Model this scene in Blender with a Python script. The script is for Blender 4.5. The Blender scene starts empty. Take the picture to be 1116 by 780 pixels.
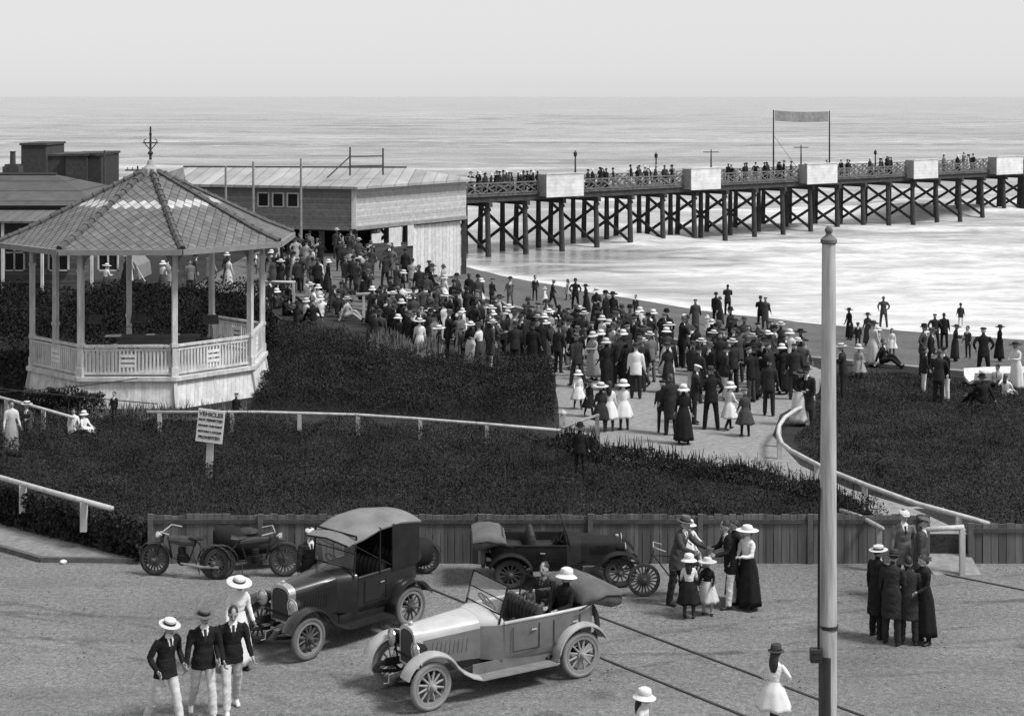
import bpy, bmesh, math, random
import numpy as np
from mathutils import Vector, Matrix, Euler
R = math.radians
rng = random.Random(11)
nrg = np.random.default_rng(5)
C = bpy.context.scene.collection
# ---- camera constants (metres; the camera looks level along +Y with a dropped lens)
F, HOR, CU, CH = 1800.0, 105.0, 558.0, 10.2

def gnd(u, v, z=0.0):
    Y = (CH - z) * F / (v - HOR)
    return Vector(((u - CU) / F * Y, Y, z))

def at(u, v, Y):
    return Vector(((u - CU) / F * Y, Y, CH - (v - HOR) / F * Y))

# ------------------------------------------------------------------ materials
MATS = {}

def new_mat(name):
    m = bpy.data.materials.new(name)
    m.use_nodes = True
    nt = m.node_tree
    b = nt.nodes['Principled BSDF']
    return m, nt, b

def grey(g):
    return (g, g, g, 1)

def N(nt, t, **kw):
    n = nt.nodes.new(t)
    for k, v in kw.items():
        if k in ('operation', 'blend_type', 'data_type', 'noise_dimensions', 'feature', 'wave_type', 'bands_direction', 'attribute_name', 'uv_map', 'clamp'):
            setattr(n, k, v)
        else:
            n.inputs[k].default_value = v
    return n

def ramp(nt, fac, stops):
    r = nt.nodes.new('ShaderNodeValToRGB')
    e = r.color_ramp.elements
    e[0].position, e[0].color = stops[0][0], grey(stops[0][1])
    e[1].position, e[1].color = stops[-1][0], grey(stops[-1][1])
    for p, g in stops[1:-1]:
        x = e.new(p)
        x.color = grey(g)
    nt.links.new(fac, r.inputs['Fac'])
    return r.outputs['Color']

def mat(name, g, rough=0.85, var=0.25, scale=8.0, bump=0.0, spec=0.3, metal=0.0, stretch=(1, 1, 1), rand=0.0, coat=0.0):
    if name in MATS:
        return MATS[name]
    m, nt, b = new_mat(name)
    L = nt.links.new
    tc = nt.nodes.new('ShaderNodeTexCoord')
    mp = nt.nodes.new('ShaderNodeMapping')
    mp.inputs['Scale'].default_value = stretch
    L(tc.outputs['Object'], mp.inputs['Vector'])
    n1 = N(nt, 'ShaderNodeTexNoise', Scale=scale, Detail=6.0, Roughness=0.62)
    L(mp.outputs['Vector'], n1.inputs['Vector'])
    col = ramp(nt, n1.outputs['Fac'], [(0.28, max(0.004, g * (1 - var))), (0.72, min(0.92, g * (1 + var)))])
    if rand > 0:
        oi = nt.nodes.new('ShaderNodeObjectInfo')
        mr = N(nt, 'ShaderNodeMapRange')
        mr.inputs['To Min'].default_value = 1 - rand
        mr.inputs['To Max'].default_value = 1 + rand
        L(oi.outputs['Random'], mr.inputs['Value'])
        mx = N(nt, 'ShaderNodeVectorMath', operation='SCALE')
        L(col, mx.inputs[0])
        L(mr.outputs['Result'], mx.inputs['Scale'])
        col = mx.outputs['Vector']
    L(col, b.inputs['Base Color'])
    b.inputs['Roughness'].default_value = rough
    b.inputs['Specular IOR Level'].default_value = spec
    b.inputs['Metallic'].default_value = metal
    b.inputs['Coat Weight'].default_value = coat; b.inputs['Coat Roughness'].default_value = 0.12
    if bump > 0:
        n2 = N(nt, 'ShaderNodeTexNoise', Scale=scale * 5, Detail=5.0)
        L(mp.outputs['Vector'], n2.inputs['Vector'])
        bp = N(nt, 'ShaderNodeBump', Strength=bump, Distance=0.02)
        L(n2.outputs['Fac'], bp.inputs['Height'])
        L(bp.outputs['Normal'], b.inputs['Normal'])
    MATS[name] = m
    return m

def mat_planks(name, g, pitch, axis='Z', var=0.25, rough=0.85, depth=0.5, noise=4.0, gap=0.35, streak=(1, 1, 1)):
    """boards of one width laid along an axis: dark joints, each board its own tone"""
    if name in MATS:
        return MATS[name]
    m, nt, b = new_mat(name)
    L = nt.links.new
    tc = nt.nodes.new('ShaderNodeTexCoord')
    sx = nt.nodes.new('ShaderNodeSeparateXYZ')
    L(tc.outputs['Object'], sx.inputs[0])
    mul = N(nt, 'ShaderNodeMath', operation='MULTIPLY')
    mul.inputs[1].default_value = 1.0 / pitch
    L(sx.outputs[axis], mul.inputs[0])
    fr = N(nt, 'ShaderNodeMath', operation='FRACT')
    L(mul.outputs[0], fr.inputs[0])
    fl = N(nt, 'ShaderNodeMath', operation='FLOOR')
    L(mul.outputs[0], fl.inputs[0])
    wn = nt.nodes.new('ShaderNodeTexWhiteNoise')
    wn.noise_dimensions = '1D'
    L(fl.outputs[0], wn.inputs['W'])
    joint = ramp(nt, fr.outputs[0], [(0.0, gap), (0.06, gap), (0.12, 1.0), (1.0, 1.0)])
    tone = N(nt, 'ShaderNodeMapRange')
    tone.inputs['To Min'].default_value = 1 - var
    tone.inputs['To Max'].default_value = 1 + var
    L(wn.outputs['Value'], tone.inputs['Value'])
    mp = nt.nodes.new('ShaderNodeMapping')
    mp.inputs['Scale'].default_value = streak
    L(tc.outputs['Object'], mp.inputs['Vector'])
    n1 = N(nt, 'ShaderNodeTexNoise', Scale=noise, Detail=7.0, Roughness=0.65)
    L(mp.outputs['Vector'], n1.inputs['Vector'])
    base = ramp(nt, n1.outputs['Fac'], [(0.25, g * 0.7), (0.75, min(0.9, g * 1.25))])
    a = N(nt, 'ShaderNodeVectorMath', operation='SCALE')
    L(base, a.inputs[0])
    L(tone.outputs['Result'], a.inputs['Scale'])
    c = N(nt, 'ShaderNodeVectorMath', operation='MULTIPLY')
    L(a.outputs['Vector'], c.inputs[0])
    L(joint, c.inputs[1])
    L(c.outputs['Vector'], b.inputs['Base Color'])
    b.inputs['Roughness'].default_value = rough
    b.inputs['Specular IOR Level'].default_value = 0.2
    bp = N(nt, 'ShaderNodeBump', Strength=depth, Distance=0.02)
    L(joint, bp.inputs['Height'])
    L(bp.outputs['Normal'], b.inputs['Normal'])
    MATS[name] = m
    return m

# ------------------------------------------------------------------ mesh builder
class MB:
    def __init__(s):
        s.v, s.f, s.m, s.uv = [], [], [], None

    def add(s, vs, fs, mi=0, M=None):
        o = len(s.v)
        for p in vs:
            p = Vector(p)
            s.v.append(M @ p if M is not None else p)
        for f in fs:
            s.f.append([i + o for i in f])
            s.m.append(mi)
        return o

    def box(s, c, d, mi=0, M=None, rz=0.0):
        x, y, z = (k / 2 for k in d)
        Mx = Matrix.Translation(Vector(c)) @ Matrix.Rotation(rz, 4, 'Z')
        if M is not None:
            Mx = M @ Mx
        vs = [(-x, -y, -z), (x, -y, -z), (x, y, -z), (-x, y, -z), (-x, -y, z), (x, -y, z), (x, y, z), (-x, y, z)]
        s.add(vs, [(0, 3, 2, 1), (4, 5, 6, 7), (0, 1, 5, 4), (1, 2, 6, 5), (2, 3, 7, 6), (3, 0, 4, 7)], mi, Mx)

    def bar(s, p, q, w, h, mi=0, up=(0, 0, 1)):
        p, q = Vector(p), Vector(q)
        d = (q - p).normalized()
        up = Vector(up)
        if abs(d.dot(up)) > 0.98:
            up = Vector((0, 1, 0))
        a = d.cross(up).normalized() * (w / 2)
        b = a.cross(d).normalized() * (h / 2)
        vs = [p - a - b, p + a - b, p + a + b, p - a + b, q - a - b, q + a - b, q + a + b, q - a + b]
        s.add(vs, [(0, 1, 2, 3), (7, 6, 5, 4), (0, 4, 5, 1), (1, 5, 6, 2), (2, 6, 7, 3), (3, 7, 4, 0)], mi)

    def tube(s, pts, rad, n=8, mi=0, M=None, flat=None, lat=None):
        """a closed tube through pts; rad a number or a list of r or (ra, rb); lat fixes the first cross axis"""
        pts = [Vector(p) for p in pts]
        k = len(pts)
        if not isinstance(rad, (list, tuple)):
            rad = [rad] * k
        rings, vs, fs = [], [], []
        prev = None
        for i, p in enumerate(pts):
            d = (pts[min(i + 1, k - 1)] - pts[max(i - 1, 0)]).normalized()
            if lat is not None:
                a = Vector(lat)
                a = (a - d * a.dot(d)).normalized()
            elif prev is None:
                a = d.orthogonal().normalized()
            else:
                a = (prev - d * prev.dot(d)).normalized()
            prev = a
            b = d.cross(a)
            r = rad[i]
            ra, rb = r if isinstance(r, (list, tuple)) else (r, r)
            for j in range(n):
                t = 2 * math.pi * j / n
                vs.append(p + a * (ra * math.cos(t)) + b * (rb * math.sin(t)))
        for i in range(k - 1):
            for j in range(n):
                j2 = (j + 1) % n
                fs.append((i * n + j, i * n + j2, (i + 1) * n + j2, (i + 1) * n + j))
        fs.append(tuple(range(n - 1, -1, -1)))
        fs.append(tuple((k - 1) * n + j for j in range(n)))
        s.add(vs, fs, mi, M)

    def lathe(s, prof, n=16, mi=0, M=None, sx=1.0, sy=1.0, closed=False):
        vs, fs = [], []
        k = len(prof)
        for r, z in prof:
            for j in range(n):
                t = 2 * math.pi * j / n
                vs.append((r * math.cos(t) * sx, r * math.sin(t) * sy, z))
        rows = k if closed else k - 1
        for i in range(rows):
            i2 = (i + 1) % k
            for j in range(n):
                j2 = (j + 1) % n
                fs.append((i * n + j, i * n + j2, i2 * n + j2, i2 * n + j))
        if not closed:
            fs.append(tuple(range(n - 1, -1, -1)))
            fs.append(tuple((k - 1) * n + j for j in range(n)))
        s.add(vs, fs, mi, M)

    def prism(s, poly, z0, z1, mi=0, M=None):
        n = len(poly)
        vs = [(p[0], p[1], z0) for p in poly] + [(p[0], p[1], z1) for p in poly]
        fs = [tuple(range(n - 1, -1, -1)), tuple(range(n, 2 * n))]
        fs += [(i, (i + 1) % n, n + (i + 1) % n, n + i) for i in range(n)]
        s.add(vs, fs, mi, M)

    def sphere(s, c, r, n=10, k=6, mi=0, M=None):
        """ellipsoid, r = (rx, ry, rz)"""
        prof = []
        for i in range(k + 1):
            t = -math.pi / 2 + math.pi * i / k
            prof.append((max(1e-4, math.cos(t)), math.sin(t)))
        T = Matrix.Translation(Vector(c)) @ Matrix.Diagonal((r[0], r[1], r[2], 1))
        s.lathe(prof, n, mi, (M @ T) if M is not None else T)

    def build(s, name, mats, parent=None, smooth=False, loc=None):
        me = bpy.data.meshes.new(name)
        me.from_pydata([tuple(p) for p in s.v], [], s.f)
        if not isinstance(mats, (list, tuple)):
            mats = [mats]
        for m in mats:
            me.materials.append(m)
        if len(mats) > 1:
            me.polygons.foreach_set('material_index', s.m)
        if smooth:
            me.shade_smooth() if hasattr(me, 'shade_smooth') else None
        me.update()
        bm = bmesh.new()
        bm.from_mesh(me)
        bmesh.ops.recalc_face_normals(bm, faces=bm.faces)
        bm.to_mesh(me)
        bm.free()
        o = bpy.data.objects.new(name, me)
        C.objects.link(o)
        if parent is not None:
            o.parent = parent
        if loc is not None:
            o.location = loc
        return o

def smooth_by_angle(o, deg=40):
    me = o.data
    me.shade_smooth()
    try:
        me.set_sharp_from_angle(angle=R(deg))
    except Exception:
        pass
    return o

def tag(o, label, cat, group=None, kind=None):
    o['label'] = label
    o['category'] = cat
    if group:
        o['group'] = group
    if kind:
        o['kind'] = kind
    return o

def thing(name, label, cat, loc=(0, 0, 0), rz=0.0, group=None):
    o = bpy.data.objects.new(name, None)
    o.empty_display_size = 0.2
    C.objects.link(o)
    o.location = loc
    o.rotation_euler = (0, 0, rz)
    return tag(o, label, cat, group)

def setting(o):
    o['kind'] = 'structure'
    return o

KIDS = {}
def copy_tree(o, parent=None):
    c = o.copy()
    C.objects.link(c)
    if parent is not None:
        c.parent = parent
    for ch in list(o.children):
        copy_tree(ch, c)
    return c

def quads(name, V, mat_, parent=None):
    """V: (n, 4, 3) array of separate quads, as one mesh"""
    n = len(V)
    me = bpy.data.meshes.new(name)
    me.vertices.add(n * 4)
    me.vertices.foreach_set('co', V.reshape(-1).astype(np.float32))
    me.loops.add(n * 4)
    me.loops.foreach_set('vertex_index', np.arange(n * 4, dtype=np.int32))
    me.polygons.add(n)
    me.polygons.foreach_set('loop_start', np.arange(0, n * 4, 4, dtype=np.int32))
    me.polygons.foreach_set('loop_total', np.full(n, 4, dtype=np.int32))
    me.materials.append(mat_)
    me.update(calc_edges=True)
    o = bpy.data.objects.new(name, me)
    C.objects.link(o)
    if parent is not None:
        o.parent = parent
    return o

def leaf_quads(P, size, up=0.35, slim=0.55):
    """one small leaf quad at each point of P"""
    n = len(P)
    d = nrg.normal(size=(n, 3))
    d[:, 2] += up * 2
    d /= np.linalg.norm(d, axis=1, keepdims=True)
    e = nrg.normal(size=(n, 3))
    e -= d * (e * d).sum(1, keepdims=True)
    e /= np.linalg.norm(e, axis=1, keepdims=True)
    s = size * nrg.uniform(0.55, 1.4, size=(n, 1))
    a, b = d * s, e * s * slim
    return np.stack([P - a, P + b * 0.9 - a * 0.1, P + a, P - b * 0.9 + a * 0.1], axis=1)

def vnoise(x, y, sc, seed=0):
    """smooth value noise of numpy arrays, 0..1"""
    x, y = np.asarray(x) * sc + seed * 17.3, np.asarray(y) * sc - seed * 9.1
    xi, yi = np.floor(x), np.floor(y)
    fx, fy = x - xi, y - yi
    fx, fy = fx * fx * (3 - 2 * fx), fy * fy * (3 - 2 * fy)
    def h(a, b):
        t = np.sin(a * 127.1 + b * 311.7 + seed * 3.3) * 43758.5453
        return t - np.floor(t)
    return (h(xi, yi) * (1 - fx) + h(xi + 1, yi) * fx) * (1 - fy) + (h(xi, yi + 1) * (1 - fx) + h(xi + 1, yi + 1) * fx) * fy

def in_poly(px, py, poly):
    px, py = np.asarray(px, float), np.asarray(py, float)
    ins = np.zeros(px.shape, bool)
    n = len(poly)
    for i in range(n):
        x1, y1 = poly[i]
        x2, y2 = poly[(i + 1) % n]
        c = ((y1 > py) != (y2 > py)) & (px < (x2 - x1) * (py - y1) / ((y2 - y1) if y2 != y1 else 1e-9) + x1)
        ins ^= c
    return ins
# ------------------------------------------------------------------ terrain
LAWN_Z = 0.6
SEA_Z = -3.0
FRONT = [(-60, 73.0), (-12.4, 39.6), (-7.95, 36.2), (60, 36.2)]
EDGE = [(60, 46), (30, 52), (15.9, 57), (8.6, 61.7), (5.2, 66.2), (0.2, 74.5), (-4.2, 85), (-8.6, 101), (-20, 128), (-60, 170)]
SHORE = [(75, 79), (40, 85), (27.8, 89.7), (22.7, 92.5), (16.5, 96.5), (11.5, 102), (6.5, 110), (-1.2, 122), (-12, 150), (-60, 190)]
LAWN_POLY = FRONT + EDGE

def resample(poly, n):
    P = np.array(poly, float)
    d = np.r_[0, np.cumsum(np.linalg.norm(np.diff(P, axis=0), axis=1))]
    # by vertex index, so that both lines keep step
    t = np.linspace(0, len(P) - 1, n)
    return np.stack([np.interp(t, range(len(P)), P[:, 0]), np.interp(t, range(len(P)), P[:, 1])], 1)

NS, NT = 220, 44
E_, S_ = resample(EDGE, NS), resample(SHORE, NS)
TT = np.linspace(0, 1.9, NT)
SAND = np.zeros((NT, NS, 3))
for i, t in enumerate(TT):
    xy = E_ + (S_ - E_) * t
    z = -0.5 - 2.5 * t + 0.10 * (vnoise(xy[:, 0], xy[:, 1], 0.35, 2) - 0.5) * min(1, 4 * t)
    SAND[i] = np.c_[xy, z]
_flat = SAND.reshape(-1, 3)

def ground_z(x, y):
    if y < 36.2 and not bool(in_poly([x], [y], LAWN_POLY)[0]):
        return 0.0
    if bool(in_poly([x], [y], LAWN_POLY)[0]):
        return LAWN_Z
    d = (_flat[:, 0] - x) ** 2 + (_flat[:, 1] - y) ** 2
    k = np.argsort(d)[:4]
    w = 1 / (d[k] + 1e-3)
    if d[k[0]] > 30:
        return 0.0
    return float((_flat[k, 2] * w).sum() / w.sum())

def stand(u, vh, h):
    """where a figure h tall stands whose head top shows at (u, vh)"""
    k, Y = (u - CU) / F, 18.0
    while Y < 200:
        if CH - (vh - HOR) / F * Y <= ground_z(k * Y, Y) + h:
            break
        Y += 0.15
    return Vector((k * Y, Y, ground_z(k * Y, Y)))

# road: worn earth and gravel, wheel tracks, scuffs
def road_material():
    m, nt, b = new_mat('road_gravel')
    L = nt.links.new
    tc = nt.nodes.new('ShaderNodeTexCoord')
    big = N(nt, 'ShaderNodeTexNoise', Scale=0.22, Detail=5.0, Roughness=0.6)
    fine = N(nt, 'ShaderNodeTexNoise', Scale=9.0, Detail=8.0, Roughness=0.75)
    grit = N(nt, 'ShaderNodeTexVoronoi', Scale=26.0)
    for n in (big, fine, grit):
        L(tc.outputs['Object'], n.inputs['Vector'])
    c1 = ramp(nt, big.outputs['Fac'], [(0.28, 0.155), (0.5, 0.195), (0.72, 0.24)])
    c2 = ramp(nt, fine.outputs['Fac'], [(0.25, 0.45), (0.5, 1.0), (0.8, 1.65)])
    c3 = ramp(nt, grit.outputs['Distance'], [(0.0, 1.7), (0.22, 1.0), (0.7, 0.7)])
    m1 = N(nt, 'ShaderNodeVectorMath', operation='MULTIPLY')
    m2 = N(nt, 'ShaderNodeVectorMath', operation='MULTIPLY')
    L(c1, m1.inputs[0]); L(c2, m1.inputs[1])
    L(m1.outputs[0], m2.inputs[0]); L(c3, m2.inputs[1])
    # wheel tracks that run across the place
    mp = nt.nodes.new('ShaderNodeMapping')
    mp.inputs['Rotation'].default_value = (0, 0, R(-24))
    mp.inputs['Scale'].default_value = (0.10, 1.5, 1)
    L(tc.outputs['Object'], mp.inputs['Vector'])
    tr = N(nt, 'ShaderNodeTexNoise', Scale=1.0, Detail=4.0, Distortion=1.2)
    L(mp.outputs['Vector'], tr.inputs['Vector'])
    c4 = ramp(nt, tr.outputs['Fac'], [(0.34, 0.90), (0.5, 1.0), (0.66, 1.06)])
    m3 = N(nt, 'ShaderNodeVectorMath', operation='MULTIPLY')
    L(m2.outputs[0], m3.inputs[0]); L(c4, m3.inputs[1])
    # tyre tracks left by cars that turned here, broken up by the grit
    def mth(op, a, b_=None):
        n = nt.nodes.new('ShaderNodeMath'); n.operation = op
        for i_, x_ in enumerate((a, b_)):
            if x_ is None: continue
            if isinstance(x_, (int, float)): n.inputs[i_].default_value = x_
            else: L(x_, n.inputs[i_])
        return n.outputs[0]
    brk = N(nt, 'ShaderNodeTexNoise', Scale=1.3, Detail=5.0)
    L(tc.outputs['Object'], brk.inputs['Vector'])
    col = m3.outputs[0]
    for cx, cy, r_ in ((-20, 9, 25.5), (14, 6, 27.0), (2, 62, 32.5), (-4, 70, 38.5)):
        vd = N(nt, 'ShaderNodeVectorMath', operation='DISTANCE'); L(tc.outputs['Object'], vd.inputs[0]); vd.inputs[1].default_value = (cx, cy, 0)
        d_ = mth('ABSOLUTE', mth('SUBTRACT', mth('ABSOLUTE', mth('SUBTRACT', vd.outputs['Value'], r_)), 0.71))
        k_ = ramp(nt, mth('ADD', d_, mth('MULTIPLY', mth('SUBTRACT', 0.62, brk.outputs['Fac']), 0.5)), [(0.0, 0.74), (0.07, 0.80), (0.14, 1.0), (1.0, 1.0)])
        mm = N(nt, 'ShaderNodeVectorMath', operation='MULTIPLY'); L(col, mm.inputs[0]); L(k_, mm.inputs[1]); col = mm.outputs[0]
    spots = N(nt, 'ShaderNodeTexVoronoi', Scale=0.55); L(tc.outputs['Object'], spots.inputs['Vector'])
    ks = ramp(nt, mth('ADD', spots.outputs['Distance'], mth('MULTIPLY', brk.outputs['Fac'], 0.5)), [(0.0, 0.62), (0.30, 0.68), (0.42, 1.0), (1.0, 1.0)])
    mm = N(nt, 'ShaderNodeVectorMath', operation='MULTIPLY'); L(col, mm.inputs[0]); L(ks, mm.inputs[1]); col = mm.outputs[0]
    L(col, b.inputs['Base Color'])
    b.inputs['Roughness'].default_value = 0.95
    b.inputs['Specular IOR Level'].default_value = 0.15
    bp = N(nt, 'ShaderNodeBump', Strength=0.5, Distance=0.03)
    L(fine.outputs['Fac'], bp.inputs['Height'])
    L(bp.outputs['Normal'], b.inputs['Normal'])
    return m

mb = MB()
mb.add([(-90, -40, 0), (90, -40, 0), (90, 45, 0), (60.5, 45, 0), (60.5, 36.4, 0), (-7.9, 36.4, 0), (-12.3, 39.8, 0), (-60, 73.3, 0), (-90, 96, 0)], [tuple(range(9))])
setting(mb.build('road', road_material()))

# lawn and promenade: one raised slab of garden ground
def lawn_material():
    m, nt, b = new_mat('garden_ground')
    L = nt.links.new
    tc = nt.nodes.new('ShaderNodeTexCoord')
    n1 = N(nt, 'ShaderNodeTexNoise', Scale=0.5, Detail=7.0, Roughness=0.7)
    n2 = N(nt, 'ShaderNodeTexNoise', Scale=14.0, Detail=6.0, Roughness=0.75)
    L(tc.outputs['Object'], n1.inputs['Vector']); L(tc.outputs['Object'], n2.inputs['Vector'])
    c1 = ramp(nt, n1.outputs['Fac'], [(0.3, 0.026), (0.7, 0.052)])
    c2 = ramp(nt, n2.outputs['Fac'], [(0.3, 0.5), (0.7, 1.5)])
    mu = N(nt, 'ShaderNodeVectorMath', operation='MULTIPLY')
    L(c1, mu.inputs[0]); L(c2, mu.inputs[1])
    L(mu.outputs[0], b.inputs['Base Color'])
    b.inputs['Roughness'].default_value = 0.95
    b.inputs['Specular IOR Level'].default_value = 0.05
    bp = N(nt, 'ShaderNodeBump', Strength=0.8, Distance=0.06)
    L(n2.outputs['Fac'], bp.inputs['Height'])
    L(bp.outputs['Normal'], b.inputs['Normal'])
    return m
mb = MB()
mb.prism(LAWN_POLY, -3.5, LAWN_Z)
setting(mb.build('lawn', lawn_material()))

def sheet(name, poly, z, m):
    b_ = MB()
    b_.add([(x, y, z) for x, y in poly], [tuple(range(len(poly)))])
    return setting(b_.build(name, m))

gravel = mat('path_gravel', 0.23, var=0.3, scale=5.0, bump=0.4, spec=0.1)
def g2(u, v, z=LAWN_Z):
    p = gnd(u, v, z)
    return (p.x, p.y)
# the pale path between the beds, widening to the promenade
path_poly = [g2(600, 402), (1.45, 52), (1.35, 46.2), (2.4, 43.6), (4.3, 42.4), (6.2, 41.1), (7.35, 39.9), (8.2, 38.3), (8.8, 36.25), (10.0, 36.25), (9.3, 38.6), (8.2, 40.5), (7.5, 43.0), g2(842, 475), g2(850, 452), g2(892, 428), g2(900, 405), (10.5, 59.6), (8.0, 61.4), (4.9, 65.4), (1.0, 71.0)]
sheet('path', path_poly, LAWN_Z + 0.006, gravel)
sheet('promenade', [(4.7, 65.6), (-0.1, 74.1), (-4.5, 84.6), (-8.4, 98.5), (-16, 99), (-16, 82), (-8, 76), (-3.5, 70)], LAWN_Z + 0.004, mat('promenade_earth', 0.12, var=0.35, scale=3.0, bump=0.4, spec=0.1))
# footpath at the road corner and its kerb
kl = [gnd(-60, 585), gnd(0, 599), gnd(45, 612), gnd(160, 613)]
sheet('footpath', [(p.x, p.y) for p in kl] + [(-7.96, 36.15), (-12.4, 39.5), (-20, 44.7)], 0.10, mat('footpath_earth', 0.20, var=0.3, scale=6, bump=0.3, spec=0.1))
mb = MB()
for a, b_ in zip(kl, kl[1:]):
    mb.bar((a.x, a.y, 0.055), (b_.x, b_.y, 0.055), 0.12, 0.11)
setting(mb.build('kerb', mat('kerb_stone', 0.10, var=0.3, scale=7, bump=0.4)))
# promenade coping along the beach
mb = MB()
for a, b_ in zip(EDGE[:6], EDGE[1:7]):
    mb.bar((a[0], a[1], LAWN_Z + 0.05), (b_[0], b_[1], LAWN_Z + 0.05), 0.34, 0.14)
setting(mb.build('promenade_kerb', mat('coping_stone', 0.22, var=0.3, scale=3, bump=0.3)))

# beach
def sand_material():
    m, nt, b = new_mat('beach_sand')
    L = nt.links.new
    tc = nt.nodes.new('ShaderNodeTexCoord')
    n1 = N(nt, 'ShaderNodeTexNoise', Scale=0.35, Detail=6.0, Roughness=0.6)
    n2 = N(nt, 'ShaderNodeTexNoise', Scale=3.2, Detail=8.0, Roughness=0.75)
    L(tc.outputs['Object'], n1.inputs['Vector']); L(tc.outputs['Object'], n2.inputs['Vector'])
    c1 = ramp(nt, n1.outputs['Fac'], [(0.3, 0.085), (0.7, 0.13)])
    c2 = ramp(nt, n2.outputs['Fac'], [(0.25, 0.6), (0.7, 1.25)])
    mu = N(nt, 'ShaderNodeVectorMath', operation='MULTIPLY')
    L(c1, mu.inputs[0]); L(c2, mu.inputs[1])
    L(mu.outputs[0], b.inputs['Base Color'])
    b.inputs['Roughness'].default_value = 0.8
    b.inputs['Specular IOR Level'].default_value = 0.12
    bp = N(nt, 'ShaderNodeBump', Strength=0.7, Distance=0.08)
    L(n2.outputs['Fac'], bp.inputs['Height'])
    L(bp.outputs['Normal'], b.inputs['Normal'])
    return m
mb = MB()
mb.v = [Vector(p) for p in _flat]
for i in range(NT - 1):
    for j in range(NS - 1):
        a = i * NS + j
        mb.f.append([a, a + 1, a + NS + 1, a + NS]); mb.m.append(0)
o = setting(mb.build('beach', sand_material()))
o.data.shade_smooth()

# ------------------------------------------------------------------ sea: rows that thin out towards the horizon
def sea_material():
    m, nt, b = new_mat('sea_water')
    L = nt.links.new
    tc = nt.nodes.new('ShaderNodeTexCoord')
    geo = nt.nodes.new('ShaderNodeNewGeometry')
    sep = nt.nodes.new('ShaderNodeSeparateXYZ')
    L(geo.outputs['Position'], sep.inputs[0])
    mp = nt.nodes.new('ShaderNodeMapping')
    mp.inputs['Scale'].default_value = (0.085, 0.21, 1)
    L(tc.outputs['Object'], mp.inputs['Vector'])
    foam = N(nt, 'ShaderNodeTexNoise', Scale=1.0, Detail=9.0, Roughness=0.68, Distortion=0.6)
    L(mp.outputs['Vector'], foam.inputs['Vector'])
    mp2 = nt.nodes.new('ShaderNodeMapping')
    mp2.inputs['Scale'].default_value = (0.008, 0.035, 1)
    L(tc.outputs['Object'], mp2.inputs['Vector'])
    swell = N(nt, 'ShaderNodeTexNoise', Scale=1.0, Detail=6.0, Roughness=0.6)
    L(mp2.outputs['Vector'], swell.inputs['Vector'])
    # foam grows in the surf zone, from the shore to some 250 m out, most where the breakers run
    att = nt.nodes.new('ShaderNodeAttribute')
    att.attribute_name = 'surf'
    th = N(nt, 'ShaderNodeMath', operation='SUBTRACT')
    L(att.outputs['Fac'], th.inputs[1])
    th.inputs[0].default_value = 1.0
    mr = N(nt, 'ShaderNodeMapRange')
    L(foam.outputs['Fac'], mr.inputs['Value'])
    lo = N(nt, 'ShaderNodeMath', operation='SUBTRACT')
    L(th.outputs[0], lo.inputs[0]); lo.inputs[1].default_value = 0.22
    L(lo.outputs[0], mr.inputs['From Min'])
    hi = N(nt, 'ShaderNodeMath', operation='ADD')
    L(th.outputs[0], hi.inputs[0]); hi.inputs[1].default_value = 0.10
    L(hi.outputs[0], mr.inputs['From Max'])
    water = ramp(nt, swell.outputs['Fac'], [(0.34, 0.12), (0.5, 0.23), (0.66, 0.35)])
    mx = nt.nodes.new('ShaderNodeMix')
    mx.data_type = 'RGBA'
    L(mr.outputs['Result'], mx.inputs['Factor'])
    L(water, mx.inputs['A'])
    fr2 = nt.nodes.new('ShaderNodeTexNoise'); fr2.inputs['Scale'].default_value = 0.5; fr2.inputs['Detail'].default_value = 9; fr2.inputs['Roughness'].default_value = 0.72
    mp4 = nt.nodes.new('ShaderNodeMapping'); mp4.inputs['Scale'].default_value = (0.7, 1.5, 1)
    L(tc.outputs['Object'], mp4.inputs['Vector']); L(mp4.outputs['Vector'], fr2.inputs['Vector'])
    L(ramp(nt, fr2.outputs['Fac'], [(0.3, 0.33), (0.48, 0.52), (0.66, 0.70)]), mx.inputs['B'])
    L(mx.outputs['Result'], b.inputs['Base Color'])
    ro = N(nt, 'ShaderNodeMapRange')
    ro.inputs['To Min'].default_value = 0.16
    ro.inputs['To Max'].default_value = 0.7
    L(mr.outputs['Result'], ro.inputs['Value'])
    L(ro.outputs['Result'], b.inputs['Roughness'])
    b.inputs['IOR'].default_value = 1.33
    rip = N(nt, 'ShaderNodeTexNoise', Scale=1.1, Detail=5.0, Roughness=0.6)
    mp3 = nt.nodes.new('ShaderNodeMapping')
    mp3.inputs['Scale'].default_value = (0.35, 1.0, 1)
    L(tc.outputs['Object'], mp3.inputs['Vector'])
    L(mp3.outputs['Vector'], rip.inputs['Vector'])
    bp = N(nt, 'ShaderNodeBump', Strength=0.75, Distance=0.35)
    L(rip.outputs['Fac'], bp.inputs['Height'])
    L(bp.outputs['Normal'], b.inputs['Normal'])
    return m

def seg_dist(x, y, poly):
    d = np.full(x.shape, 1e9)
    for (x1, y1), (x2, y2) in zip(poly, poly[1:]):
        dx, dy = x2 - x1, y2 - y1
        t = np.clip(((x - x1) * dx + (y - y1) * dy) / (dx * dx + dy * dy), 0, 1)
        d = np.minimum(d, np.hypot(x - x1 - t * dx, y - y1 - t * dy))
    return d

rows = np.r_[np.linspace(66, 260, 300), np.geomspace(262, 1200, 170), np.geomspace(1250, 40000, 30)]
NX = 260
kx = np.linspace(-0.9, 0.9, NX)
YY, KX = np.meshgrid(rows, kx, indexing='ij')
XX = KX * np.maximum(YY, 90)
dsh = seg_dist(XX, YY, SHORE)
amp = np.clip((dsh - 1) / 25, 0, 1) * np.clip(900 / YY, 0.2, 1)
zz = np.zeros_like(XX)
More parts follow.
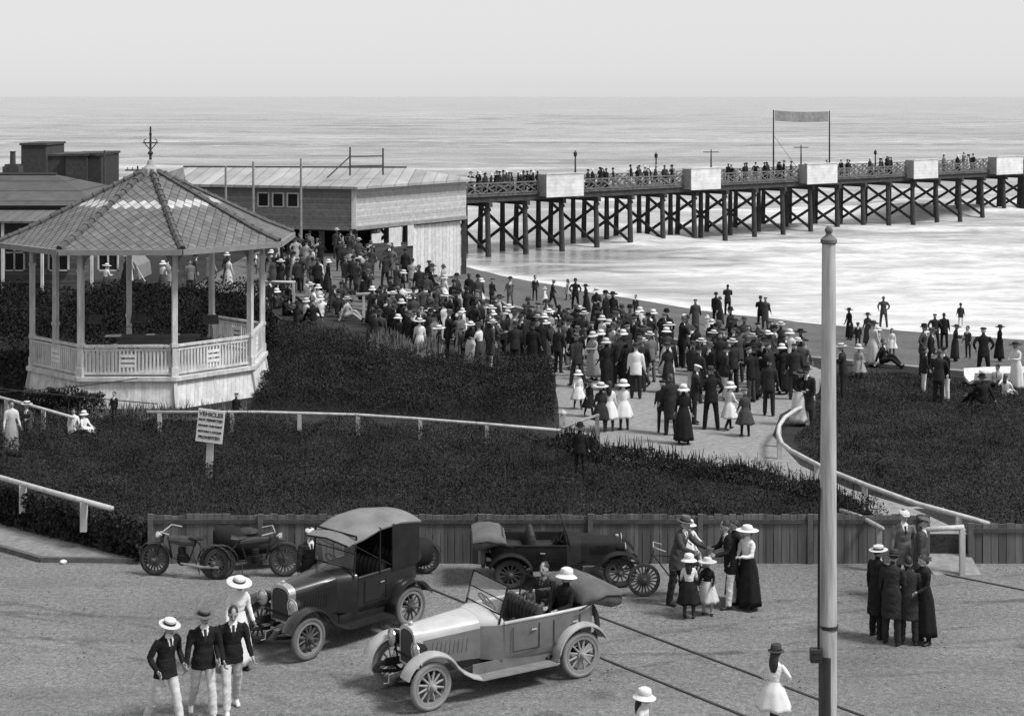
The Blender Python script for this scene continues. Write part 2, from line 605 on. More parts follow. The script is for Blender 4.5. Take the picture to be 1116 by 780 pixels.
# long swells that bend a little, steepening where they break
ph = YY * 0.30 + 3.0 * vnoise(XX, YY, 0.018, 4) + 0.03 * XX
zz += amp * 0.22 * (np.sin(ph) * 0.6 + np.maximum(0, np.sin(ph)) ** 4)
zz += amp * 0.22 * (vnoise(XX, YY, 0.35, 7) - 0.5) + amp * 0.35 * (vnoise(XX, YY * 1.6, 0.09, 9) - 0.5)
crest = np.maximum(0, np.sin(ph)) ** 3 * np.clip((dsh - 3) / 12, 0, 1) * np.clip((330 - YY) / 120, 0, 1)
line = np.exp(-((YY - 310 - 40 * (vnoise(XX, YY * 0, 0.01, 3) - .5) + 0.05 * XX) / 9) ** 2) + np.exp(-((YY - 470 - 60 * (vnoise(XX, YY * 0, 0.008, 5) - .5)) / 14) ** 2)
gate = np.clip(vnoise(XX, YY * 0, 0.012, 8) * 2 - 0.5, 0, 1)
zz += np.clip((YY - 150) / 120, 0, 1) * np.clip(2500 / YY, 0.3, 1) * 0.9 * (vnoise(XX, YY * 2.6, 0.03, 21) - 0.5)
zz += 0.7 * line * gate
hump = np.exp(-((XX - 46) / 13) ** 2 - ((YY - 182 + 0.2 * (XX - 46) + 3 * (vnoise(XX, YY, 0.2, 31) - .5)) / 2.6) ** 2) + 0.6 * np.exp(-((XX - 12) / 7) ** 2 - ((YY - 150 + 0.2 * (XX - 12) + 3 * (vnoise(XX, YY, 0.2, 33) - .5)) / 2.2) ** 2)
zz += 1.3 * hump * (0.7 + 0.6 * vnoise(XX, YY, 0.5, 35))
surf = 0.27 + 0.17 * crest + 0.25 * hump
side = np.clip((XX - 4 - (YY - 120) * 0.02) / 16, 0, 1)            # calmer, wetter water in the lee of the jetty head
surf += np.clip((240 - YY) / 120, 0, 1) * (0.05 + 0.25 * side)
surf += 0.12 * line * gate * np.clip((700 - YY) / 200, 0, 1)
surf += np.exp(-(dsh / 1.6) ** 2) * 0.3
surf = np.clip(surf, 0, 1)
V = np.stack([XX, YY, zz + SEA_Z], -1).reshape(-1, 3)
nr = len(rows)
idx = np.arange(nr * NX).reshape(nr, NX)
FQ = np.stack([idx[:-1, :-1], idx[:-1, 1:], idx[1:, 1:], idx[1:, :-1]], -1).reshape(-1, 4)
me = bpy.data.meshes.new('sea')
me.from_pydata(V.tolist(), [], FQ.tolist())
at_ = me.attributes.new('surf', 'FLOAT', 'POINT')
at_.data.foreach_set('value', surf.reshape(-1).astype(np.float32))
me.materials.append(sea_material())
me.shade_smooth()
o = bpy.data.objects.new('sea', me)
C.objects.link(o)
setting(o)

# ------------------------------------------------------------------ sky, sun, camera
SUN_EL, SUN_AZ = R(54), R(112)       # azimuth from +Y towards +X
w = bpy.data.worlds.new('World')
bpy.context.scene.world = w
w.use_nodes = True
nt = w.node_tree
bg = nt.nodes['Background']
sky = nt.nodes.new('ShaderNodeTexSky')
sky.sky_type = 'NISHITA'
sky.sun_disc = False
sky.sun_elevation = SUN_EL
sky.sun_rotation = SUN_AZ
sky.air_density = 1.0
sky.dust_density = 1.0
bw = nt.nodes.new('ShaderNodeRGBToBW')
nt.links.new(sky.outputs['Color'], bw.inputs[0])
pw = N(nt, 'ShaderNodeMath', operation='POWER')      # a thin high overcast evens the sky out
pw.inputs[1].default_value = 0.18
nt.links.new(bw.outputs[0], pw.inputs[0])
ml = N(nt, 'ShaderNodeMath', operation='MULTIPLY')
ml.inputs[1].default_value = 3.6
nt.links.new(pw.outputs[0], ml.inputs[0])
nt.links.new(ml.outputs[0], bg.inputs['Color'])
bg.inputs['Strength'].default_value = 0.10
sl = bpy.data.lights.new('sun', 'SUN')
sl.energy = 2.6
sl.angle = R(14)
sl.color = (1, 1, 1)
so = bpy.data.objects.new('sun', sl)
C.objects.link(so)
sd = Vector((math.sin(SUN_AZ) * math.cos(SUN_EL), math.cos(SUN_AZ) * math.cos(SUN_EL), math.sin(SUN_EL)))
so.rotation_euler = sd.to_track_quat('Z', 'Y').to_euler()
so.location = (0, 0, 60)

cd = bpy.data.cameras.new('camera')
cam = bpy.data.objects.new('camera', cd)
C.objects.link(cam)
cam.location = (0, 0, CH)
cam.rotation_euler = (R(90), 0, 0)
cd.sensor_width = 36
cd.lens = F / 1116 * 36
cd.shift_x = 0.0
cd.shift_y = -(390 - HOR) / 1116
cd.clip_start = 0.1
cd.clip_end = 60000
sc = bpy.context.scene
sc.camera = cam
vs = sc.view_settings
sc.display_settings.display_device = 'sRGB'
vs.view_transform = 'Standard'
vs.look = 'None'
vs.exposure = 0.7
vs.gamma = 1.0
vs.use_curve_mapping = False
# ------------------------------------------------------------------ shared materials
W_white = mat('white_paint', 0.66, var=0.22, scale=4, bump=0.2, stretch=(2, 2, 0.5))
W_cream = mat('cream_paint', 0.50, var=0.32, scale=3.5, bump=0.2, stretch=(2, 2, 0.45))
W_rail = mat('whitewashed_timber', 0.42, var=0.25, scale=5, bump=0.2, stretch=(1, 1, 0.3))
W_dark = mat('hazed_tarred_timber', 0.045, var=0.45, scale=3, bump=0.4)  # tarred jetty timber, its tone lightened to carry the distance haze
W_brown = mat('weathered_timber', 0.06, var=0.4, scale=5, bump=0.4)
W_pole = mat('pole_timber', 0.36, var=0.38, scale=3.5, bump=0.35, stretch=(6, 6, 0.35), spec=0.15)
W_grey = mat('grey_paint', 0.22, var=0.25, scale=4, bump=0.2)
W_iron = mat('dark_iron', 0.03, var=0.4, scale=9, rough=0.6, bump=0.2)
W_black = mat('black_lining', 0.012, var=0.3, scale=4)  # near-black, for the bandstand roof underside and the pole conduit
W_roofpale = mat('pale_tin_roof', 0.50, var=0.3, scale=0.6, bump=0.15, rough=0.7)
W_fascia = mat('grey_fascia', 0.20, var=0.2, scale=4)
W_canvas = mat('pale_canvas', 0.17, var=0.3, scale=2.0, bump=0.25)

# ------------------------------------------------------------------ bandstand
def tile_material():
    m, nt, b = new_mat('diamond_roof_tiles')
    L = nt.links.new
    uv = nt.nodes.new('ShaderNodeUVMap')
    uv.uv_map = 'UVMap'
    s = nt.nodes.new('ShaderNodeSeparateXYZ')
    L(uv.outputs[0], s.inputs[0])
    def math_(op, a, b_=None):
        n = nt.nodes.new('ShaderNodeMath')
        n.operation = op
        for i, x in enumerate((a, b_)):
            if x is None: continue
            if isinstance(x, (int, float)): n.inputs[i].default_value = x
            else: L(x, n.inputs[i])
        return n.outputs[0]
    u, v = math_('MULTIPLY', s.outputs[0], 1 / 0.33), math_('MULTIPLY', s.outputs[1], 1 / 0.40)
    p, q = math_('ADD', u, v), math_('SUBTRACT', u, v)
    fp, fq = math_('FRACT', p), math_('FRACT', q)
    ip, iq = math_('FLOOR', p), math_('FLOOR', q)
    cb = nt.nodes.new('ShaderNodeCombineXYZ')
    L(ip, cb.inputs[0]); L(iq, cb.inputs[1])
    wn = nt.nodes.new('ShaderNodeTexWhiteNoise')
    wn.noise_dimensions = '2D'
    L(cb.outputs[0], wn.inputs['Vector'])
    j1 = ramp(nt, fp, [(0, 0.35), (0.08, 0.5), (0.14, 1.0), (1, 1.0)])
    j2 = ramp(nt, fq, [(0, 0.92), (0.86, 1.0), (0.92, 0.5), (1.0, 0.35)])
    tone = ramp(nt, wn.outputs['Value'], [(0, 0.115), (0.5, 0.135), (1, 0.155)])
    # one course of pale tiles, band by tile row so that its edge is scalloped
    row = math_('SUBTRACT', ip, iq)
    band = math_('MULTIPLY', math_('GREATER_THAN', row, 12.5), math_('LESS_THAN', row, 14.5))
    mx = nt.nodes.new('ShaderNodeMix'); mx.data_type = 'RGBA'
    L(band, mx.inputs['Factor']); L(tone, mx.inputs['A']); mx.inputs['B'].default_value = grey(0.42)
    m1 = N(nt, 'ShaderNodeVectorMath', operation='MULTIPLY'); L(mx.outputs['Result'], m1.inputs[0]); L(j1, m1.inputs[1])
    m2 = N(nt, 'ShaderNodeVectorMath', operation='MULTIPLY'); L(m1.outputs[0], m2.inputs[0]); L(j2, m2.inputs[1])
    tc = nt.nodes.new('ShaderNodeTexCoord')
    n1 = N(nt, 'ShaderNodeTexNoise', Scale=3.0, Detail=7.0, Roughness=0.7)
    L(tc.outputs['Object'], n1.inputs['Vector'])
    st = ramp(nt, n1.outputs['Fac'], [(0.3, 0.7), (0.7, 1.3)])
    m3 = N(nt, 'ShaderNodeVectorMath', operation='MULTIPLY'); L(m2.outputs[0], m3.inputs[0]); L(st, m3.inputs[1])
    L(m3.outputs[0], b.inputs['Base Color'])
    b.inputs['Roughness'].default_value = 0.75
    b.inputs['Specular IOR Level'].default_value = 0.25
    mh = N(nt, 'ShaderNodeVectorMath', operation='MULTIPLY'); L(j1, mh.inputs[0]); L(j2, mh.inputs[1])
    bp = N(nt, 'ShaderNodeBump', Strength=0.8, Distance=0.03); L(mh.outputs[0], bp.inputs['Height'])
    L(bp.outputs['Normal'], b.inputs['Normal'])
    return m

GZR = 3.86
gy = gnd(141, 447, LAWN_Z).y
GC = Vector(((164 - CU) / F * (gy + 3.78), gy + 3.78, LAWN_Z))
gz = thing('bandstand', 'octagonal open bandstand with tiled roof and white railings', 'bandstand', GC, R(1.0))
def oc(r, k, z):            # corner k of the octagon; a face looks to -Y
    a = R(-90 + 22.5 + 45 * k)
    return Vector((r * math.cos(a), r * math.sin(a), z))
FLZ, RLZ, EVZ = 0.98, 1.92, 4.95
def octo(r0, r1, z0, z1):
    b_ = MB()
    vs = [oc(r0, k, z0) for k in range(8)] + [oc(r1, k, z1) for k in range(8)]
    b_.add(vs, [tuple(range(7, -1, -1)), tuple(range(8, 16))] + [(k, (k + 1) % 8, 8 + (k + 1) % 8, 8 + k) for k in range(8)])
    return b_
octo(GZR + 0.12, GZR - 0.05, -0.02, FLZ - 0.12).build('base', mat_planks('white_lattice_boards', 0.60, 0.11, 'X', var=0.10, gap=0.7, depth=0.3), gz)
octo(GZR + 0.10, GZR + 0.10, FLZ - 0.12, FLZ).build('floor', W_cream, gz)
for k in range(8):
    p0, p1 = oc(GZR + 0.10, k, 0), oc(GZR + 0.10, k + 1, 0)
    b_ = MB()
    m0 = (oc(GZR + 0.13, k, 0) + oc(GZR + 0.13, k + 1, 0)) / 2
    d = (p1 - p0).normalized()
    out = Vector((m0.x, m0.y, 0)).normalized()
    b_.bar(m0 * 0.985 + Vector((0, 0, 0.0)), m0 * 0.955 + Vector((0, 0, FLZ - 0.13)), 0.09, 0.05, up=out)
    b_.build('base_batten', W_cream, gz)
    b_ = MB()
    c0 = oc(GZR + 0.13, k, 0)
    b_.bar(c0, oc(GZR - 0.03, k, FLZ - 0.13), 0.10, 0.10, up=(c0.x, c0.y, 0))
    b_.build('base_batten', W_cream, gz)
RP = GZR - 0.10
for k in range(8):
    c = oc(RP, k, 0)
    rz = math.atan2(c.y, c.x)
    b_ = MB()
    b_.box((c.x, c.y, (FLZ + EVZ) / 2), (0.16, 0.16, EVZ - FLZ), rz=rz)
    b_.box((c.x, c.y, FLZ + 0.14), (0.22, 0.22, 0.28), rz=rz)
    b_.box((c.x, c.y, RLZ + 0.02), (0.21, 0.21, 0.10), rz=rz)
    b_.box((c.x, c.y, EVZ - 0.72), (0.21, 0.21, 0.07), rz=rz)
    b_.build('post', W_cream, gz)
for k in range(8):
    if k in (3, 4, 5):
        continue              # open on the far side
    p0, p1 = oc(RP, k, 0), oc(RP, k + 1, 0)
    d = (p1 - p0); ln = d.length; d = d.normalized()
    a, b2 = p0 + d * 0.10, p1 - d * 0.10
    b_ = MB()
    b_.bar(a + Vector((0, 0, RLZ)), b2 + Vector((0, 0, RLZ)), 0.13, 0.07)
    b_.bar(a + Vector((0, 0, RLZ - 0.12)), b2 + Vector((0, 0, RLZ - 0.12)), 0.06, 0.06)
    b_.bar(a + Vector((0, 0, FLZ + 0.10)), b2 + Vector((0, 0, FLZ + 0.10)), 0.08, 0.07)
    nb = 23
    for i in range(nb):
        t = (i + 0.5) / nb
        if abs(t - 0.5) < 0.10:
            continue
        q = a.lerp(b2, t)
        b_.bar(q + Vector((0, 0, FLZ + 0.12)), q + Vector((0, 0, RLZ - 0.13)), 0.062, 0.035, up=(q.x, q.y, 0))
    b_.build('railing', W_cream, gz)
    b_ = MB()
    q0, q1 = a.lerp(b2, 0.41), a.lerp(b2, 0.59)
    for z in (0.33, 0.48, 0.63):
        b_.bar(q0 + Vector((0, 0, FLZ + z)), q1 + Vector((0, 0, FLZ + z)), 0.05, 0.085)
    for t in (0.0, 1.0):
        q = q0.lerp(q1, t)
        b_.bar(q + Vector((0, 0, FLZ + 0.12)), q + Vector((0, 0, RLZ - 0.13)), 0.05, 0.05, up=(q.x, q.y, 0))
    for t in (0.25, 0.5, 0.75):
        q = q0.lerp(q1, t)
        for z0, z1 in ((0.14, 0.28), (0.68, RLZ - FLZ - 0.13)):
            b_.bar(q + Vector((0, 0, FLZ + z0)), q + Vector((0, 0, FLZ + z1)), 0.05, 0.035, up=(q.x, q.y, 0))
    b_.build('railing_centrepiece', W_white, gz)
# eaves beam and arched brackets
for k in range(8):
    p0, p1 = oc(RP, k, 0), oc(RP, k + 1, 0)
    d = (p1 - p0); ln = d.length; d = d.normalized()
    b_ = MB()
    b_.bar(p0 + Vector((0, 0, EVZ - 0.09)), p1 + Vector((0, 0, EVZ - 0.09)), 0.14, 0.18)
    b_.build('eaves_beam', W_grey, gz)
    for sgn, pp in ((1, p0), (-1, p1)):
        b_ = MB()
        n = 8
        base = pp + d * sgn * 0.09
        pts = [(0, 0)]
        arc = [(0.85 * (1 - math.cos(R(90 * i / n))), -0.72 + 0.72 * math.sin(R(90 * i / n))) for i in range(n + 1)]
        nrm = Vector((-d.y, d.x, 0)) * 0.03
        vs = []
        poly = [(0.0, -0.19)] + [(x, z - 0.0) for x, z in arc if z < -0.19]
        for x, z in poly:
            vs.append(base + d * sgn * x + Vector((0, 0, EVZ + z)) - nrm)
        m_ = len(poly)
        for x, z in poly:
            vs.append(base + d * sgn * x + Vector((0, 0, EVZ + z)) + nrm)
        b_.add(vs, [tuple(range(m_)), tuple(range(2 * m_ - 1, m_ - 1, -1))] + [(i, (i + 1) % m_, m_ + (i + 1) % m_, m_ + i) for i in range(m_)])
        b_.build('bracket', W_grey, gz)
# roof: eight tiled faces as one surface with uv in metres on each slope
RE, ZE, RT, ZT = GZR + 0.96, EVZ + 0.02, 0.18, EVZ + 2.20
b_ = MB()
uvs = []
MIDR = 0.80
for k in range(8):
    a0, a1 = oc(RE, k, ZE), oc(RE, k + 1, ZE)
    t0, t1 = oc(RT, k, ZT), oc(RT, k + 1, ZT)
    # gentle bell-cast: two slopes
    mz = ZE + (ZT - ZE) * 0.17
    m0, m1 = oc(RE + (RT - RE) * 0.2, k, mz), oc(RE + (RT - RE) * 0.2, k + 1, mz)
    wa, wm, wt = (a1 - a0).length, (m1 - m0).length, (t1 - t0).length
    s1 = ((m0 + m1) / 2 - (a0 + a1) / 2).length
    s2 = ((t0 + t1) / 2 - (m0 + m1) / 2).length
    b_.add([a0, a1, m1, m0], [(0, 1, 2, 3)])
    uvs += [(-wa / 2, 0), (wa / 2, 0), (wm / 2, s1), (-wm / 2, s1)]
    b_.add([m0, m1, t1, t0], [(0, 1, 2, 3)])
    uvs += [(-wm / 2, s1), (wm / 2, s1), (wt / 2, s1 + s2), (-wt / 2, s1 + s2)]
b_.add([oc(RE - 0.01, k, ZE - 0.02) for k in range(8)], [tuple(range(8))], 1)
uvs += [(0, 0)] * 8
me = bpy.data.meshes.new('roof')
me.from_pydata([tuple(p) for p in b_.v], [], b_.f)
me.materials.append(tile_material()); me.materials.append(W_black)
me.polygons.foreach_set('material_index', b_.m)
ul = me.uv_layers.new(name='UVMap')
ul.data.foreach_set('uv', np.array(uvs, np.float32).reshape(-1))
ro = bpy.data.objects.new('roof', me); C.objects.link(ro); ro.parent = gz
b_ = MB()
for k in range(8):
    b_.bar(oc(RE + 0.03, k, ZE - 0.08), oc(RE + 0.03, k + 1, ZE - 0.08), 0.13, 0.17)
b_.build('gutter', W_fascia, gz)
for k in range(8):
    b_ = MB()
    mz = ZE + (ZT - ZE) * 0.17
    pts = [oc(RE, k, ZE + 0.02), oc(RE + (RT - RE) * 0.2, k, mz + 0.03), oc(RT, k, ZT + 0.03)]
    b_.tube(pts, [0.10, 0.10, 0.08], 6)
    for i in range(14):
        t = i / 14
        q = pts[0].lerp(pts[1], t / 0.2) if t < 0.2 else pts[1].lerp(pts[2], (t - 0.2) / 0.8)
        q2 = pts[1] if t < 0.2 else pts[2]
        b_.tube([q, q + (q2 - q).normalized() * 0.09], [0.125, 0.115], 6)
    b_.build('hip_ridge', mat('ridge_tile', 0.085, var=0.35, scale=5, bump=0.3), gz)
b_ = MB()
b_.lathe([(0.34, ZT - 0.12), (0.26, ZT + 0.08), (0.12, ZT + 0.2), (0.09, ZT + 0.34), (0.05, ZT + 0.36)], 10)
b_.build('roof_cap', mat('lead_cap', 0.30, var=0.3, scale=6), gz)
b_ = MB()
b_.tube([(0, 0, ZT + 0.25), (0, 0, ZT + 1.45)], [0.045, 0.03], 8)
b_.lathe([(0.01, ZT + 0.48), (0.09, ZT + 0.56), (0.09, ZT + 0.60), (0.01, ZT + 0.68)], 10)
b_.bar((-0.25, 0, ZT + 0.92), (0.25, 0, ZT + 0.92), 0.03, 0.035)
for s in (-1, 1):
    b_.tube([(0.04 * s, 0, ZT + 0.72), (0.16 * s, 0, ZT + 0.86), (0.22 * s, 0, ZT + 1.0), (0.14 * s, 0, ZT + 1.04)], 0.018, 6)
b_.sphere((0, 0, ZT + 1.2), (0.05, 0.05, 0.06))
b_.build('finial', W_iron, gz)
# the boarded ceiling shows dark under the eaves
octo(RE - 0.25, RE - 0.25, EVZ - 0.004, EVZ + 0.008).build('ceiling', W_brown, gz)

# things left on the bandstand floor
def on_stand(x, y, z=FLZ):
    v = Matrix.Rotation(R(1.0), 4, 'Z') @ Vector((x, y, z))
    return GC + v
tb = thing('band_table', 'long low table under a dark cloth on the bandstand floor', 'table', on_stand(0.45, -0.9), R(3))
b_ = MB(); b_.box((0, 0, 0.86), (2.6, 0.8, 0.05)); b_.box((0, -0.41, 0.70), (2.5, 0.02, 0.28)); b_.build('table_top', mat('dark_cloth', 0.07, var=0.3, scale=3), tb)
for sx in (-1.2, 1.2):
    for sy in (-0.33, 0.33):
        b_ = MB(); b_.box((sx, sy, 0.418), (0.06, 0.06, 0.83)); b_.build('leg', W_brown, tb)
for i, (x, y, w_, d_, r_, lab) in enumerate([(-1.25, -1.0, 0.50, 0.40, 8, 'large pale sheet of music at the table end by the post'), (-0.1, -0.75, 0.26, 0.2, -5, 'small pale sheet of music in the middle of the table'), (0.75, -0.8, 0.22, 0.2, 12, 'small tilted sheet of music near the empty end of the table')]):
    b_ = MB(); b_.box((0, 0, 0.012), (w_, d_, 0.018)); b_.box((0.02, 0.01, 0.026), (w_ * 0.9, d_ * 0.9, 0.008), rz=0.1)
    o = b_.build('sheet_music', W_white); o.location = on_stand(x + 0.45 - 0.2, y, FLZ + 0.887); o.rotation_euler = (0, 0, R(r_))
    tag(o, lab, 'sheet music', 'papers on the bandstand table')
def music_stand(x, y, rz, lab):
    t = thing('music_stand', lab, 'music stand', on_stand(x, y), R(rz), 'music stands in the bandstand')
    b_ = MB(); b_.tube([(0, 0, 0.25), (0, 0, 1.15)], 0.018, 6); b_.build('stem', W_iron, t)
    for k in range(3):
        a = R(120 * k + 20); b_ = MB(); b_.tube([(0, 0, 0.3), (0.28 * math.cos(a), 0.28 * math.sin(a), 0.012)], 0.013, 5); b_.build('leg', W_iron, t)
    b_ = MB(); M_ = Matrix.Translation((0, 0, 1.25)) @ Matrix.Rotation(R(25), 4, 'X'); b_.box((0, 0, 0), (0.5, 0.02, 0.32), M=M_); b_.build('desk', W_brown, t)
    b_ = MB(); b_.box((0, -0.02, 0.0), (0.4, 0.01, 0.26), M=M_); b_.build('score', W_cream, t)
def bent_chair(x, y, rz, lab):
    t = thing('band_chair', lab, 'chair', on_stand(x, y), R(rz), 'chairs in the bandstand')
    b_ = MB(); b_.lathe([(0.19, 0.44), (0.2, 0.46), (0.19, 0.475)], 14); b_.build('seat', W_brown, t)
    for a in (45, 135, 225, 315):
        b_ = MB(); b_.tube([(0.15 * math.cos(R(a)), 0.15 * math.sin(R(a)), 0.44), (0.2 * math.cos(R(a)), 0.2 * math.sin(R(a)), 0.0)], 0.016, 6); b_.build('leg', W_brown, t)
    b_ = MB(); b_.tube([(-0.17, 0.14, 0.44), (-0.18, 0.2, 0.8), (0, 0.23, 0.92), (0.18, 0.2, 0.8), (0.17, 0.14, 0.44)], 0.015, 6); b_.build('backrest', W_brown, t)
music_stand(-1.9, 0.3, 160, 'music stand behind the large sheet at the table end')
music_stand(1.95, 0.2, 200, 'lone music stand at the boarded end of the bandstand')
bent_chair(-2.3, -0.4, 120, 'bentwood chair in the bandstand corner nearest the street')
bent_chair(2.3, -0.9, 230, 'bentwood chair in the bandstand by the single post pair')
bent_chair(-0.9, 1.3, 170, 'bentwood chair behind the large sheet of music on the table')
bent_chair(1.6, 1.4, 200, 'bentwood chair at the back of the bandstand facing the table end')
music_stand(-0.5, 0.5, 175, 'music stand behind the middle of the bandstand table')
bent_chair(0.4, 0.9, 180, 'bentwood chair behind the middle of the bandstand table')

# ------------------------------------------------------------------ jetty
J0, JD = Vector((-3.6, 135, 0)), Vector((0.778, 0.628, 0))
JN = Vector((0.628, -0.778, 0))                   # towards the street
JW, JTOP = 6.0, 2.05
JS0, JS1 = -14.0, 112.0
def jp(s, off, z):                                 # off 0 at the street side, JW at the far side
    p = J0 + JD * s - JN * off
    return Vector((p.x, p.y, z))
def js(u):
    k = (u - CU) / F
    return (135 * k + 3.6) / (0.778 - 0.628 * k)
jt = thing('jetty', 'long timber jetty on crossed piles running out over the surf', 'jetty', J0)
def jbuild(b_, name, m):
    M_ = Matrix.Translation(-J0)
    b_.v = [M_ @ p for p in b_.v]
    return b_.build(name, m, jt)
b_ = MB()
b_.bar(jp(JS0, JW / 2, JTOP - 0.06), jp(JS1, JW / 2, JTOP - 0.06), JW + 0.3, 0.12)
jbuild(b_, 'deck', mat_planks('deck_planks', 0.10, 0.2, 'X', var=0.3))
for off in (0.15, JW / 2, JW - 0.15):
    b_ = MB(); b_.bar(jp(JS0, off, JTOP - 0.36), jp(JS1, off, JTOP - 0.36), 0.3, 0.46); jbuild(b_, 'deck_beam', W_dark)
s = -10.0
BENT = 4.0
while s < JS1 - 1:
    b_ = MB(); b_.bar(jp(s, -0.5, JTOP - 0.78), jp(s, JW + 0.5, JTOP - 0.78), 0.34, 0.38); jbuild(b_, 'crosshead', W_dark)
    for off in (0.0, JW * 0.5, JW):
        b_ = MB()
        lean = 0.35 if off == 0 else (-0.35 if off == JW else 0)
        zj = rng.uniform(-0.1, 0.1)
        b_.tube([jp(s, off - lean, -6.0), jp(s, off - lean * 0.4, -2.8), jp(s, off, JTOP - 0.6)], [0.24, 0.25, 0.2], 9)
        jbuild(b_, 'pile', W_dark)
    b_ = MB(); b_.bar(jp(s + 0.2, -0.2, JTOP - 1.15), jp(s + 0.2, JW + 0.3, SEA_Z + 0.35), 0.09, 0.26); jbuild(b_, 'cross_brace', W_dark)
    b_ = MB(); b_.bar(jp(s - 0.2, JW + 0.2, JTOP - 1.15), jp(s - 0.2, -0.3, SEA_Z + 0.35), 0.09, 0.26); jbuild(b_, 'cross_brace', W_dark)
    s += BENT
# pale plank screens that bow out from the street-side railing, with lattice panels between
boxes = [(js(a) - 0.35, js(b2) - 0.95) for a, b2 in ((591, 637), (748, 785), (874, 911), (990, 1020), (1080, 1112))] + [(88.5, 93.2), (104.5, 109)]
Wscr = mat_planks('white_screen_boards', 0.58, 0.31, 'Z', var=0.05, gap=0.8, depth=0.2, noise=1.0)
for a, b2 in boxes:
    b_ = MB(); b_.bar(jp(a, -0.95, JTOP + 0.60), jp(b2, -0.95, JTOP + 0.60), 0.08, 1.95)
    b_.bar(jp(a, -0.97, JTOP + 1.60), jp(b2, -0.97, JTOP + 1.60), 0.18, 0.06)
    jbuild(b_, 'screen', Wscr)
    for q in (a, b2):
        b_ = MB(); b_.bar(jp(q, -0.90, JTOP + 0.62), jp(q, 0.12, JTOP + 0.62), 0.07, 1.86); jbuild(b_, 'screen_end', W_grey)
    b_ = MB(); b_.bar(jp(a, -0.42, JTOP - 0.26), jp(b2, -0.42, JTOP - 0.26), 1.0, 0.14); jbuild(b_, 'bay_floor', W_brown)
Wlat = mat('lattice_timber', 0.13, var=0.35, scale=4)
def lattice(a, b2, off, full=True):
    b_ = MB()
    z0, z1 = JTOP + 0.10, JTOP + 0.9
    b_.bar(jp(a, off, z1 + 0.06), jp(b2, off, z1 + 0.06), 0.12, 0.10)
    b_.bar(jp(a, off, z0 + 0.02), jp(b2, off, z0 + 0.02), 0.10, 0.08)
    b_.bar(jp(a, off, (z0 + z1) / 2 + 0.2), jp(b2, off, (z0 + z1) / 2 + 0.2), 0.06, 0.05)
    n = max(1, round((b2 - a) / 1.45))
    st = (b2 - a) / n
    for i in range(n):
        s0, s1 = a + i * st, a + (i + 1) * st
        b_.bar(jp(s0, off, JTOP), jp(s0, off, z1 + 0.02), 0.10, 0.10)
        if full:
            b_.bar(jp(s0, off + 0.03, z0), jp(s1, off + 0.03, z1), 0.05, 0.09)
            b_.bar(jp(s0, off - 0.03, z1), jp(s1, off - 0.03, z0), 0.05, 0.09)
            sm = (s0 + s1) / 2
            b_.bar(jp(s0, off + 0.05, (z0 + z1) / 2), jp(sm, off + 0.05, z1), 0.04, 0.06)
            b_.bar(jp(sm, off + 0.05, z0), jp(s1, off + 0.05, (z0 + z1) / 2), 0.04, 0.06)
    b_.bar(jp(b2, off, JTOP), jp(b2, off, z1 + 0.02), 0.10, 0.10)
    jbuild(b_, 'railing', Wlat)
prev = -9.0
for a, b2 in boxes:
    lattice(prev, a - 0.1, 0.06)
    prev = b2 + 0.1
for q in range(7):
    lattice(-9 + q * 17, 8 + q * 17 - 0.2, JW - 0.05, True)

def jshow(u, off, z):
    k = (u - CU) / F
    s_ = js(u)
    for _ in range(6):
        p = jp(s_, off, z)
        s_ += (k * p.y - p.x) / (JD.x - k * JD.y)
    return jp(s_, off, z)
def lamp_post(u, vt, lab, arms=False):
    p = jshow(u, JW - 0.9 if not arms else JW * 0.5, JTOP)
    top = at(u, vt, p.y).z
    t = thing('lamp_post', lab, 'lamp post', p, 0, 'lamp posts along the jetty')
    h = top - JTOP
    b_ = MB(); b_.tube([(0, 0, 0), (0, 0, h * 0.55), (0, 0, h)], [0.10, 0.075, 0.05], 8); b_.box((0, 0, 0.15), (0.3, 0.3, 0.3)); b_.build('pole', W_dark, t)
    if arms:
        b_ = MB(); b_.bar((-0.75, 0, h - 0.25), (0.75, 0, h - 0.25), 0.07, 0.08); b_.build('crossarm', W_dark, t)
    else:
        b_ = MB(); b_.lathe([(0.05, h - 0.6), (0.14, h - 0.5), (0.17, h - 0.2), (0.05, h - 0.1)], 8); b_.build('lantern', W_iron, t)
lamp_post(627, 164, 'slim dark lamp post above the first white jetty screen')
lamp_post(715, 166, 'dark lamp post among the people between the first two screens')
lamp_post(775, 163, 'thin post with a crossarm behind the second jetty screen', True)
lamp_post(873, 158, 'tall post with a crossarm standing under the strung banner', True)
lamp_post(954, 163, 'short dark lamp post between third and fourth screens')
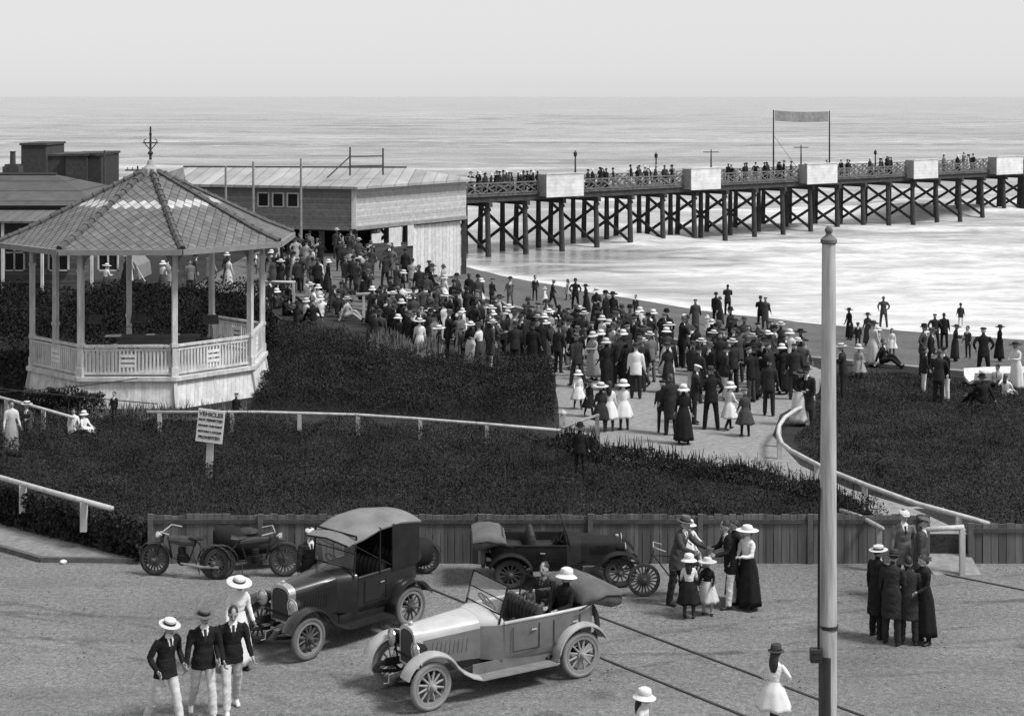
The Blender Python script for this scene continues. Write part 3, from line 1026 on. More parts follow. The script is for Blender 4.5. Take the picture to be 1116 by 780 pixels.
# banner
pa, pb = jshow(843, JW - 0.3, JTOP), jshow(904, JW - 0.6, JTOP)
bn = thing('banner', 'grey cloth banner strung between two thin poles on the jetty', 'banner', pa)
za, zb = at(843, 120, pa.y).z, at(904, 121, pb.y).z
for p, z in ((pa, za), (pb, zb)):
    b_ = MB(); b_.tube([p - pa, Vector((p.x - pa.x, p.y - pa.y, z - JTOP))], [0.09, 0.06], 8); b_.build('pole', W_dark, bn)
b_ = MB()
nn = 14
for i in range(nn):
    for t0, t1 in ((i / nn, (i + 1) / nn),):
        q0, q1 = pa.lerp(pb, 0.02 + 0.96 * t0) - pa, pa.lerp(pb, 0.02 + 0.96 * t1) - pa
        f0, f1 = 0.06 * math.sin(t0 * 19), 0.06 * math.sin(t1 * 19)
        g0, g1 = 0.10 * math.sin(math.pi * t0), 0.10 * math.sin(math.pi * t1)
        zt0, zt1 = za + (zb - za) * t0 - JTOP - g0 - 0.05, za + (zb - za) * t1 - JTOP - g1 - 0.05
        for dz in (0, -1.0):
            pass
        b_.add([(q0.x, q0.y + f0, zt0), (q1.x, q1.y + f1, zt1), (q1.x, q1.y + f1 * 1.6, zt1 - 1.05), (q0.x, q0.y + f0 * 1.6, zt0 - 1.05),
                (q0.x, q0.y + f0 + .02, zt0), (q1.x, q1.y + f1 + .02, zt1), (q1.x, q1.y + f1 * 1.6 + .02, zt1 - 1.05), (q0.x, q0.y + f0 * 1.6 + .02, zt0 - 1.05)],
               [(0, 1, 2, 3), (7, 6, 5, 4), (0, 4, 5, 1), (3, 2, 6, 7)])
b_.build('cloth', mat('banner_cloth', 0.20, var=0.3, scale=3), bn)
b_ = MB()
b_.tube([(pa - pa) + Vector((0, 0, (za - JTOP) * 0.62)), Vector((3.2, 1.5, 0.1))], 0.025, 4); b_.build('stay', W_dark, bn)

# ------------------------------------------------------------------ boat shed by the head of the jetty
A_ = Vector((-19.8, 103.5, 0)); B_ = Vector((-9.6, 100.4, 0)); C_ = Vector((-3.1, 109.6, 0)); D_ = Vector((-9.5, 119, 0)); E2 = Vector((-24, 116, 0))
BZ, UZ, TZ = -1.6, 2.15, 4.75
sh = thing('boat_shed', 'large boarded boat shed with pale low roof and open dark undercroft', 'shed', (B_.x, B_.y, LAWN_Z))
OFF = Vector((B_.x, B_.y, LAWN_Z))
def sbuild(b_, name, m, par=None):
    b_.v = [p - OFF for p in b_.v]
    return b_.build(name, m, par or sh)
def wall(p, q, z0, z1, th=0.15, b_=None):
    b_ = b_ or MB()
    m_ = (p + q) / 2
    b_.bar((p.x, p.y, (z0 + z1) / 2), (q.x, q.y, (z0 + z1) / 2), th, z1 - z0)
    return b_
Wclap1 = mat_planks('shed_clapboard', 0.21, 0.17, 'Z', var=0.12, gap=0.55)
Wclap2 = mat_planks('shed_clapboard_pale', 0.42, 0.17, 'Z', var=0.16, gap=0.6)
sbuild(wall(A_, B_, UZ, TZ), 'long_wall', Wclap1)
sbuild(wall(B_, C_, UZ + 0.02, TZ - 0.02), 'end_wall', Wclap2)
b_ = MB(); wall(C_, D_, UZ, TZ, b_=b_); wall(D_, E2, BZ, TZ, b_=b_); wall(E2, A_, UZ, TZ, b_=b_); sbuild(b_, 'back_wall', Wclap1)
b_ = MB(); b_.prism([(p.x * 0.998 - 0.02, p.y) for p in (A_, B_, C_, D_, E2)], UZ - 0.18, UZ - 0.02); sbuild(b_, 'upper_floor', W_brown)
b_ = MB(); b_.bar((B_.x, B_.y - 0.1, UZ), (B_.x, B_.y - 0.1, TZ), 0.28, 0.2); sbuild(b_, 'corner_board', W_cream)
b_ = MB()
for p, q in ((A_, B_), (B_, C_)):
    d = (q - p).normalized(); n_ = Vector((d.y, -d.x, 0)) * 0.12
    b_.bar((p.x + n_.x, p.y + n_.y, UZ + 0.02), (q.x + n_.x, q.y + n_.y, UZ + 0.02), 0.12, 0.22)
sbuild(b_, 'sill_board', W_grey)
# roof: low hip
def ov(p, k):
    c = Vector((-13.5, 110, 0)); d = (p - c).normalized(); return p + d * k
ra, rb = Vector((-22.0, 110.5, 5.45)), Vector((-7.2, 113.0, 5.3))
b_ = MB()
ea = [ov(p, 0.7) for p in (A_, B_, C_, D_, E2)]
ez = TZ - 0.02
vs = [Vector((p.x, p.y, ez)) for p in ea] + [ra, rb] + [Vector((p.x, p.y, ez - 0.16)) for p in ea]
b_.add(vs, [(0, 1, 6, 5), (1, 2, 6), (2, 3, 6), (3, 4, 5, 6), (4, 0, 5), (0, 7, 8, 1), (1, 8, 9, 2), (2, 9, 10, 3), (3, 10, 11, 4), (4, 11, 7, 0), (7, 11, 10, 9, 8)])
rf = sbuild(b_, 'roof', mat_planks('pale_sheet_roof', 0.32, 0.76, 'X', var=0.16, gap=0.6, depth=0.3, noise=0.5, streak=(1.5, 0.4, 1)))
b_ = MB(); b_.tube([ra, rb], 0.11, 6); sbuild(b_, 'ridge', W_iron)
b_ = MB(); b_.bar((-10.2, 104.0, 5.2), (-10.2, 104.0, 7.0), .1, .1); b_.bar((-8.2, 105.0, 5.2), (-8.2, 105.0, 6.9), .1, .1); b_.bar((-10.2, 104.0, 6.4), (-8.2, 105.0, 6.4), .06, .08); b_.bar((-10.2, 104.0, 5.8), (-8.2, 105.0, 5.8), .06, .08); b_.bar((-11.6, 103.6, 5.1), (-10.2, 104, 6.4), .07, .07)
sbuild(b_, 'roof_railing', W_brown)
for u in (288, 304, 320):
    k = (u - CU) / F
    # on the long wall
    d = (B_ - A_)
    t = (k * A_.y - A_.x) / (d.x - k * d.y)
    p = A_ + d * t
    dn = d.normalized(); n_ = Vector((dn.y, -dn.x, 0))
    b_ = MB()
    c0 = p + n_ * 0.10
    for s_ in (-0.36, 0.36):
        b_.bar((c0.x + dn.x * s_, c0.y + dn.y * s_, 3.42), (c0.x + dn.x * s_, c0.y + dn.y * s_, 4.22), 0.09, 0.09, up=n_)
    for z in (3.40, 4.24):
        b_.bar((c0.x - dn.x * .4, c0.y - dn.y * .4, z), (c0.x + dn.x * .4, c0.y + dn.y * .4, z), 0.10, 0.08)
    wd = sbuild(b_, 'window', W_cream)
    b_ = MB(); b_.bar((c0.x - dn.x * .33, c0.y - dn.y * .33, 3.82), (c0.x + dn.x * .33, c0.y + dn.y * .33, 3.82), 0.06, 0.76)
    mg, ntg, bg_ = new_mat('window_glass_dark') if 'window_glass_dark' not in MATS else (MATS['window_glass_dark'], None, None)
    if ntg:
        bg_.inputs['Base Color'].default_value = grey(0.02); bg_.inputs['Roughness'].default_value = 0.08; MATS['window_glass_dark'] = mg
    b_.v = [p_ - OFF for p_ in b_.v]
    b_.build('pane', mg, wd)
# undercroft posts, back lining, plank panel
for p in (A_.lerp(B_, 0.35), A_.lerp(B_, 0.6), A_.lerp(B_, 0.8), B_ + Vector((0, .2, 0)), B_.lerp(C_, 0.16), C_ + Vector((-.1, 0, 0))):
    b_ = MB(); b_.box((p.x, p.y + 0.12, (UZ - .2 + BZ) / 2), (0.34, 0.34, UZ - .2 - BZ)); sbuild(b_, 'undercroft_post', W_brown)
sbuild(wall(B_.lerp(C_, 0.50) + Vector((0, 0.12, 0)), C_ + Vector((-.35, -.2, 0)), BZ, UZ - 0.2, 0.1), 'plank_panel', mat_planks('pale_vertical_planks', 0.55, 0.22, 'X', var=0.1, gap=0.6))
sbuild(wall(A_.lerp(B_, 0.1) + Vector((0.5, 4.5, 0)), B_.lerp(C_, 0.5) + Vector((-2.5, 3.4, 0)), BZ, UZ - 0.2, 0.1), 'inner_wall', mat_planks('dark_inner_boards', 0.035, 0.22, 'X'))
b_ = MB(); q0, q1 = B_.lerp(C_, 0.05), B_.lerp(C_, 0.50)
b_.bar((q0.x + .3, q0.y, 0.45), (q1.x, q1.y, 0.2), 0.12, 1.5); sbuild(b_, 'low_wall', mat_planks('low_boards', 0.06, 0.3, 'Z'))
# notices pinned up on the low wall
for t, w_, h_, lab in ((0.17, 0.9, 0.62, 'small pale notice board nearest the shed corner post'), (0.33, 1.15, 1.15, 'large square pale notice board in the shed opening'), (0.47, 0.6, 1.25, 'narrow upright pale notice board beside the plank panel')):
    p = B_.lerp(C_, t); d = (C_ - B_).normalized(); n_ = Vector((d.y, -d.x, 0))
    b_ = MB(); b_.bar(Vector((-w_ / 2, 0, 0)) @ Matrix.Identity(3) if False else d * (-w_ / 2), d * (w_ / 2), 0.05, h_)
    b_.bar(d * (-w_ / 2 - .02) + Vector((0, 0, -h_ / 2 - .03)), d * (w_ / 2 + .02) + Vector((0, 0, -h_ / 2 - .03)), 0.08, 0.06)
    o = b_.build('notice_board', W_cream); o.location = (p.x + n_.x * 0.14, p.y + n_.y * 0.14, 1.42); tag(o, lab, 'notice board', 'notice boards under the shed')

# tall thin poles about the shed
def thin_pole(u, v0, v1, Y, lab, arm=0.0):
    p = at(u, v0, Y); q = at(u, v1, Y)
    gz0 = min(p.z, ground_z(p.x, Y))
    t = thing('telegraph_pole', lab, 'pole', (p.x, Y, gz0), 0, 'thin poles around the shed and house')
    h = q.z - gz0
    b_ = MB(); b_.tube([(0, 0, 0), (0, 0, h)], [0.10, 0.06], 7); b_.build('shaft', W_brown if arm else W_grey, t)
    if arm:
        b_ = MB(); b_.bar((-arm, 0, h - 0.3), (arm, 0, h - 0.3), 0.08, 0.10)
        for s_ in (-0.8, -0.4, 0.4, 0.8):
            b_.tube([(arm * s_, 0, h - 0.26), (arm * s_, 0, h - 0.1)], 0.035, 5)
        b_.build('crossarm', W_brown, t)
thin_pole(114, 240, 164, 104, 'telegraph pole beside the dark brick block', 0.55)
thin_pole(150, 240, 181, 118, 'low telegraph pole behind the bandstand roof peak', 0.9)
thin_pole(246, 300, 181, 97, 'short grey pole nearest the bandstand before the shed')
thin_pole(276, 300, 176, 96, 'tall grey pole before the shed beside the first window')
thin_pole(328, 300, 173, 96, 'tallest grey pole before the shed past the three windows')

# breakwater of dark rock beyond the shed
bk = MB()
nbk = 90
prof_ = []
vs, fs = [], []
for i in range(nbk):
    t = i / (nbk - 1)
    p = at(176 + t * (372 - 176), 186, 165 - 20 * t)
    hw = 2.2
    jit = [rng.uniform(-.25, .25) for _ in range(5)]
    prof = [(-hw, -3.6), (-1.4, -1.2 + jit[0]), (-0.6, 2.55 + jit[1] * .5), (0.6, 2.6 + jit[2] * .5), (1.4, -1.0 + jit[3]), (hw, -3.6)]
    if t < 0.04 or t > 0.97:
        prof = [(a, -3.6 + (z + 3.6) * 0.5) for a, z in prof]
    vs += [(p.x, p.y + a, z) for a, z in prof]
for i in range(nbk - 1):
    for j in range(5):
        fs.append((i * 6 + j, i * 6 + j + 1, (i + 1) * 6 + j + 1, (i + 1) * 6 + j))
bk.add(vs, fs)
tag(bk.build('breakwater', mat('breakwater_rock', 0.05, var=0.5, scale=0.8, bump=0.6)), 'long low dark breakwater in the sea beyond the shed roof', 'breakwater')

# ------------------------------------------------------------------ house at the edge, brick block behind
HY = 84.0
hx0, hx1 = at(-170, 225, HY).x, at(104, 225, HY).x
hs = thing('house', 'long low house with dark ribbed roof and verandah', 'house', (hx1 - 4, HY, LAWN_Z))
HO = Vector((hx1 - 4, HY, LAWN_Z))
def hbuild(b_, name, m, par=None):
    b_.v = [p - HO for p in b_.v]
    return b_.build(name, m, par or hs)
ez, rz_ = at(0, 224, HY).z, at(0, 190, HY + 6).z
def corrug(name, g, pitch):
    return mat_planks(name, g, pitch, 'X', var=0.08, gap=0.55, depth=0.6, noise=1.2)
b_ = MB(); b_.box(((hx0 + hx1) / 2 - .4, HY + 5.2, (LAWN_Z + ez) / 2), (hx1 - hx0 - 1.2, 9.0, ez - LAWN_Z - 0.02)); hbuild(b_, 'wall', mat_planks('house_boards', 0.10, 0.2, 'Z'))
b_ = MB()
e0, e1, e2, e3 = (hx0, HY, ez), (hx1 + .2, HY, ez), (hx1 + .2, HY + 11, ez), (hx0, HY + 11, ez)
r0, r1 = (hx0 + 3, HY + 5.5, rz_), (hx1 - 3.5, HY + 5.5, rz_)
b_.add([e0, e1, e2, e3, r0, r1], [(0, 1, 5, 4), (1, 2, 5), (2, 3, 4, 5), (3, 0, 4), (3, 2, 1, 0)])
roof_h = hbuild(b_, 'roof', mat_planks('ribbed_dark_roof', 0.085, 0.42, 'Z', var=0.15, gap=0.5, depth=0.7, noise=1.5))
b_ = MB(); b_.tube([r0, r1], 0.13, 6); hbuild(b_, 'ridge', W_iron)
vz0, vz1 = at(0, 228, HY - .1).z, at(0, 241, HY - 2.6).z
b_ = MB(); b_.add([(hx0, HY + .55, vz0), (hx1, HY + .55, vz0), (hx1 + .3, HY - 2.6, vz1), (hx0, HY - 2.6, vz1), (hx0, HY + .55, vz0 - .1), (hx1, HY + .55, vz0 - .1), (hx1 + .3, HY - 2.6, vz1 - .1), (hx0, HY - 2.6, vz1 - .1)],
                  [(0, 1, 2, 3), (7, 6, 5, 4), (2, 6, 7, 3), (1, 5, 6, 2)])
hbuild(b_, 'verandah_roof', mat_planks('verandah_iron', 0.12, 0.5, 'X', var=0.1, gap=0.6))
for u in (3, 46, -40, 90, 100):
    p = at(u, 250, HY - 2.4); b_ = MB(); b_.box((p.x, p.y, (LAWN_Z + vz1 - .1) / 2), (0.13, 0.13, vz1 - .1 - LAWN_Z)); hbuild(b_, 'verandah_post', W_cream)
for u in (16, 118, 64):
    p = at(u, 250, HY + .65)
    b_ = MB()
    for s_ in (-.5, 0, .5): b_.box((p.x + s_, p.y - .03, 2.2), (0.08, 0.10, 1.9))
    for z in (1.28, 2.2, 3.12): b_.box((p.x, p.y - .035, z), (1.08, 0.09, 0.08))
    wd = hbuild(b_, 'window', W_cream)
    b_ = MB(); b_.box((p.x, p.y + .02, 2.2), (1.0, 0.06, 1.82)); b_.v = [q - HO for q in b_.v]; b_.build('pane', MATS['window_glass_dark'], wd)

Wbrick = mat('dark_brick', 0.05, var=0.35, scale=4, bump=0.5)
BY = 122
kb = thing('brick_building', 'dark brick block with a taller square end above the roofs', 'building', (at(60, 195, BY).x, BY + 3, LAWN_Z))
KO = Vector((at(60, 195, BY).x, BY + 3, LAWN_Z))
def kbuild(b_, name, m, par=None):
    b_.v = [p - KO for p in b_.v]; return b_.build(name, m, par or kb)
def blk(u0, u1, vt, Y0, Y1, name, m=Wbrick):
    x0, x1, z = at(u0, vt, Y0).x, at(u1, vt, Y0).x, at(u0, vt, Y0).z
    b_ = MB(); b_.box(((x0 + x1) / 2, (Y0 + Y1) / 2, (z - 1.5) / 2), (x1 - x0, Y1 - Y0, z + 1.5))
    b_.box(((x0 + x1) / 2, (Y0 + Y1) / 2, z + 0.05), (x1 - x0 + .2, Y1 - Y0 + .2, 0.16))
    return kbuild(b_, name, m)
blk(23, 50, 158, BY, BY + 5, 'tower')
blk(50.3, 71, 170, BY + .6, BY + 6, 'wing', mat('dark_brick_worn', 0.065, var=0.3, scale=4, bump=0.4))
blk(71.3, 95, 169.5, BY + .2, BY + 6, 'wing')
blk(95.3, 110, 169, BY + .4, BY + 6, 'wing', mat('dark_brick_sooty', 0.035, var=0.3, scale=4, bump=0.4))
ch = thing('chimney', 'slim chimney with a stepped base above the house roof', 'chimney', at(14, 186, 93))
cz = at(14, 165, 93).z - at(14, 186, 93).z
b_ = MB(); b_.box((0, 0, -1.2), (0.9, 0.9, 2.9)); b_.box((0, 0, 0.3), (0.72, 0.72, 0.14)); b_.build('base', Wbrick, ch)
b_ = MB(); b_.lathe([(0.17, 0.3), (0.15, cz * 0.95), (0.18, cz * 0.96), (0.18, cz)], 10); b_.build('flue', Wbrick, ch)

# pale tent-like sheet and low buildings glimpsed beyond the bandstand
tn = thing('tent', 'low rounded pale canvas tent beyond the bandstand posts', 'tent', at(128, 300, 88))
b_ = MB()
pr = [(-1.5, 0), (-1.4, 0.7), (-0.95, 1.15), (-0.35, 1.35), (0.35, 1.35), (0.95, 1.15), (1.4, 0.7), (1.5, 0)]
b_.add([(x, -1.5, z) for x, z in pr] + [(x, 1.5, z) for x, z in pr], [(i, i + 1, 9 + i, 8 + i) for i in range(7)] + [tuple(range(8)), tuple(range(15, 7, -1))])
b_.build('canvas', mat('tent_canvas', 0.17, var=0.2, scale=3), tn)
tz = tn.location.z; tn.location.z = LAWN_Z
for s_ in (-1.35, 1.35):
    b_ = MB(); b_.tube([(s_, -1.52, 0.7), (s_ * 1.5, -2.4, 0.0)], 0.02, 5); b_.build('guy_rope', W_cream, tn)

# ------------------------------------------------------------------ vegetation
def leaf_material(name, g, rnd=0.4):
    m, nt, b = new_mat(name)
    L = nt.links.new
    geo = nt.nodes.new('ShaderNodeNewGeometry')
    tc = nt.nodes.new('ShaderNodeTexCoord')
    n1 = N(nt, 'ShaderNodeTexNoise', Scale=0.9, Detail=4.0)
    L(tc.outputs['Object'], n1.inputs['Vector'])
    c1 = ramp(nt, geo.outputs['Random Per Island'], [(0.0, g * (1 - rnd)), (0.7, g), (1.0, g * 1.35)])
    c2 = ramp(nt, n1.outputs['Fac'], [(0.3, 0.5), (0.7, 1.55)])
    mu = N(nt, 'ShaderNodeVectorMath', operation='MULTIPLY'); L(c1, mu.inputs[0]); L(c2, mu.inputs[1])
    L(mu.outputs[0], b.inputs['Base Color'])
    b.inputs['Roughness'].default_value = 0.9
    b.inputs['Specular IOR Level'].default_value = 0.03
    return m
LEAF = leaf_material('shrub_leaves', 0.034)
LEAF2 = leaf_material('low_cover_leaves', 0.042)
GRASSM = leaf_material('grass_blades', 0.04)

def sample_poly(poly, n):
    P = np.array(poly)
    lo, hi = P.min(0), P.max(0)
    out = []
    while sum(len(o_) for o_ in out) < n:
        q = nrg.uniform(lo, hi, size=(n, 2))
        out.append(q[in_poly(q[:, 0], q[:, 1], poly)])
    return np.concatenate(out)[:n]

def bed(name, poly, z0, h, n, size, label, cat, m=LEAF, seed=1, msc=0.8, spikes=0, slope=None, kind=None, up=0.3):
    """a bed of growth: leaves through mounds of uneven height"""
    q = sample_poly(poly, n)
    mound = 0.30 + 0.80 * vnoise(q[:, 0], q[:, 1], msc, seed) + 0.30 * (vnoise(q[:, 0], q[:, 1], msc * 3.3, seed + 2) - 0.5)
    hh = h * mound
    base = z0 if slope is None else np.array([slope(x, y) for x, y in q])
    z = base + hh * np.power(nrg.uniform(0, 1, n), 0.45)
    V = leaf_quads(np.c_[q, z], size, up)
    if spikes:
        k = nrg.integers(0, n, spikes)
        P = np.c_[q[k], (base if np.isscalar(base) else base[k]) + hh[k]]
        L_ = nrg.uniform(0.12, 0.34, spikes)
        t = nrg.normal(0, 0.22, size=(spikes, 2))
        top = P + np.c_[t * L_[:, None], L_]
        wv = nrg.normal(size=(spikes, 3)); wv[:, 2] *= 0.2
        wv = wv / np.linalg.norm(wv, axis=1, keepdims=True) * 0.018
        S = np.stack([P - wv - [0, 0, .08], P + wv - [0, 0, .08], top + wv * 0.3, top - wv * 0.3], 1)
        V = np.concatenate([V, S])
    o = quads(name, V, m)
    return tag(o, label, cat, kind=kind)

# hedge along the street fence, its near edge hanging over the boards
p_front = [(-7.8, 36.45), (8.6, 36.45), g2(940, 590), g2(858, 545), g2(800, 528), g2(720, 510), g2(640, 497), g2(618, 474), (-1.2, 46.6), (-7.6, 47.4), (-11.6, 42.5), (-12.0, 40.0)]
p_front = [(-7.8, 36.45), (8.4, 36.45), (8.1, 38.2), (7.4, 39.6), (6.2, 40.9), (4.3, 42.2), (2.4, 43.4), (1.3, 46.0), (-3.0, 47.0), (-7.8, 48.4), (-13.5, 48.6), (-15.2, 41.8), (-12.2, 39.7)]
bed('hedge', p_front, LAWN_Z - 0.1, 0.68, 165000, 0.029, 'broad dark hedge bank behind the plank fence along the street', 'hedge', LEAF, 1, 0.7, spikes=500)
p_edge = [(1.2, 45.2), (2.2, 43.2), (4.1, 41.9), (6.0, 40.6), (7.1, 39.4), (7.9, 37.8), (8.3, 37.9), (7.5, 39.8), (6.35, 41.2), (4.4, 42.5), (2.5, 43.8), (1.4, 46.2)]
bed('hedge', p_edge, LAWN_Z - 0.1, 0.50, 26000, 0.03, 'thick dark hedge border along the edge of the pale path', 'hedge', LEAF, 23, 1.4, spikes=500)
# bed between the long white rail and the crowd
p_mid = [(-8.0, 50.5), (1.2, 47.6), (1.35, 50.5), (1.45, 56.6), (-3.2, 57.3), (-5.0, 59.2), (-6.3, 62.5), (-9.0, 67), (-9.5, 62), (-8.2, 55)]
bed('hedge', p_mid, LAWN_Z - 0.1, 0.95, 115000, 0.034, 'dark shrub bed between the long white rail and the crowd', 'hedge', LEAF, 5, 0.55, spikes=200)
# shrubs far side of bandstand
p_bs = [(-24, 61), (-8.6, 60.5), (-9.6, 67.5), (-11.5, 76), (-25, 77)]
bed('hedge', p_bs, LAWN_Z - 0.1, 1.5, 50000, 0.07, 'dark shrubs on the far side of the bandstand', 'hedge', leaf_material('laurel_leaves', 0.018), 8, 0.4)
p_bl = [(-24, 52), (-15.8, 50), (-15.6, 56), (-17, 60), (-24, 61)]
bed('hedge', p_bl, LAWN_Z - 0.1, 1.1, 16000, 0.07, 'dark shrubs beside the bandstand near the house', 'hedge', LEAF, 9, 0.5)
bush_c = gnd(66, 454, LAWN_Z)
a_ = [(bush_c.x + 1.3 * math.cos(t), bush_c.y + 0.3 + 0.5 * math.sin(t)) for t in np.linspace(0, 2 * math.pi, 12)[:-1]]
bed('bush', a_, LAWN_Z, 0.95, 3500, 0.05, 'round dark bush against the white base of the bandstand', 'bush', LEAF, 3, 0.9)
# right-hand bank: low cover and rough grass
p_r = [(8.35, 40.3), (11.2, 36.6), (19, 36.5), (19.5, 52), (15.6, 55.4), (10.8, 57.0), (9.6, 52), (8.9, 48.5), (7.9, 46.2), (7.7, 43.6)]
bed('ground_cover', p_r, LAWN_Z - 0.05, 0.30, 120000, 0.029, 'dark low ground cover on the bank inside the curved rail', 'ground cover', LEAF2, 12, 0.35, spikes=300, kind='stuff')
p_gr = [(-15.8, 48.8), (-7.9, 48.6), (-8.0, 50.4), (-15.8, 50.4)]
bed('grass', p_gr, LAWN_Z - 0.02, 0.12, 9000, 0.045, 'rough pale grass strip at the foot of the bandstand', 'grass', leaf_material('pale_grass', 0.12), 14, 0.6, spikes=900, kind='stuff')
# fringe of dry reeds in front of the seated spectators
p_reed = [(-5.2, 58.9), (-3.0, 57.4), (-2.3, 57.7), (-4.3, 59.6)]
bed('reeds', p_reed, LAWN_Z, 1.0, 700, 0.05, 'pale reedy tuft before the front of the crowd', 'plant', leaf_material('dry_reed', 0.16), 17, 1.2, spikes=700)
# ivy on the corner bank
q = []
for (x0, y0), (x1, y1), n in (((-15.5, 42.1), (-12.4, 39.55), 2500), ((-12.4, 39.55), (-7.95, 36.15), 6000)):
    t = nrg.uniform(0, 1, n)
    d = np.array([y1 - y0, -(x1 - x0)]); d = d / np.linalg.norm(d)
    if d[1] > 0: d = -d
    off = nrg.uniform(0.0, 0.28, n)
    q.append(np.c_[x0 + (x1 - x0) * t + d[0] * off, y0 + (y1 - y0) * t + d[1] * off, nrg.uniform(0.08, 0.95, n)])
tag(quads('ivy', leaf_quads(np.concatenate(q), 0.06), LEAF), 'dark ivy hanging over the bank at the street corner', 'ivy')

# ------------------------------------------------------------------ fences and rails
def plank_fence(name, x0, x1, y, h, label):
    t = thing(name, label, 'fence', (x0, y, 0), 0, 'plank fences along the street')
    b_ = MB(); x = 0.0
    while x < x1 - x0 - 0.05:
        w_ = rng.uniform(0.15, 0.19)
        hh = h + rng.uniform(-0.025, 0.025)
        b_.box((x + w_ / 2, rng.uniform(-.006, .006), hh / 2), (w_ - 0.012, 0.035, hh), rz=0)
        x += w_
    b_.build('board_panel', mat_planks('grey_fence_boards', 0.115, 0.17, 'X', var=0.3, gap=0.9, depth=0.1, noise=3, streak=(4, 1, 0.4)), t)
    b_ = MB(); b_.box(((x1 - x0) / 2, -0.035, h - 0.14), (x1 - x0, 0.03, 0.09)); b_.build('rail', W_brown, t)
    n = int((x1 - x0) / 2.4) + 1
    for i in range(n):
        b_ = MB(); b_.box((min(i * 2.4 + .06, x1 - x0 - .06), -0.05, (h + 0.03) / 2), (0.11, 0.06, h + 0.03)); b_.build('post', mat('fence_post', 0.10, var=0.3, scale=5, bump=0.3), t)
    return t
plank_fence('plank_fence', -7.95, 9.05, 36.1, 1.06, 'long grey plank fence behind the parked vehicles')
plank_fence('plank_fence', 9.95, 24.0, 36.1, 0.86, 'lower plank fence past the gap with the white gate rail')

def rail_fence(pts, posts, label, r=0.045, gap=0.55, name='rail_fence', m=None, group='white rails round the garden beds', pw=0.11):
    """pts: the rail's own line; posts: distances along it in 0..1"""
    pts = [Vector(p) for p in pts]
    base = pts[0].copy(); base.z -= gap
    t = thing(name, label, 'rail', base, 0, group)
    P = [p - base for p in pts]
    b_ = MB()
    b_.tube(P, r, 7)
    b_.build('rail', m or W_rail, t, smooth=True)
    d = [0]
    for a, b2 in zip(P, P[1:]): d.append(d[-1] + (b2 - a).length)
    for f in posts:
        s_ = f * d[-1]
        for i in range(len(P) - 1):
            if d[i] <= s_ <= d[i + 1] + 1e-6:
                q = P[i].lerp(P[i + 1], (s_ - d[i]) / max(1e-6, d[i + 1] - d[i])); break
        b_ = MB(); b_.box((q.x, q.y, q.z - gap / 2 - 0.08), (pw, pw, gap + 0.1)); b_.build('post', m or W_rail, t)
    return t
def rl(pts, z):
    return [gnd(u, v, z) for u, v in pts]
RZ = LAWN_Z + 0.56
rail_fence(rl([(-60, 412), (0, 433), (38, 443), (80, 455)], RZ), [0.05, 0.3, 0.55, 0.8, 0.98], 'white rail sloping past the bush before the bandstand')
rail_fence(rl([(160, 449), (285, 449), (390, 452), (452, 456), (530, 462), (612, 469)], RZ), [0.03, 0.2, 0.36, 0.5, 0.655, 0.82], 'long thin white rail from the bandstand to the path')
ps = gnd(613, 487, LAWN_Z)
t = thing('gate_post', 'stout pale corner post where the long rail meets the path', 'post', (ps.x, ps.y, LAWN_Z))
b_ = MB(); b_.box((0, 0, 0.46), (0.17, 0.17, 0.92)); b_.build('shaft', W_rail, t)
b_ = MB(); b_.lathe([(0.13, 0.92), (0.13, 0.95), (0.01, 1.03)], 4); b_.build('cap', W_rail, t)
rail_fence(rl([(613, 466), (632, 459), (652, 452)], RZ + .1), [0.97], 'short grey rail running from the corner post beside the girls', r=0.04, m=W_grey)
rail_fence(rl([(-60, 503), (0, 520), (60, 537), (122, 554)], RZ), [0.2, 0.5, 0.85], 'heavy white rail along the bank at the street corner', r=0.062, pw=0.14)
c_pts = [(884, 440), (868, 446), (855, 455), (849, 464), (848, 473), (852, 483), (862, 491), (900, 511), (945, 529)]
cp = rl(c_pts, RZ) + [gnd(1000, 549, RZ - 0.08), gnd(1062, 566, RZ - 0.27), gnd(1078, 571, RZ - 0.31)]
rail_fence(cp, [0.02, 0.26, 0.37, 0.6, 0.76, 0.95], 'long curved white rail sweeping round the path and down the bank', r=0.058, pw=0.12)
rail_fence(rl([(916, 556), (938, 563), (962, 576)], 0.95), [0.1, 0.9], 'short weathered rail by the steps beside the big pole', r=0.05, gap=0.9, m=mat('worn_rail', 0.28, var=0.3, scale=6))
rail_fence([gnd(1005, 577, 1.0), gnd(1050, 574, 1.02)], [0.0, 0.97], 'white gate rail across the gap in the street fence', r=0.055, gap=1.0)
# ramp through the gap in the fence
b_ = MB()
b_.add([(9.0, 35.2, 0.006), (10.0, 35.2, 0.006), (10.1, 38.6, LAWN_Z + .02), (8.7, 38.6, LAWN_Z + .02), (9.0, 35.2, -0.1), (10.0, 35.2, -0.1), (10.1, 38.6, -.1), (8.7, 38.6, -.1)], [(0, 1, 2, 3), (0, 4, 5, 1), (1, 5, 6, 2), (3, 2, 6, 7), (0, 3, 7, 4)])
setting(b_.build('ramp', gravel))
# rails at the promenade edge by the shed
p1, p2 = stand(352, 322 - 0, 0), None
def rail_px(pts, Y, label, r, gap, posts):
    rail_fence([at(u, v, y) for (u, v), y in zip(pts, Y)], posts, label, r=r, gap=gap, group='white rails at the promenade edge')
rail_px([(388, 321), (430, 319.5), (470, 318.5)], [71, 71.4, 71.8], 'near white rail of the pair before the shed', 0.075, 1.0, [0.1, 0.5, 0.95])
rail_px([(396, 313), (436, 316), (470, 318.3)], [77.5, 76, 72.2], 'slanting white rail that joins the near rail before the shed', 0.06, 1.0, [0.05, 0.6])
rail_px([(286, 307), (322, 307.5)], [76, 76], 'short white rail beside the bandstand corner post', 0.06, 1.0, [0.05, 0.95])

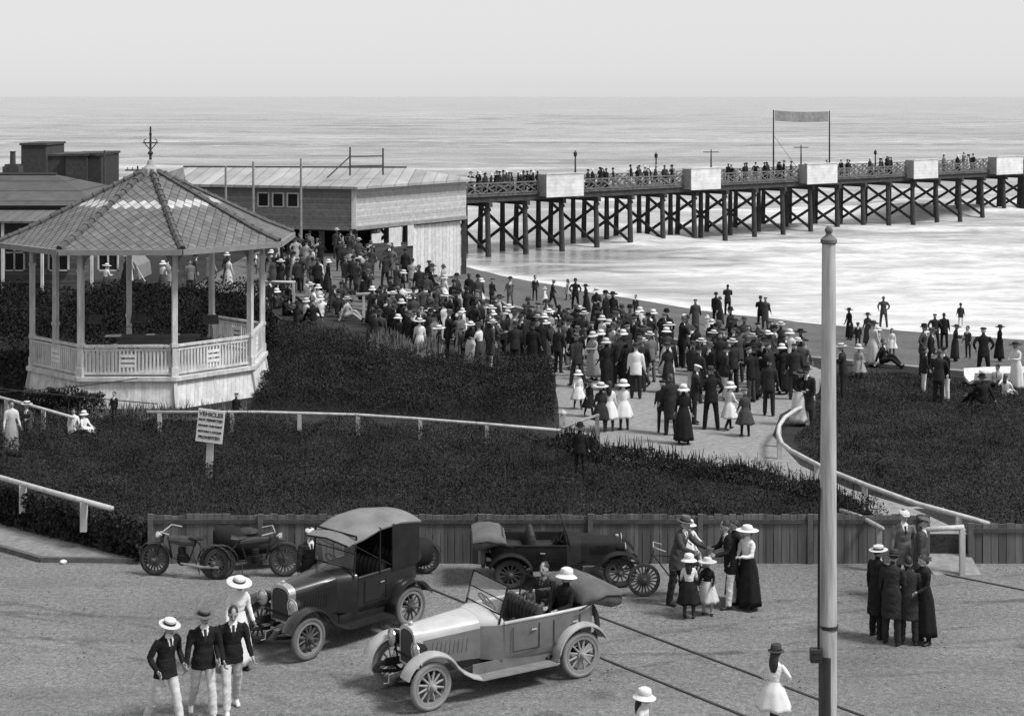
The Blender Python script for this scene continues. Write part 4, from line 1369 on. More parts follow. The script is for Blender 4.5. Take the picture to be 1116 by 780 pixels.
# ------------------------------------------------------------------ sign
sp = gnd(227, 522, LAWN_Z)
sg = thing('notice_sign', 'white painted sign about vehicles tilted on a post in the hedge', 'sign', (sp.x, sp.y, LAWN_Z - 0.1), R(-6))
SGM = Matrix.Rotation(R(2.5), 4, 'Y')
b_ = MB(); b_.box((0, 0.03, 0.62), (0.17, 0.07, 1.45), M=SGM); b_.build('post', W_rail, sg)
b_ = MB(); b_.box((0, -0.03, 1.44), (0.68, 0.04, 0.82), M=SGM @ Matrix.Translation((0, 0, 1.44)) @ Matrix.Rotation(R(3.5), 4, 'Y') @ Matrix.Translation((0, 0, -1.44)))
b_.build('board', mat('sign_white', 0.62, var=0.12, scale=6), sg)
ink = mat('sign_ink', 0.03, var=0.2, scale=8)
for i, (txt, sz) in enumerate((('VEHICLES', 0.145), ('NOT PERMITTED', 0.082), ('BEYOND THIS POINT', 0.064), ('MOTORS & CYCLES', 0.068), ('PROHIBITED', 0.10))):
    cu = bpy.data.curves.new('lettering', 'FONT')
    cu.body = txt; cu.size = sz; cu.align_x = 'CENTER'; cu.align_y = 'CENTER'; cu.extrude = 0.003
    cu.offset = 0.004
    cu.materials.append(ink)
    tmp = bpy.data.objects.new('tmp', cu); C.objects.link(tmp)
    bpy.context.view_layer.update()
    me_ = bpy.data.meshes.new_from_object(tmp.evaluated_get(bpy.context.evaluated_depsgraph_get()))
    bpy.data.objects.remove(tmp)
    o = bpy.data.objects.new('lettering', me_); C.objects.link(o); o.parent = sg
    o.matrix_local = SGM @ Matrix.Translation((0, 0, 1.44)) @ Matrix.Rotation(R(3.5), 4, 'Y') @ Matrix.Translation((0, -0.0535, 0.29 - 0.145 * i)) @ Matrix.Rotation(R(90), 4, 'X')

# ------------------------------------------------------------------ the big pole
pl = thing('tram_pole', 'tall thick pale timber pole with a ball finial at the roadside', 'pole', (4.22, 22.0, 0))
ztop = at(905, 266, 22).z
b_ = MB(); b_.tube([(-0.02, 0, 0), (-0.01, 0, 3.0), (0, 0, ztop)], [0.126, 0.117, 0.090], 20)
smooth_by_angle(b_.build('shaft', W_pole, pl))
b_ = MB()
arc = [(0.136 * math.cos(R(a)), 0.136 * math.sin(R(a))) for a in range(150, 276, 12)] + [(0.112 * math.cos(R(a)), 0.112 * math.sin(R(a))) for a in range(270, 149, -12)]
b_.prism(arc, 0.0, at(900, 716, 21.9).z); b_.build('dark_pole_strip', mat('pole_strip_dark', 0.055, var=0.3, scale=6, bump=0.3, stretch=(4, 4, .5)), pl)  # darker half-round strip up one side of the pole's lower part
b_ = MB()
b_.lathe([(0.090, ztop), (0.112, ztop + 0.02), (0.112, ztop + 0.06), (0.08, ztop + 0.09), (0.045, ztop + 0.12), (0.034, ztop + 0.14), (0.05, ztop + 0.165), (0.055, ztop + 0.19), (0.04, ztop + 0.22), (0.01, ztop + 0.245)], 16)
smooth_by_angle(b_.build('finial', mat('finial_metal', 0.12, var=0.3, scale=7), pl))
b_ = MB(); zc = at(890, 715, 21.85).z
b_.tube([(-0.155, -0.10, zc), (-0.150, -0.10, 4.4), (-0.13, -0.04, 5.0)], 0.017, 6); b_.build('conduit', W_black, pl)
b_ = MB(); b_.box((-0.19, -0.1, zc), (0.15, 0.12, 0.17)); 
b_.box((-0.19, -0.165, zc + .05), (0.13, 0.01, 0.012)); b_.box((-0.19, -0.165, zc - .03), (0.13, 0.01, 0.012)); b_.build('junction_box', W_iron, pl)
b_ = MB(); b_.lathe([(0.116, 3.12), (0.126, 3.12), (0.126, 3.17), (0.116, 3.17)], 18, closed=True); b_.build('band', W_iron, pl)

# ------------------------------------------------------------------ thin dark strips laid as lines on the road
def road_strip(a, b2, lab):
    b_ = MB(); d = (b2 - a)
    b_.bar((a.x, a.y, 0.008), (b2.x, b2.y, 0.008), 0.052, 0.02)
    o = b_.build('road_line', mat('road_line_dark', 0.028, var=0.5, scale=2.5, rough=0.5))
    tag(o, lab, 'rail', 'dark lines crossing the street')
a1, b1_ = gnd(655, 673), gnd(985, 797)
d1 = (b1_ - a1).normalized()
road_strip(a1 - d1 * 3.0, b1_ + d1 * 8, 'dark line on the road passing beyond the running girl')
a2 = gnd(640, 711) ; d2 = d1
road_strip(a2 - d2 * 6.0, a2 + d2 * 14, 'dark line on the road that runs from between the cars')
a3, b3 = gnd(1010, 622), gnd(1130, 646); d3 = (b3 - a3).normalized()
road_strip(a3, b3 + d3 * 5, 'thin dark line on the road beside the lower plank fence')

# loose stones and droppings trodden into the road
n_ = 1500
P_ = np.c_[nrg.uniform(-13, 14, n_), nrg.uniform(25, 35.6, n_), np.full(n_, 0.004)]
V_ = leaf_quads(P_, 0.022, 2.0, 0.8); V_[:, :, 2] = np.abs(V_[:, :, 2] - 0.004) * 0.8 + 0.004
tag(quads('gravel', V_, leaf_material('loose_grit', 0.12, 0.6)), 'loose grit and small stones scattered over the road', 'gravel', kind='stuff')
# stone and litter on the footpath
b_ = MB(); b_.sphere((0, 0, 0.03), (0.085, 0.06, 0.045), 9, 6)
for i, p in enumerate(b_.v): b_.v[i] = p * (1 + 0.12 * math.sin(i * 2.3))
o = b_.build('stone', W_white); q = gnd(69, 614); o.location = (q.x, q.y, 0.01); tag(o, 'small white stone on the road by the kerb', 'stone')

# overhead wires near the bandstand
def wire(p, q, sag, lab, r=0.012):
    b_ = MB(); pts = []
    for i in range(17):
        t = i / 16; v = p.lerp(q, t); pts.append((v.x, v.y, v.z - sag * 4 * t * (1 - t)))
    b_.tube(pts, r, 5)
    tag(b_.build('overhead_wire', W_iron), lab, 'wire', 'thin wires strung over the garden')
wire(at(-40, 419, 48.6), at(172, 440, 48.6), 0.02, 'thin wire sagging before the white base towards the rail', 0.016)
wire(at(-40, 428, 49.3), at(150, 412, 49.3), 0.10, 'thin wire rising across the white bandstand base', 0.014)
# ------------------------------------------------------------------ motor cars (x forward, origin on the ground under the middle of the wheelbase)
C_body = mat('dove_grey_coachwork', 0.14, var=0.22, scale=3.5, rough=0.42, spec=0.4, bump=0.02, coat=0.4)
C_wing = mat('pale_wing_paint', 0.33, var=0.2, scale=4.0, rough=0.4, spec=0.4)
C_hood = mat('pale_bonnet_paint', 0.42, var=0.16, scale=3.0, rough=0.4, spec=0.4, coat=0.4)
C_black = mat('black_coachwork', 0.014, var=0.3, scale=2.5, rough=0.4, spec=0.4, coat=0.5)
C_blackdull = mat('dull_black_coachwork', 0.018, var=0.35, scale=3, rough=0.8, spec=0.12)
C_tyre = mat('grey_rubber', 0.11, var=0.2, scale=6, rough=0.9)
C_tyredark = mat('dusty_black_rubber', 0.035, var=0.3, scale=6, rough=0.9)
C_rimdark = mat('dark_rim', 0.05, var=0.3, scale=5)
C_tyrelight = mat('pale_rubber', 0.21, var=0.2, scale=6, rough=0.9)
C_spoke = mat('varnished_spokes', 0.27, var=0.25, scale=8, rough=0.6)
C_spokedark = mat('dark_spokes', 0.06, var=0.3, scale=8, rough=0.6)
C_nickel = mat('nickel', 0.60, var=0.1, scale=4, rough=0.25, metal=0.8)
C_leather = mat('dark_leather', 0.03, var=0.4, scale=6, rough=0.6, bump=0.3)
C_hoodcloth = mat('folded_hood_cloth', 0.10, var=0.3, scale=3, bump=0.3)
C_core = mat('radiator_core', 0.045, var=0.4, scale=30, rough=0.6, bump=0.5)
C_rim = mat('grey_rim', 0.20, var=0.2, scale=5, rough=0.5)
def glass_mat():
    m, nt, b = new_mat('windscreen_glass')
    tr = nt.nodes.new('ShaderNodeBsdfTransparent'); gl = nt.nodes.new('ShaderNodeBsdfGlossy')
    gl.inputs['Roughness'].default_value = 0.04
    mx = nt.nodes.new('ShaderNodeMixShader'); mx.inputs[0].default_value = 0.10
    nt.links.new(tr.outputs[0], mx.inputs[1]); nt.links.new(gl.outputs[0], mx.inputs[2])
    nt.links.new(mx.outputs[0], nt.nodes['Material Output'].inputs['Surface'])
    return m
GLASS = glass_mat()

def wheel_parts(par, x, y, r, spokes=12, tyre=C_tyrelight, spoke=C_spoke, rim=C_rim, steer=0.0, tw=0.052, name='wheel'):
    M_ = Matrix.Translation((x, y, r)) @ Matrix.Rotation(steer, 4, 'Z') @ Matrix.Rotation(R(90), 4, 'X')
    b_ = MB()
    ri = r - 2 * tw - 0.02
    for k in range(spokes):
        a = 2 * math.pi * (k + 0.5) / spokes
        c, s_ = math.cos(a), math.sin(a)
        b_.tube([(0.06 * c, 0.06 * s_, 0), (ri * c, ri * s_, 0)], [0.024, 0.017], 6, M=M_)
    sg = 1 if y < 0 else -1
    b_.lathe([(0.085, -0.05), (0.085, 0.05)], 14, M=M_)
    b_.lathe([(0.06, 0.05 * sg), (0.05, 0.11 * sg), (0.035, 0.13 * sg), (0.004, 0.135 * sg)], 12, M=M_)
    w_ = smooth_by_angle(b_.build(name, spoke, par))
    b_ = MB()
    prof = [(r - tw + tw * math.cos(t), tw * math.sin(t)) for t in np.linspace(0, 2 * math.pi, 11)[:-1]]
    b_.lathe(prof, 40, M=M_, closed=True)
    smooth_by_angle(b_.build('tyre', tyre, w_), 60)
    b_ = MB()
    b_.lathe([(ri - 0.01, -0.035), (ri + 0.035, -0.04), (ri + 0.035, 0.04), (ri - 0.01, 0.035)], 40, M=M_, closed=True)
    smooth_by_angle(b_.build('rim', rim, w_))
    return w_

def arch_section(x, hw, zb, zs, zt, n=10, p=2.4):
    """an upright section: straight sides from zb to zs, then a rounded top to zt"""
    pts = [(x, hw, zb), (x, hw, zs)]
    for i in range(1, n):
        a = math.pi * i / n
        c, s_ = math.cos(a), math.sin(a)
        pts.append((x, hw * math.copysign(abs(c) ** (2 / p), c), zs + (zt - zs) * abs(s_) ** (2 / p)))
    pts += [(x, -hw, zs), (x, -hw, zb)]
    return pts

def skin(secs, b_, mi=0, caps=(True, True), closed=False):
    n = len(secs[0]); vs = [p for s_ in secs for p in s_]; fs = []
    for i in range(len(secs) - 1):
        for j in range(n if closed else n - 1):
            j2 = (j + 1) % n
            fs.append((i * n + j, i * n + j2, (i + 1) * n + j2, (i + 1) * n + j))
    if caps[0]: fs.append(tuple(range(n)))
    if caps[1]: fs.append(tuple((len(secs) - 1) * n + j for j in range(n - 1, -1, -1)))
    b_.add(vs, fs, mi)

def strip(path, y0, y1, th, b_, crown=0.0, mi=0, ny=4):
    """sheet metal bent along path (x, z), from y0 to y1"""
    vs, fs = [], []
    k = len(path)
    ys = [y0 + (y1 - y0) * i / ny for i in range(ny + 1)]
    for i, (x, z) in enumerate(path):
        a, c = path[max(0, i - 1)], path[min(k - 1, i + 1)]
        t = Vector((c[0] - a[0], 0, c[1] - a[1])).normalized(); n_ = Vector((-t.z, 0, t.x))
        if n_.z < -0.2: n_ = -n_
        for j, y in enumerate(ys):
            cr = crown * (1 - (2 * j / ny - 1) ** 2)
            vs.append(Vector((x, y, z)) + n_ * (cr))
        for j, y in enumerate(ys):
            cr = crown * (1 - (2 * j / ny - 1) ** 2)
            vs.append(Vector((x, y, z)) + n_ * (cr - th))
    m_ = 2 * (ny + 1); w_ = ny + 1
    for i in range(k - 1):
        for j in range(ny):
            fs.append((i * m_ + j, i * m_ + j + 1, (i + 1) * m_ + j + 1, (i + 1) * m_ + j))
            fs.append((i * m_ + w_ + j, (i + 1) * m_ + w_ + j, (i + 1) * m_ + w_ + j + 1, i * m_ + w_ + j + 1))
        fs.append((i * m_, (i + 1) * m_, (i + 1) * m_ + w_, i * m_ + w_))
        fs.append((i * m_ + ny, i * m_ + w_ + ny, (i + 1) * m_ + w_ + ny, (i + 1) * m_ + ny))
    fs.append(tuple(list(range(w_)) + list(range(2 * w_ - 1, w_ - 1, -1))))
    o_ = (k - 1) * m_
    fs.append(tuple([o_ + j for j in range(w_)] + [o_ + j for j in range(2 * w_ - 1, w_ - 1, -1)]))
    b_.add(vs, fs, mi)

def motor_car(label, loc, rz, wb=3.0, rim=None, r=0.405, body=C_body, hood=C_hood, fender=C_body, spoke=C_spoke, tyre=C_tyrelight,
              belt=1.17, top='folded', rear_screen=True, steer=0.0, hw=0.66, bonnet_l=1.05, group=None, name='touring_car', shell=C_hood, edge=None):
    t = thing(name, label, 'car', loc, rz, group)
    fx, rx = wb / 2, -wb / 2
    tr = 0.70
    for x, y in ((fx, tr), (fx, -tr), (rx, tr), (rx, -tr)):
        wheel_parts(t, x, y, r, 12, tyre, spoke, rim or C_rim, steer if x > 0 else 0.0)
    # chassis rails, axles, springs
    b_ = MB()
    for y in (-0.38, 0.38):
        b_.bar((fx + 0.30, y, 0.54), (rx - 0.55, y, 0.56), 0.06, 0.12)
        b_.tube([(fx + 0.30, y, 0.54), (fx + 0.46, y, 0.52), (fx + 0.54, y, 0.44)], [0.04, 0.035, 0.03], 6)
        b_.tube([(fx + 0.5, y, 0.44), (fx + 0.2, y, 0.38), (fx, y, 0.36), (fx - 0.3, y, 0.42), (fx - .45, y, .5)], 0.03, 6)
        b_.tube([(rx + 0.6, y, 0.5), (rx + 0.2, y, 0.4), (rx, y, 0.38), (rx - 0.3, y, 0.44), (rx - .5, y, .54)], 0.03, 6)
    b_.build('chassis', C_blackdull, t)
    b_ = MB(); b_.tube([(fx, -tr, r), (fx, -0.5, 0.36), (fx, 0.5, 0.36), (fx, tr, r)], 0.03, 6); b_.build('front_axle', C_blackdull, t)
    b_ = MB(); b_.tube([(rx, -tr, r), (rx, tr, r)], 0.045, 8); b_.sphere((rx, 0, r), (0.14, 0.14, 0.14)); b_.build('rear_axle', C_blackdull, t)
    # radiator
    xr = fx + 0.02
    zt_r = belt + 0.06
    b_ = MB(); skin([arch_section(xr + 0.06, 0.27, 0.56, zt_r - 0.16, zt_r), arch_section(xr - 0.08, 0.28, 0.56, zt_r - 0.16, zt_r + 0.01)], b_)
    rd = smooth_by_angle(b_.build('radiator', shell, t))
    b_ = MB(); skin([arch_section(xr + 0.066, 0.22, 0.60, zt_r - 0.19, zt_r - 0.06), arch_section(xr + 0.03, 0.22, 0.60, zt_r - 0.19, zt_r - 0.06)], b_); b_.build('radiator_core', C_core, rd)
    b_ = MB(); b_.lathe([(0.045, zt_r), (0.045, zt_r + 0.05), (0.02, zt_r + 0.07), (0.004, zt_r + 0.075)], 10, M=Matrix.Translation((xr - 0.01, 0, 0))); b_.build('radiator_cap', C_nickel, rd)
    # bonnet
    xc = xr - 0.08 - bonnet_l
    b_ = MB(); skin([arch_section(xr - 0.081, 0.28, 0.62, zt_r - 0.17, zt_r + 0.0), arch_section(xr - 0.4, 0.325, 0.62, zt_r - 0.15, zt_r + 0.03), arch_section(xc, 0.42, 0.62, belt - 0.03, belt + 0.14)], b_)
    bo = smooth_by_angle(b_.build('bonnet', [hood], t), 30)
    def side_panel(sg):
        q = [[(xr - .1, 0.283, 0.60), (xr - .1, 0.289, 0.60), (xr - .1, .289, zt_r - .2), (xr - .1, .283, zt_r - .2)], [(xc, .424, .60), (xc, .43, .60), (xc, .43, belt - .06), (xc, .424, belt - .06)]]
        b2_ = MB(); skin([[(x, sg * y, z) for x, y, z in s_] for s_ in q], b2_, closed=True)
        return b2_
    for sg in (1, -1):
        b_ = side_panel(sg)
        for k in range(9):
            x = xr - .25 - k * (bonnet_l - .35) / 9
            f = (xr - .1 - x) / (xr - .1 - xc)
            b_.bar((x, sg * (0.292 + .141 * f), 0.76), (x - .03, sg * (0.292 + .141 * f), 0.98), 0.012, 0.02)
        b_.build('bonnet_louvre_panel', body, t)
    # scuttle
    b_ = MB(); skin([arch_section(xc - 0.002, 0.42, 0.58, belt - 0.03, belt + 0.142), arch_section(xc - 0.22, 0.56, 0.56, belt - 0.02, belt + 0.17), arch_section(xc - 0.36, 0.62, 0.56, belt - 0.01, belt + 0.16)], b_, caps=(False, True))
    for i_, f_ in enumerate(b_.f):
        if max(b_.v[k_].z for k_ in f_) < belt + 0.03: b_.m[i_] = 1
    smooth_by_angle(b_.build('scuttle', [hood, body], t), 40)
    # body tub: an outline with walls of some thickness
    xs, xe = xc - 0.36, rx - 0.42
    out = []
    for i in range(9):
        f = i / 8; x = xs + (xe + 0.32 - xs) * f
        out.append((x, 0.62 + (hw - 0.62) * math.sin(min(1, f * 1.6) * math.pi / 2)))
    for i in range(1, 7):
        a = R(90 * i / 6)
        out.append((xe + 0.32 - 0.32 * math.sin(a), hw - 0.42 + 0.42 * math.cos(a) if i < 6 else hw - 0.42))
    out = out + [(x, -y) for x, y in reversed(out)]
    b_ = MB(); n = len(out)
    prof = [(-0.05, 0.54), (0.0, 0.66), (0.012, belt - 0.06), (0.015, belt), (-0.035, belt), (-0.04, belt - 0.06), (-0.04, 0.62)]
    vs, fs = [], []
    for i, (x, y) in enumerate(out):
        a, c = out[max(0, i - 1)], out[min(n - 1, i + 1)]
        tx, ty = c[0] - a[0], c[1] - a[1]; l_ = math.hypot(tx, ty); nx, ny = -ty / l_, tx / l_
        if nx * (x - (xs + xe) / 2) + ny * y < 0: nx, ny = -nx, -ny
        for d, z in prof:
            vs.append((x + nx * d, y + ny * d, z + (0.03 * max(0, (xs - x) / (xs - xe)) if z > 1 else 0)))
    m_ = len(prof)
    for i in range(n - 1):
        for j in range(m_):
            j2 = (j + 1) % m_
            fs.append((i * m_ + j, i * m_ + j2, (i + 1) * m_ + j2, (i + 1) * m_ + j))
    fs.append(tuple(range(m_))); fs.append(tuple((n - 1) * m_ + j for j in range(m_)))
    b_.add(vs, fs)
    bt = smooth_by_angle(b_.build('body', body, t), 35)
    b_ = MB(); b_.tube([(x, y * 1.0, belt + 0.012 + 0.03 * max(0, (xs - x) / (xs - xe))) for x, y in out], 0.03, 6); smooth_by_angle(b_.build('body_edge', edge or C_hood, t), 60)
    b_ = MB(); b_.prism([(x * 0.995, y * 0.93) for x, y in out], 0.56, 0.61); b_.build('floor', C_blackdull, t)
    for sg in (1, -1):
        for x0, x1 in ((xs - 0.15, xs - 0.68), (xs - 0.98, xs - 1.52)):
            if x1 < xe + 0.3: continue
            b_ = MB(); yy = sg * (hw + 0.018)
            if x0 > xs - .3: yy = sg * (hw + 0.008)
            b_.bar((x0, yy, 0.68), (x0, yy, belt - 0.07), 0.008, 0.012); b_.bar((x1, yy + sg * .004, 0.68), (x1, yy + sg * .004, belt - 0.07), 0.008, 0.012); b_.bar((x0, yy, 0.68), (x1, yy + sg * .004, 0.68), 0.01, 0.012)
            d_ = b_.build('door', C_blackdull, t)
            b_ = MB(); b_.tube([(x1 + 0.06, yy + sg * 0.015, belt - 0.16), (x1 + 0.17, yy + sg * 0.03, belt - 0.16)], 0.014, 6); b_.build('handle', C_nickel, d_)
    # seats
    for xb in (xs - 0.82, xe + 0.20):
        b_ = MB()
        b_.box((xb + 0.30, 0, 0.74), (0.52, 2 * hw - 0.18, 0.20)); b_.box((xb + 0.28, 0, 0.86), (0.50, 2 * hw - 0.22, 0.07))
        b_.build('seat', C_leather, t)
        b_ = MB()
        for k in range(9):
            y = (k - 4) * (2 * hw - 0.24) / 9
            b_.sphere((xb + 0.02, y, 1.05), (0.11, (2 * hw - .2) / 16, 0.30), 10, 6)
        b_.build('seat_back', C_leather, t)
    # steering wheel
    b_ = MB(); M_ = Matrix.Translation((xs - 0.20, -0.30, belt + 0.12)) @ Matrix.Rotation(R(-52), 4, 'Y')
    b_.lathe([(0.20 + 0.016 * math.cos(a), 0.016 * math.sin(a)) for a in np.linspace(0, 2 * math.pi, 7)[:-1]], 22, M=M_, closed=True)
    for a in (0, 90, 180, 270): b_.tube([(0, 0, 0), (0.2 * math.cos(R(a)), 0.2 * math.sin(R(a)), 0)], 0.010, 5, M=M_)
    b_.tube([(0, 0, 0), (0, 0, -0.55)], 0.018, 6, M=M_)
    b_.build('steering_wheel', C_blackdull, t)
    # windscreen, leaning back
    zb, zt2, lean = belt + 0.14, belt + (0.62 if top != 'up' else 0.78), 0.16 if top != 'up' else .05
    xw = xc - 0.30
    fr = MB()
    for y in (-0.58, 0.58):
        fr.tube([(xw + 0.02, y, zb - 0.14), (xw - lean, y, zt2)], 0.02, 6)
    fr.tube([(xw - lean, -0.58, zt2), (xw - lean, 0.58, zt2)], 0.018, 6)
    fr.tube([(xw - lean * .45, -0.58, (zb + zt2) / 2), (xw - lean * .45, 0.58, (zb + zt2) / 2)], 0.010, 6)
    fr.tube([(xw, -0.56, zb + .02), (xw, 0.56, zb + .02)], 0.014, 6)
    ws = fr.build('windscreen', C_blackdull, t)
    b_ = MB(); b_.add([(xw, -0.56, zb + .02), (xw, 0.56, zb + .02), (xw - lean, 0.56, zt2), (xw - lean, -0.56, zt2), (xw + .006, -0.56, zb + .02), (xw + .006, 0.56, zb + .02), (xw - lean + .006, 0.56, zt2), (xw - lean + .006, -0.56, zt2)], [(0, 1, 2, 3), (7, 6, 5, 4), (0, 4, 5, 1), (1, 5, 6, 2), (2, 6, 7, 3), (3, 7, 4, 0)]); b_.build('glass', GLASS, ws)
    if rear_screen:
        x2 = xs - 0.98
        fr = MB()
        for y in (-0.5, 0.5): fr.tube([(x2, y, belt - .1), (x2 - 0.08, y, belt + 0.46)], 0.016, 6)
        fr.tube([(x2 - .08, -0.5, belt + .46), (x2 - .08, 0.5, belt + .46)], 0.014, 6)
        rs = fr.build('rear_windscreen', C_blackdull, t)
        b_ = MB(); b_.box((x2 - .05, 0, belt + .23), (0.006, 0.98, 0.42)); b_.build('glass', GLASS, rs)
    # wings and running boards
    R_f = r + 0.13
    for sg in (1, -1):
        y0, y1 = sg * (tr - 0.17), sg * (tr + 0.13)
        path = []
        for a in range(-12, 118, 8):                       # 0 at the top, negative forwards
            ang = R(a)
            pass
        path = [(fx + R_f * math.cos(R(a)), r + R_f * math.sin(R(a))) for a in range(22, 151, 8)]
        xl, zl = path[-1]
        path += [(xl - 0.12, zl - 0.12), (xl - 0.30, 0.44), (xl - 0.46, 0.385)]
        b_ = MB(); strip(path, y0, y1, 0.02, b_, 0.035); smooth_by_angle(b_.build('front_wing', fender, t), 50)
        path2 = [(rx + R_f * math.cos(R(a)), r + R_f * math.sin(R(a))) for a in range(-2, 163, 8)]
        b_ = MB(); strip([(rx + R_f + 0.02, 0.385)] + path2, y0, y1, 0.02, b_, 0.035); smooth_by_angle(b_.build('rear_wing', fender, t), 50)
        b_ = MB(); xa, xb = xl - 0.46, rx + R_f + 0.02
        b_.box(((xa + xb) / 2, (y0 + y1) / 2, 0.372), (xa - xb, abs(y1 - y0), 0.03)); 
        for k in range(5): b_.box(((xa + xb) / 2, y0 + (y1 - y0) * (k + .5) / 5, 0.392), (xa - xb - .06, 0.025, 0.012))
        b_.build('running_board', C_blackdull if fender is C_black else C_rim, t)
        b_ = MB(); b_.box(((xa + xb) / 2, sg * (hw - 0.09), 0.47), (xa - xb + 0.1, 0.03, 0.19)); b_.build('valance', body, t)
        # lamps
        b_ = MB(); M_ = Matrix.Translation((fx + 0.10, sg * 0.43, 0.94)) @ Matrix.Rotation(R(90), 4, 'Y')
        b_.lathe([(0.02, -0.17), (0.08, -0.13), (0.12, -0.03), (0.135, 0.02), (0.135, 0.045), (0.12, 0.05)], 18, M=M_); b_.tube([(0.12, 0, -.02), (0.36, 0, -.06)], 0.016, 6, M=M_)
        hl = smooth_by_angle(b_.build('headlight', fender if fender is C_black else C_blackdull, t))
        b_ = MB(); b_.lathe([(0.118, 0.051), (0.09, 0.065), (0.004, 0.072)], 18, M=M_); smooth_by_angle(b_.build('lens', C_nickel, hl))
        b_ = MB(); b_.lathe([(0.122, 0.044), (0.142, 0.044), (0.142, 0.062), (0.122, 0.062)], 18, M=M_, closed=True); b_.build('lamp_rim', C_nickel, hl)
    b_ = MB(); b_.tube([(fx + 0.1, -0.43, 0.72), (fx + 0.1, 0.43, 0.72)], 0.016, 6); b_.build('lamp_bar', C_blackdull, t)
    b_ = MB(); b_.tube([(fx + 0.16, 0, 0.48), (fx + 0.42, 0, 0.46), (fx + 0.43, 0, 0.33), (fx + .52, 0, .33)], 0.014, 6); b_.build('starting_handle', C_nickel, t)
    if top == 'folded':
        # the hood folded into a roll behind the rear seat
        b_ = MB(); secs = []
        for i, (x, z0, z1, w_) in enumerate(((xe + 0.34, belt + 0.06, belt + 0.14, 0.66), (xe + 0.22, belt + .05, belt + 0.30, 0.72), (xe - 0.03, belt - 0.02, belt + 0.36, 0.75), (xe - 0.30, belt - 0.10, belt + 0.34, 0.75), (xe - 0.44, belt - 0.09, belt + 0.27, 0.74))):
            sec = []
            for k in range(14):
                a = 2 * math.pi * k / 14
                c, s_ = math.cos(a), math.sin(a)
                sec.append((x, w_ * math.copysign(abs(c) ** 0.5, c), (z0 + z1) / 2 + (z1 - z0) / 2 * math.copysign(abs(s_) ** 0.6, s_) + .012 * math.sin(k * 2.2 + i)))
            secs.append(sec)
        skin(secs, b_, closed=True); smooth_by_angle(b_.build('folded_hood', C_hoodcloth, t), 60)
        for y in (-0.762, 0.762):
            b_ = MB(); b_.tube([(xe + 0.5, y, belt + .04), (xe - 0.1, y * 1.0, belt + 0.2), (xe - 0.5, y, belt + 0.14)], 0.014, 5); b_.build('hood_iron', C_blackdull, t)
        b_ = MB(); M_ = Matrix.Translation((xe - 0.18, 0, 0.72)) @ Matrix.Rotation(R(90), 4, 'Y')
        b_.lathe([(0.33 + 0.05 * math.cos(a), 0.05 * math.sin(a)) for a in np.linspace(0, 2 * math.pi, 9)[:-1]], 30, M=M_, closed=True); smooth_by_angle(b_.build('spare_tyre', C_tyre, t), 60)
    elif top == 'up':
        secs = []
        xf = xw + 0.18; xbk = xe - 0.02
        for x, zc, hh, w_ in ((xf, belt + 0.70, 0.05, 0.60), (xf - 0.35, belt + 0.83, 0.10, 0.66), (xf - 0.75, belt + 0.97, 0.12, 0.69), (xf - 1.3, belt + 1.0, 0.12, 0.70), (xbk + 0.12, belt + 0.92, 0.12, 0.69)):
            sec = []
            for k in range(9):
                y = w_ * (1 - 2 * k / 8)
                sec.append((x, y, zc - hh * (abs(y) / w_) ** 2.2))
            for k in range(9):
                y = -w_ * (1 - 2 * k / 8)
                sec.append((x, y * .985, zc - 0.03 - hh * (abs(y) / w_) ** 2.2))
            secs.append(sec)
        b_ = MB(); skin(secs, b_, closed=True); tp = smooth_by_angle(b_.build('hood', W_canvas, t), 50)
        b_ = MB(); b_.tube([(xf + .01, -.6, belt + .645), (xf + .01, 0, belt + .695), (xf + .01, .6, belt + .645)], 0.018, 5); b_.tube([(xf - .75, -.692, belt + .85), (xf - .75, 0, belt + .93), (xf - .75, .692, belt + .85)], 0.016, 5); b_.build('hood_seam', C_blackdull, tp)
        # back curtain and rear side curtains
        b_ = MB()
        zt3 = belt + 0.80
        ring0 = [(xf - 1.05, 0.70, belt + 0.02), (xbk + 0.20, 0.69, belt + 0.02), (xbk - 0.06, 0.5, belt + .02), (xbk - 0.1, 0, belt + .02), (xbk - 0.06, -0.5, belt + .02), (xbk + 0.20, -0.69, belt + 0.02), (xf - 1.05, -0.70, belt + 0.02)]
        ring1 = [(xf - 1.05, 0.695, belt + 0.885), (xbk + 0.18, 0.68, belt + 0.80), (xbk + 0.11, 0.5, belt + .865), (xbk + 0.10, 0, belt + .90), (xbk + 0.11, -0.5, belt + .865), (xbk + 0.18, -0.68, belt + 0.80), (xf - 1.05, -0.695, belt + 0.885)]
        n_ = len(ring0)
        vs = ring0 + ring1 + [(x + .012, y * .98, z) for x, y, z in ring0] + [(x + .012, y * .98, z) for x, y, z in ring1]
        fs = []
        for i in range(n_ - 1):
            fs += [(i, i + 1, n_ + i + 1, n_ + i), (2 * n_ + i + 1, 2 * n_ + i, 3 * n_ + i, 3 * n_ + i + 1), (i + 1, i, 2 * n_ + i, 2 * n_ + i + 1), (n_ + i, n_ + i + 1, 3 * n_ + i + 1, 3 * n_ + i)]
        fs += [(0, n_, 3 * n_, 2 * n_), (n_ - 1, 3 * n_ - 1, 4 * n_ - 1, 2 * n_ - 1)]
        b_.add(vs, fs); b_.build('side_curtain', C_blackdull, t)
        for y in (-0.66, 0.66):
            b_ = MB(); b_.tube([(xf - .75, y, belt), (xf - .75, y * 1.02, belt + .86)], 0.016, 5); b_.tube([(xf - 1.05, y, belt + .1), (xf - .1, y * .95, belt + .66)], 0.012, 5); b_.build('hood_iron', C_blackdull, t)
    return t

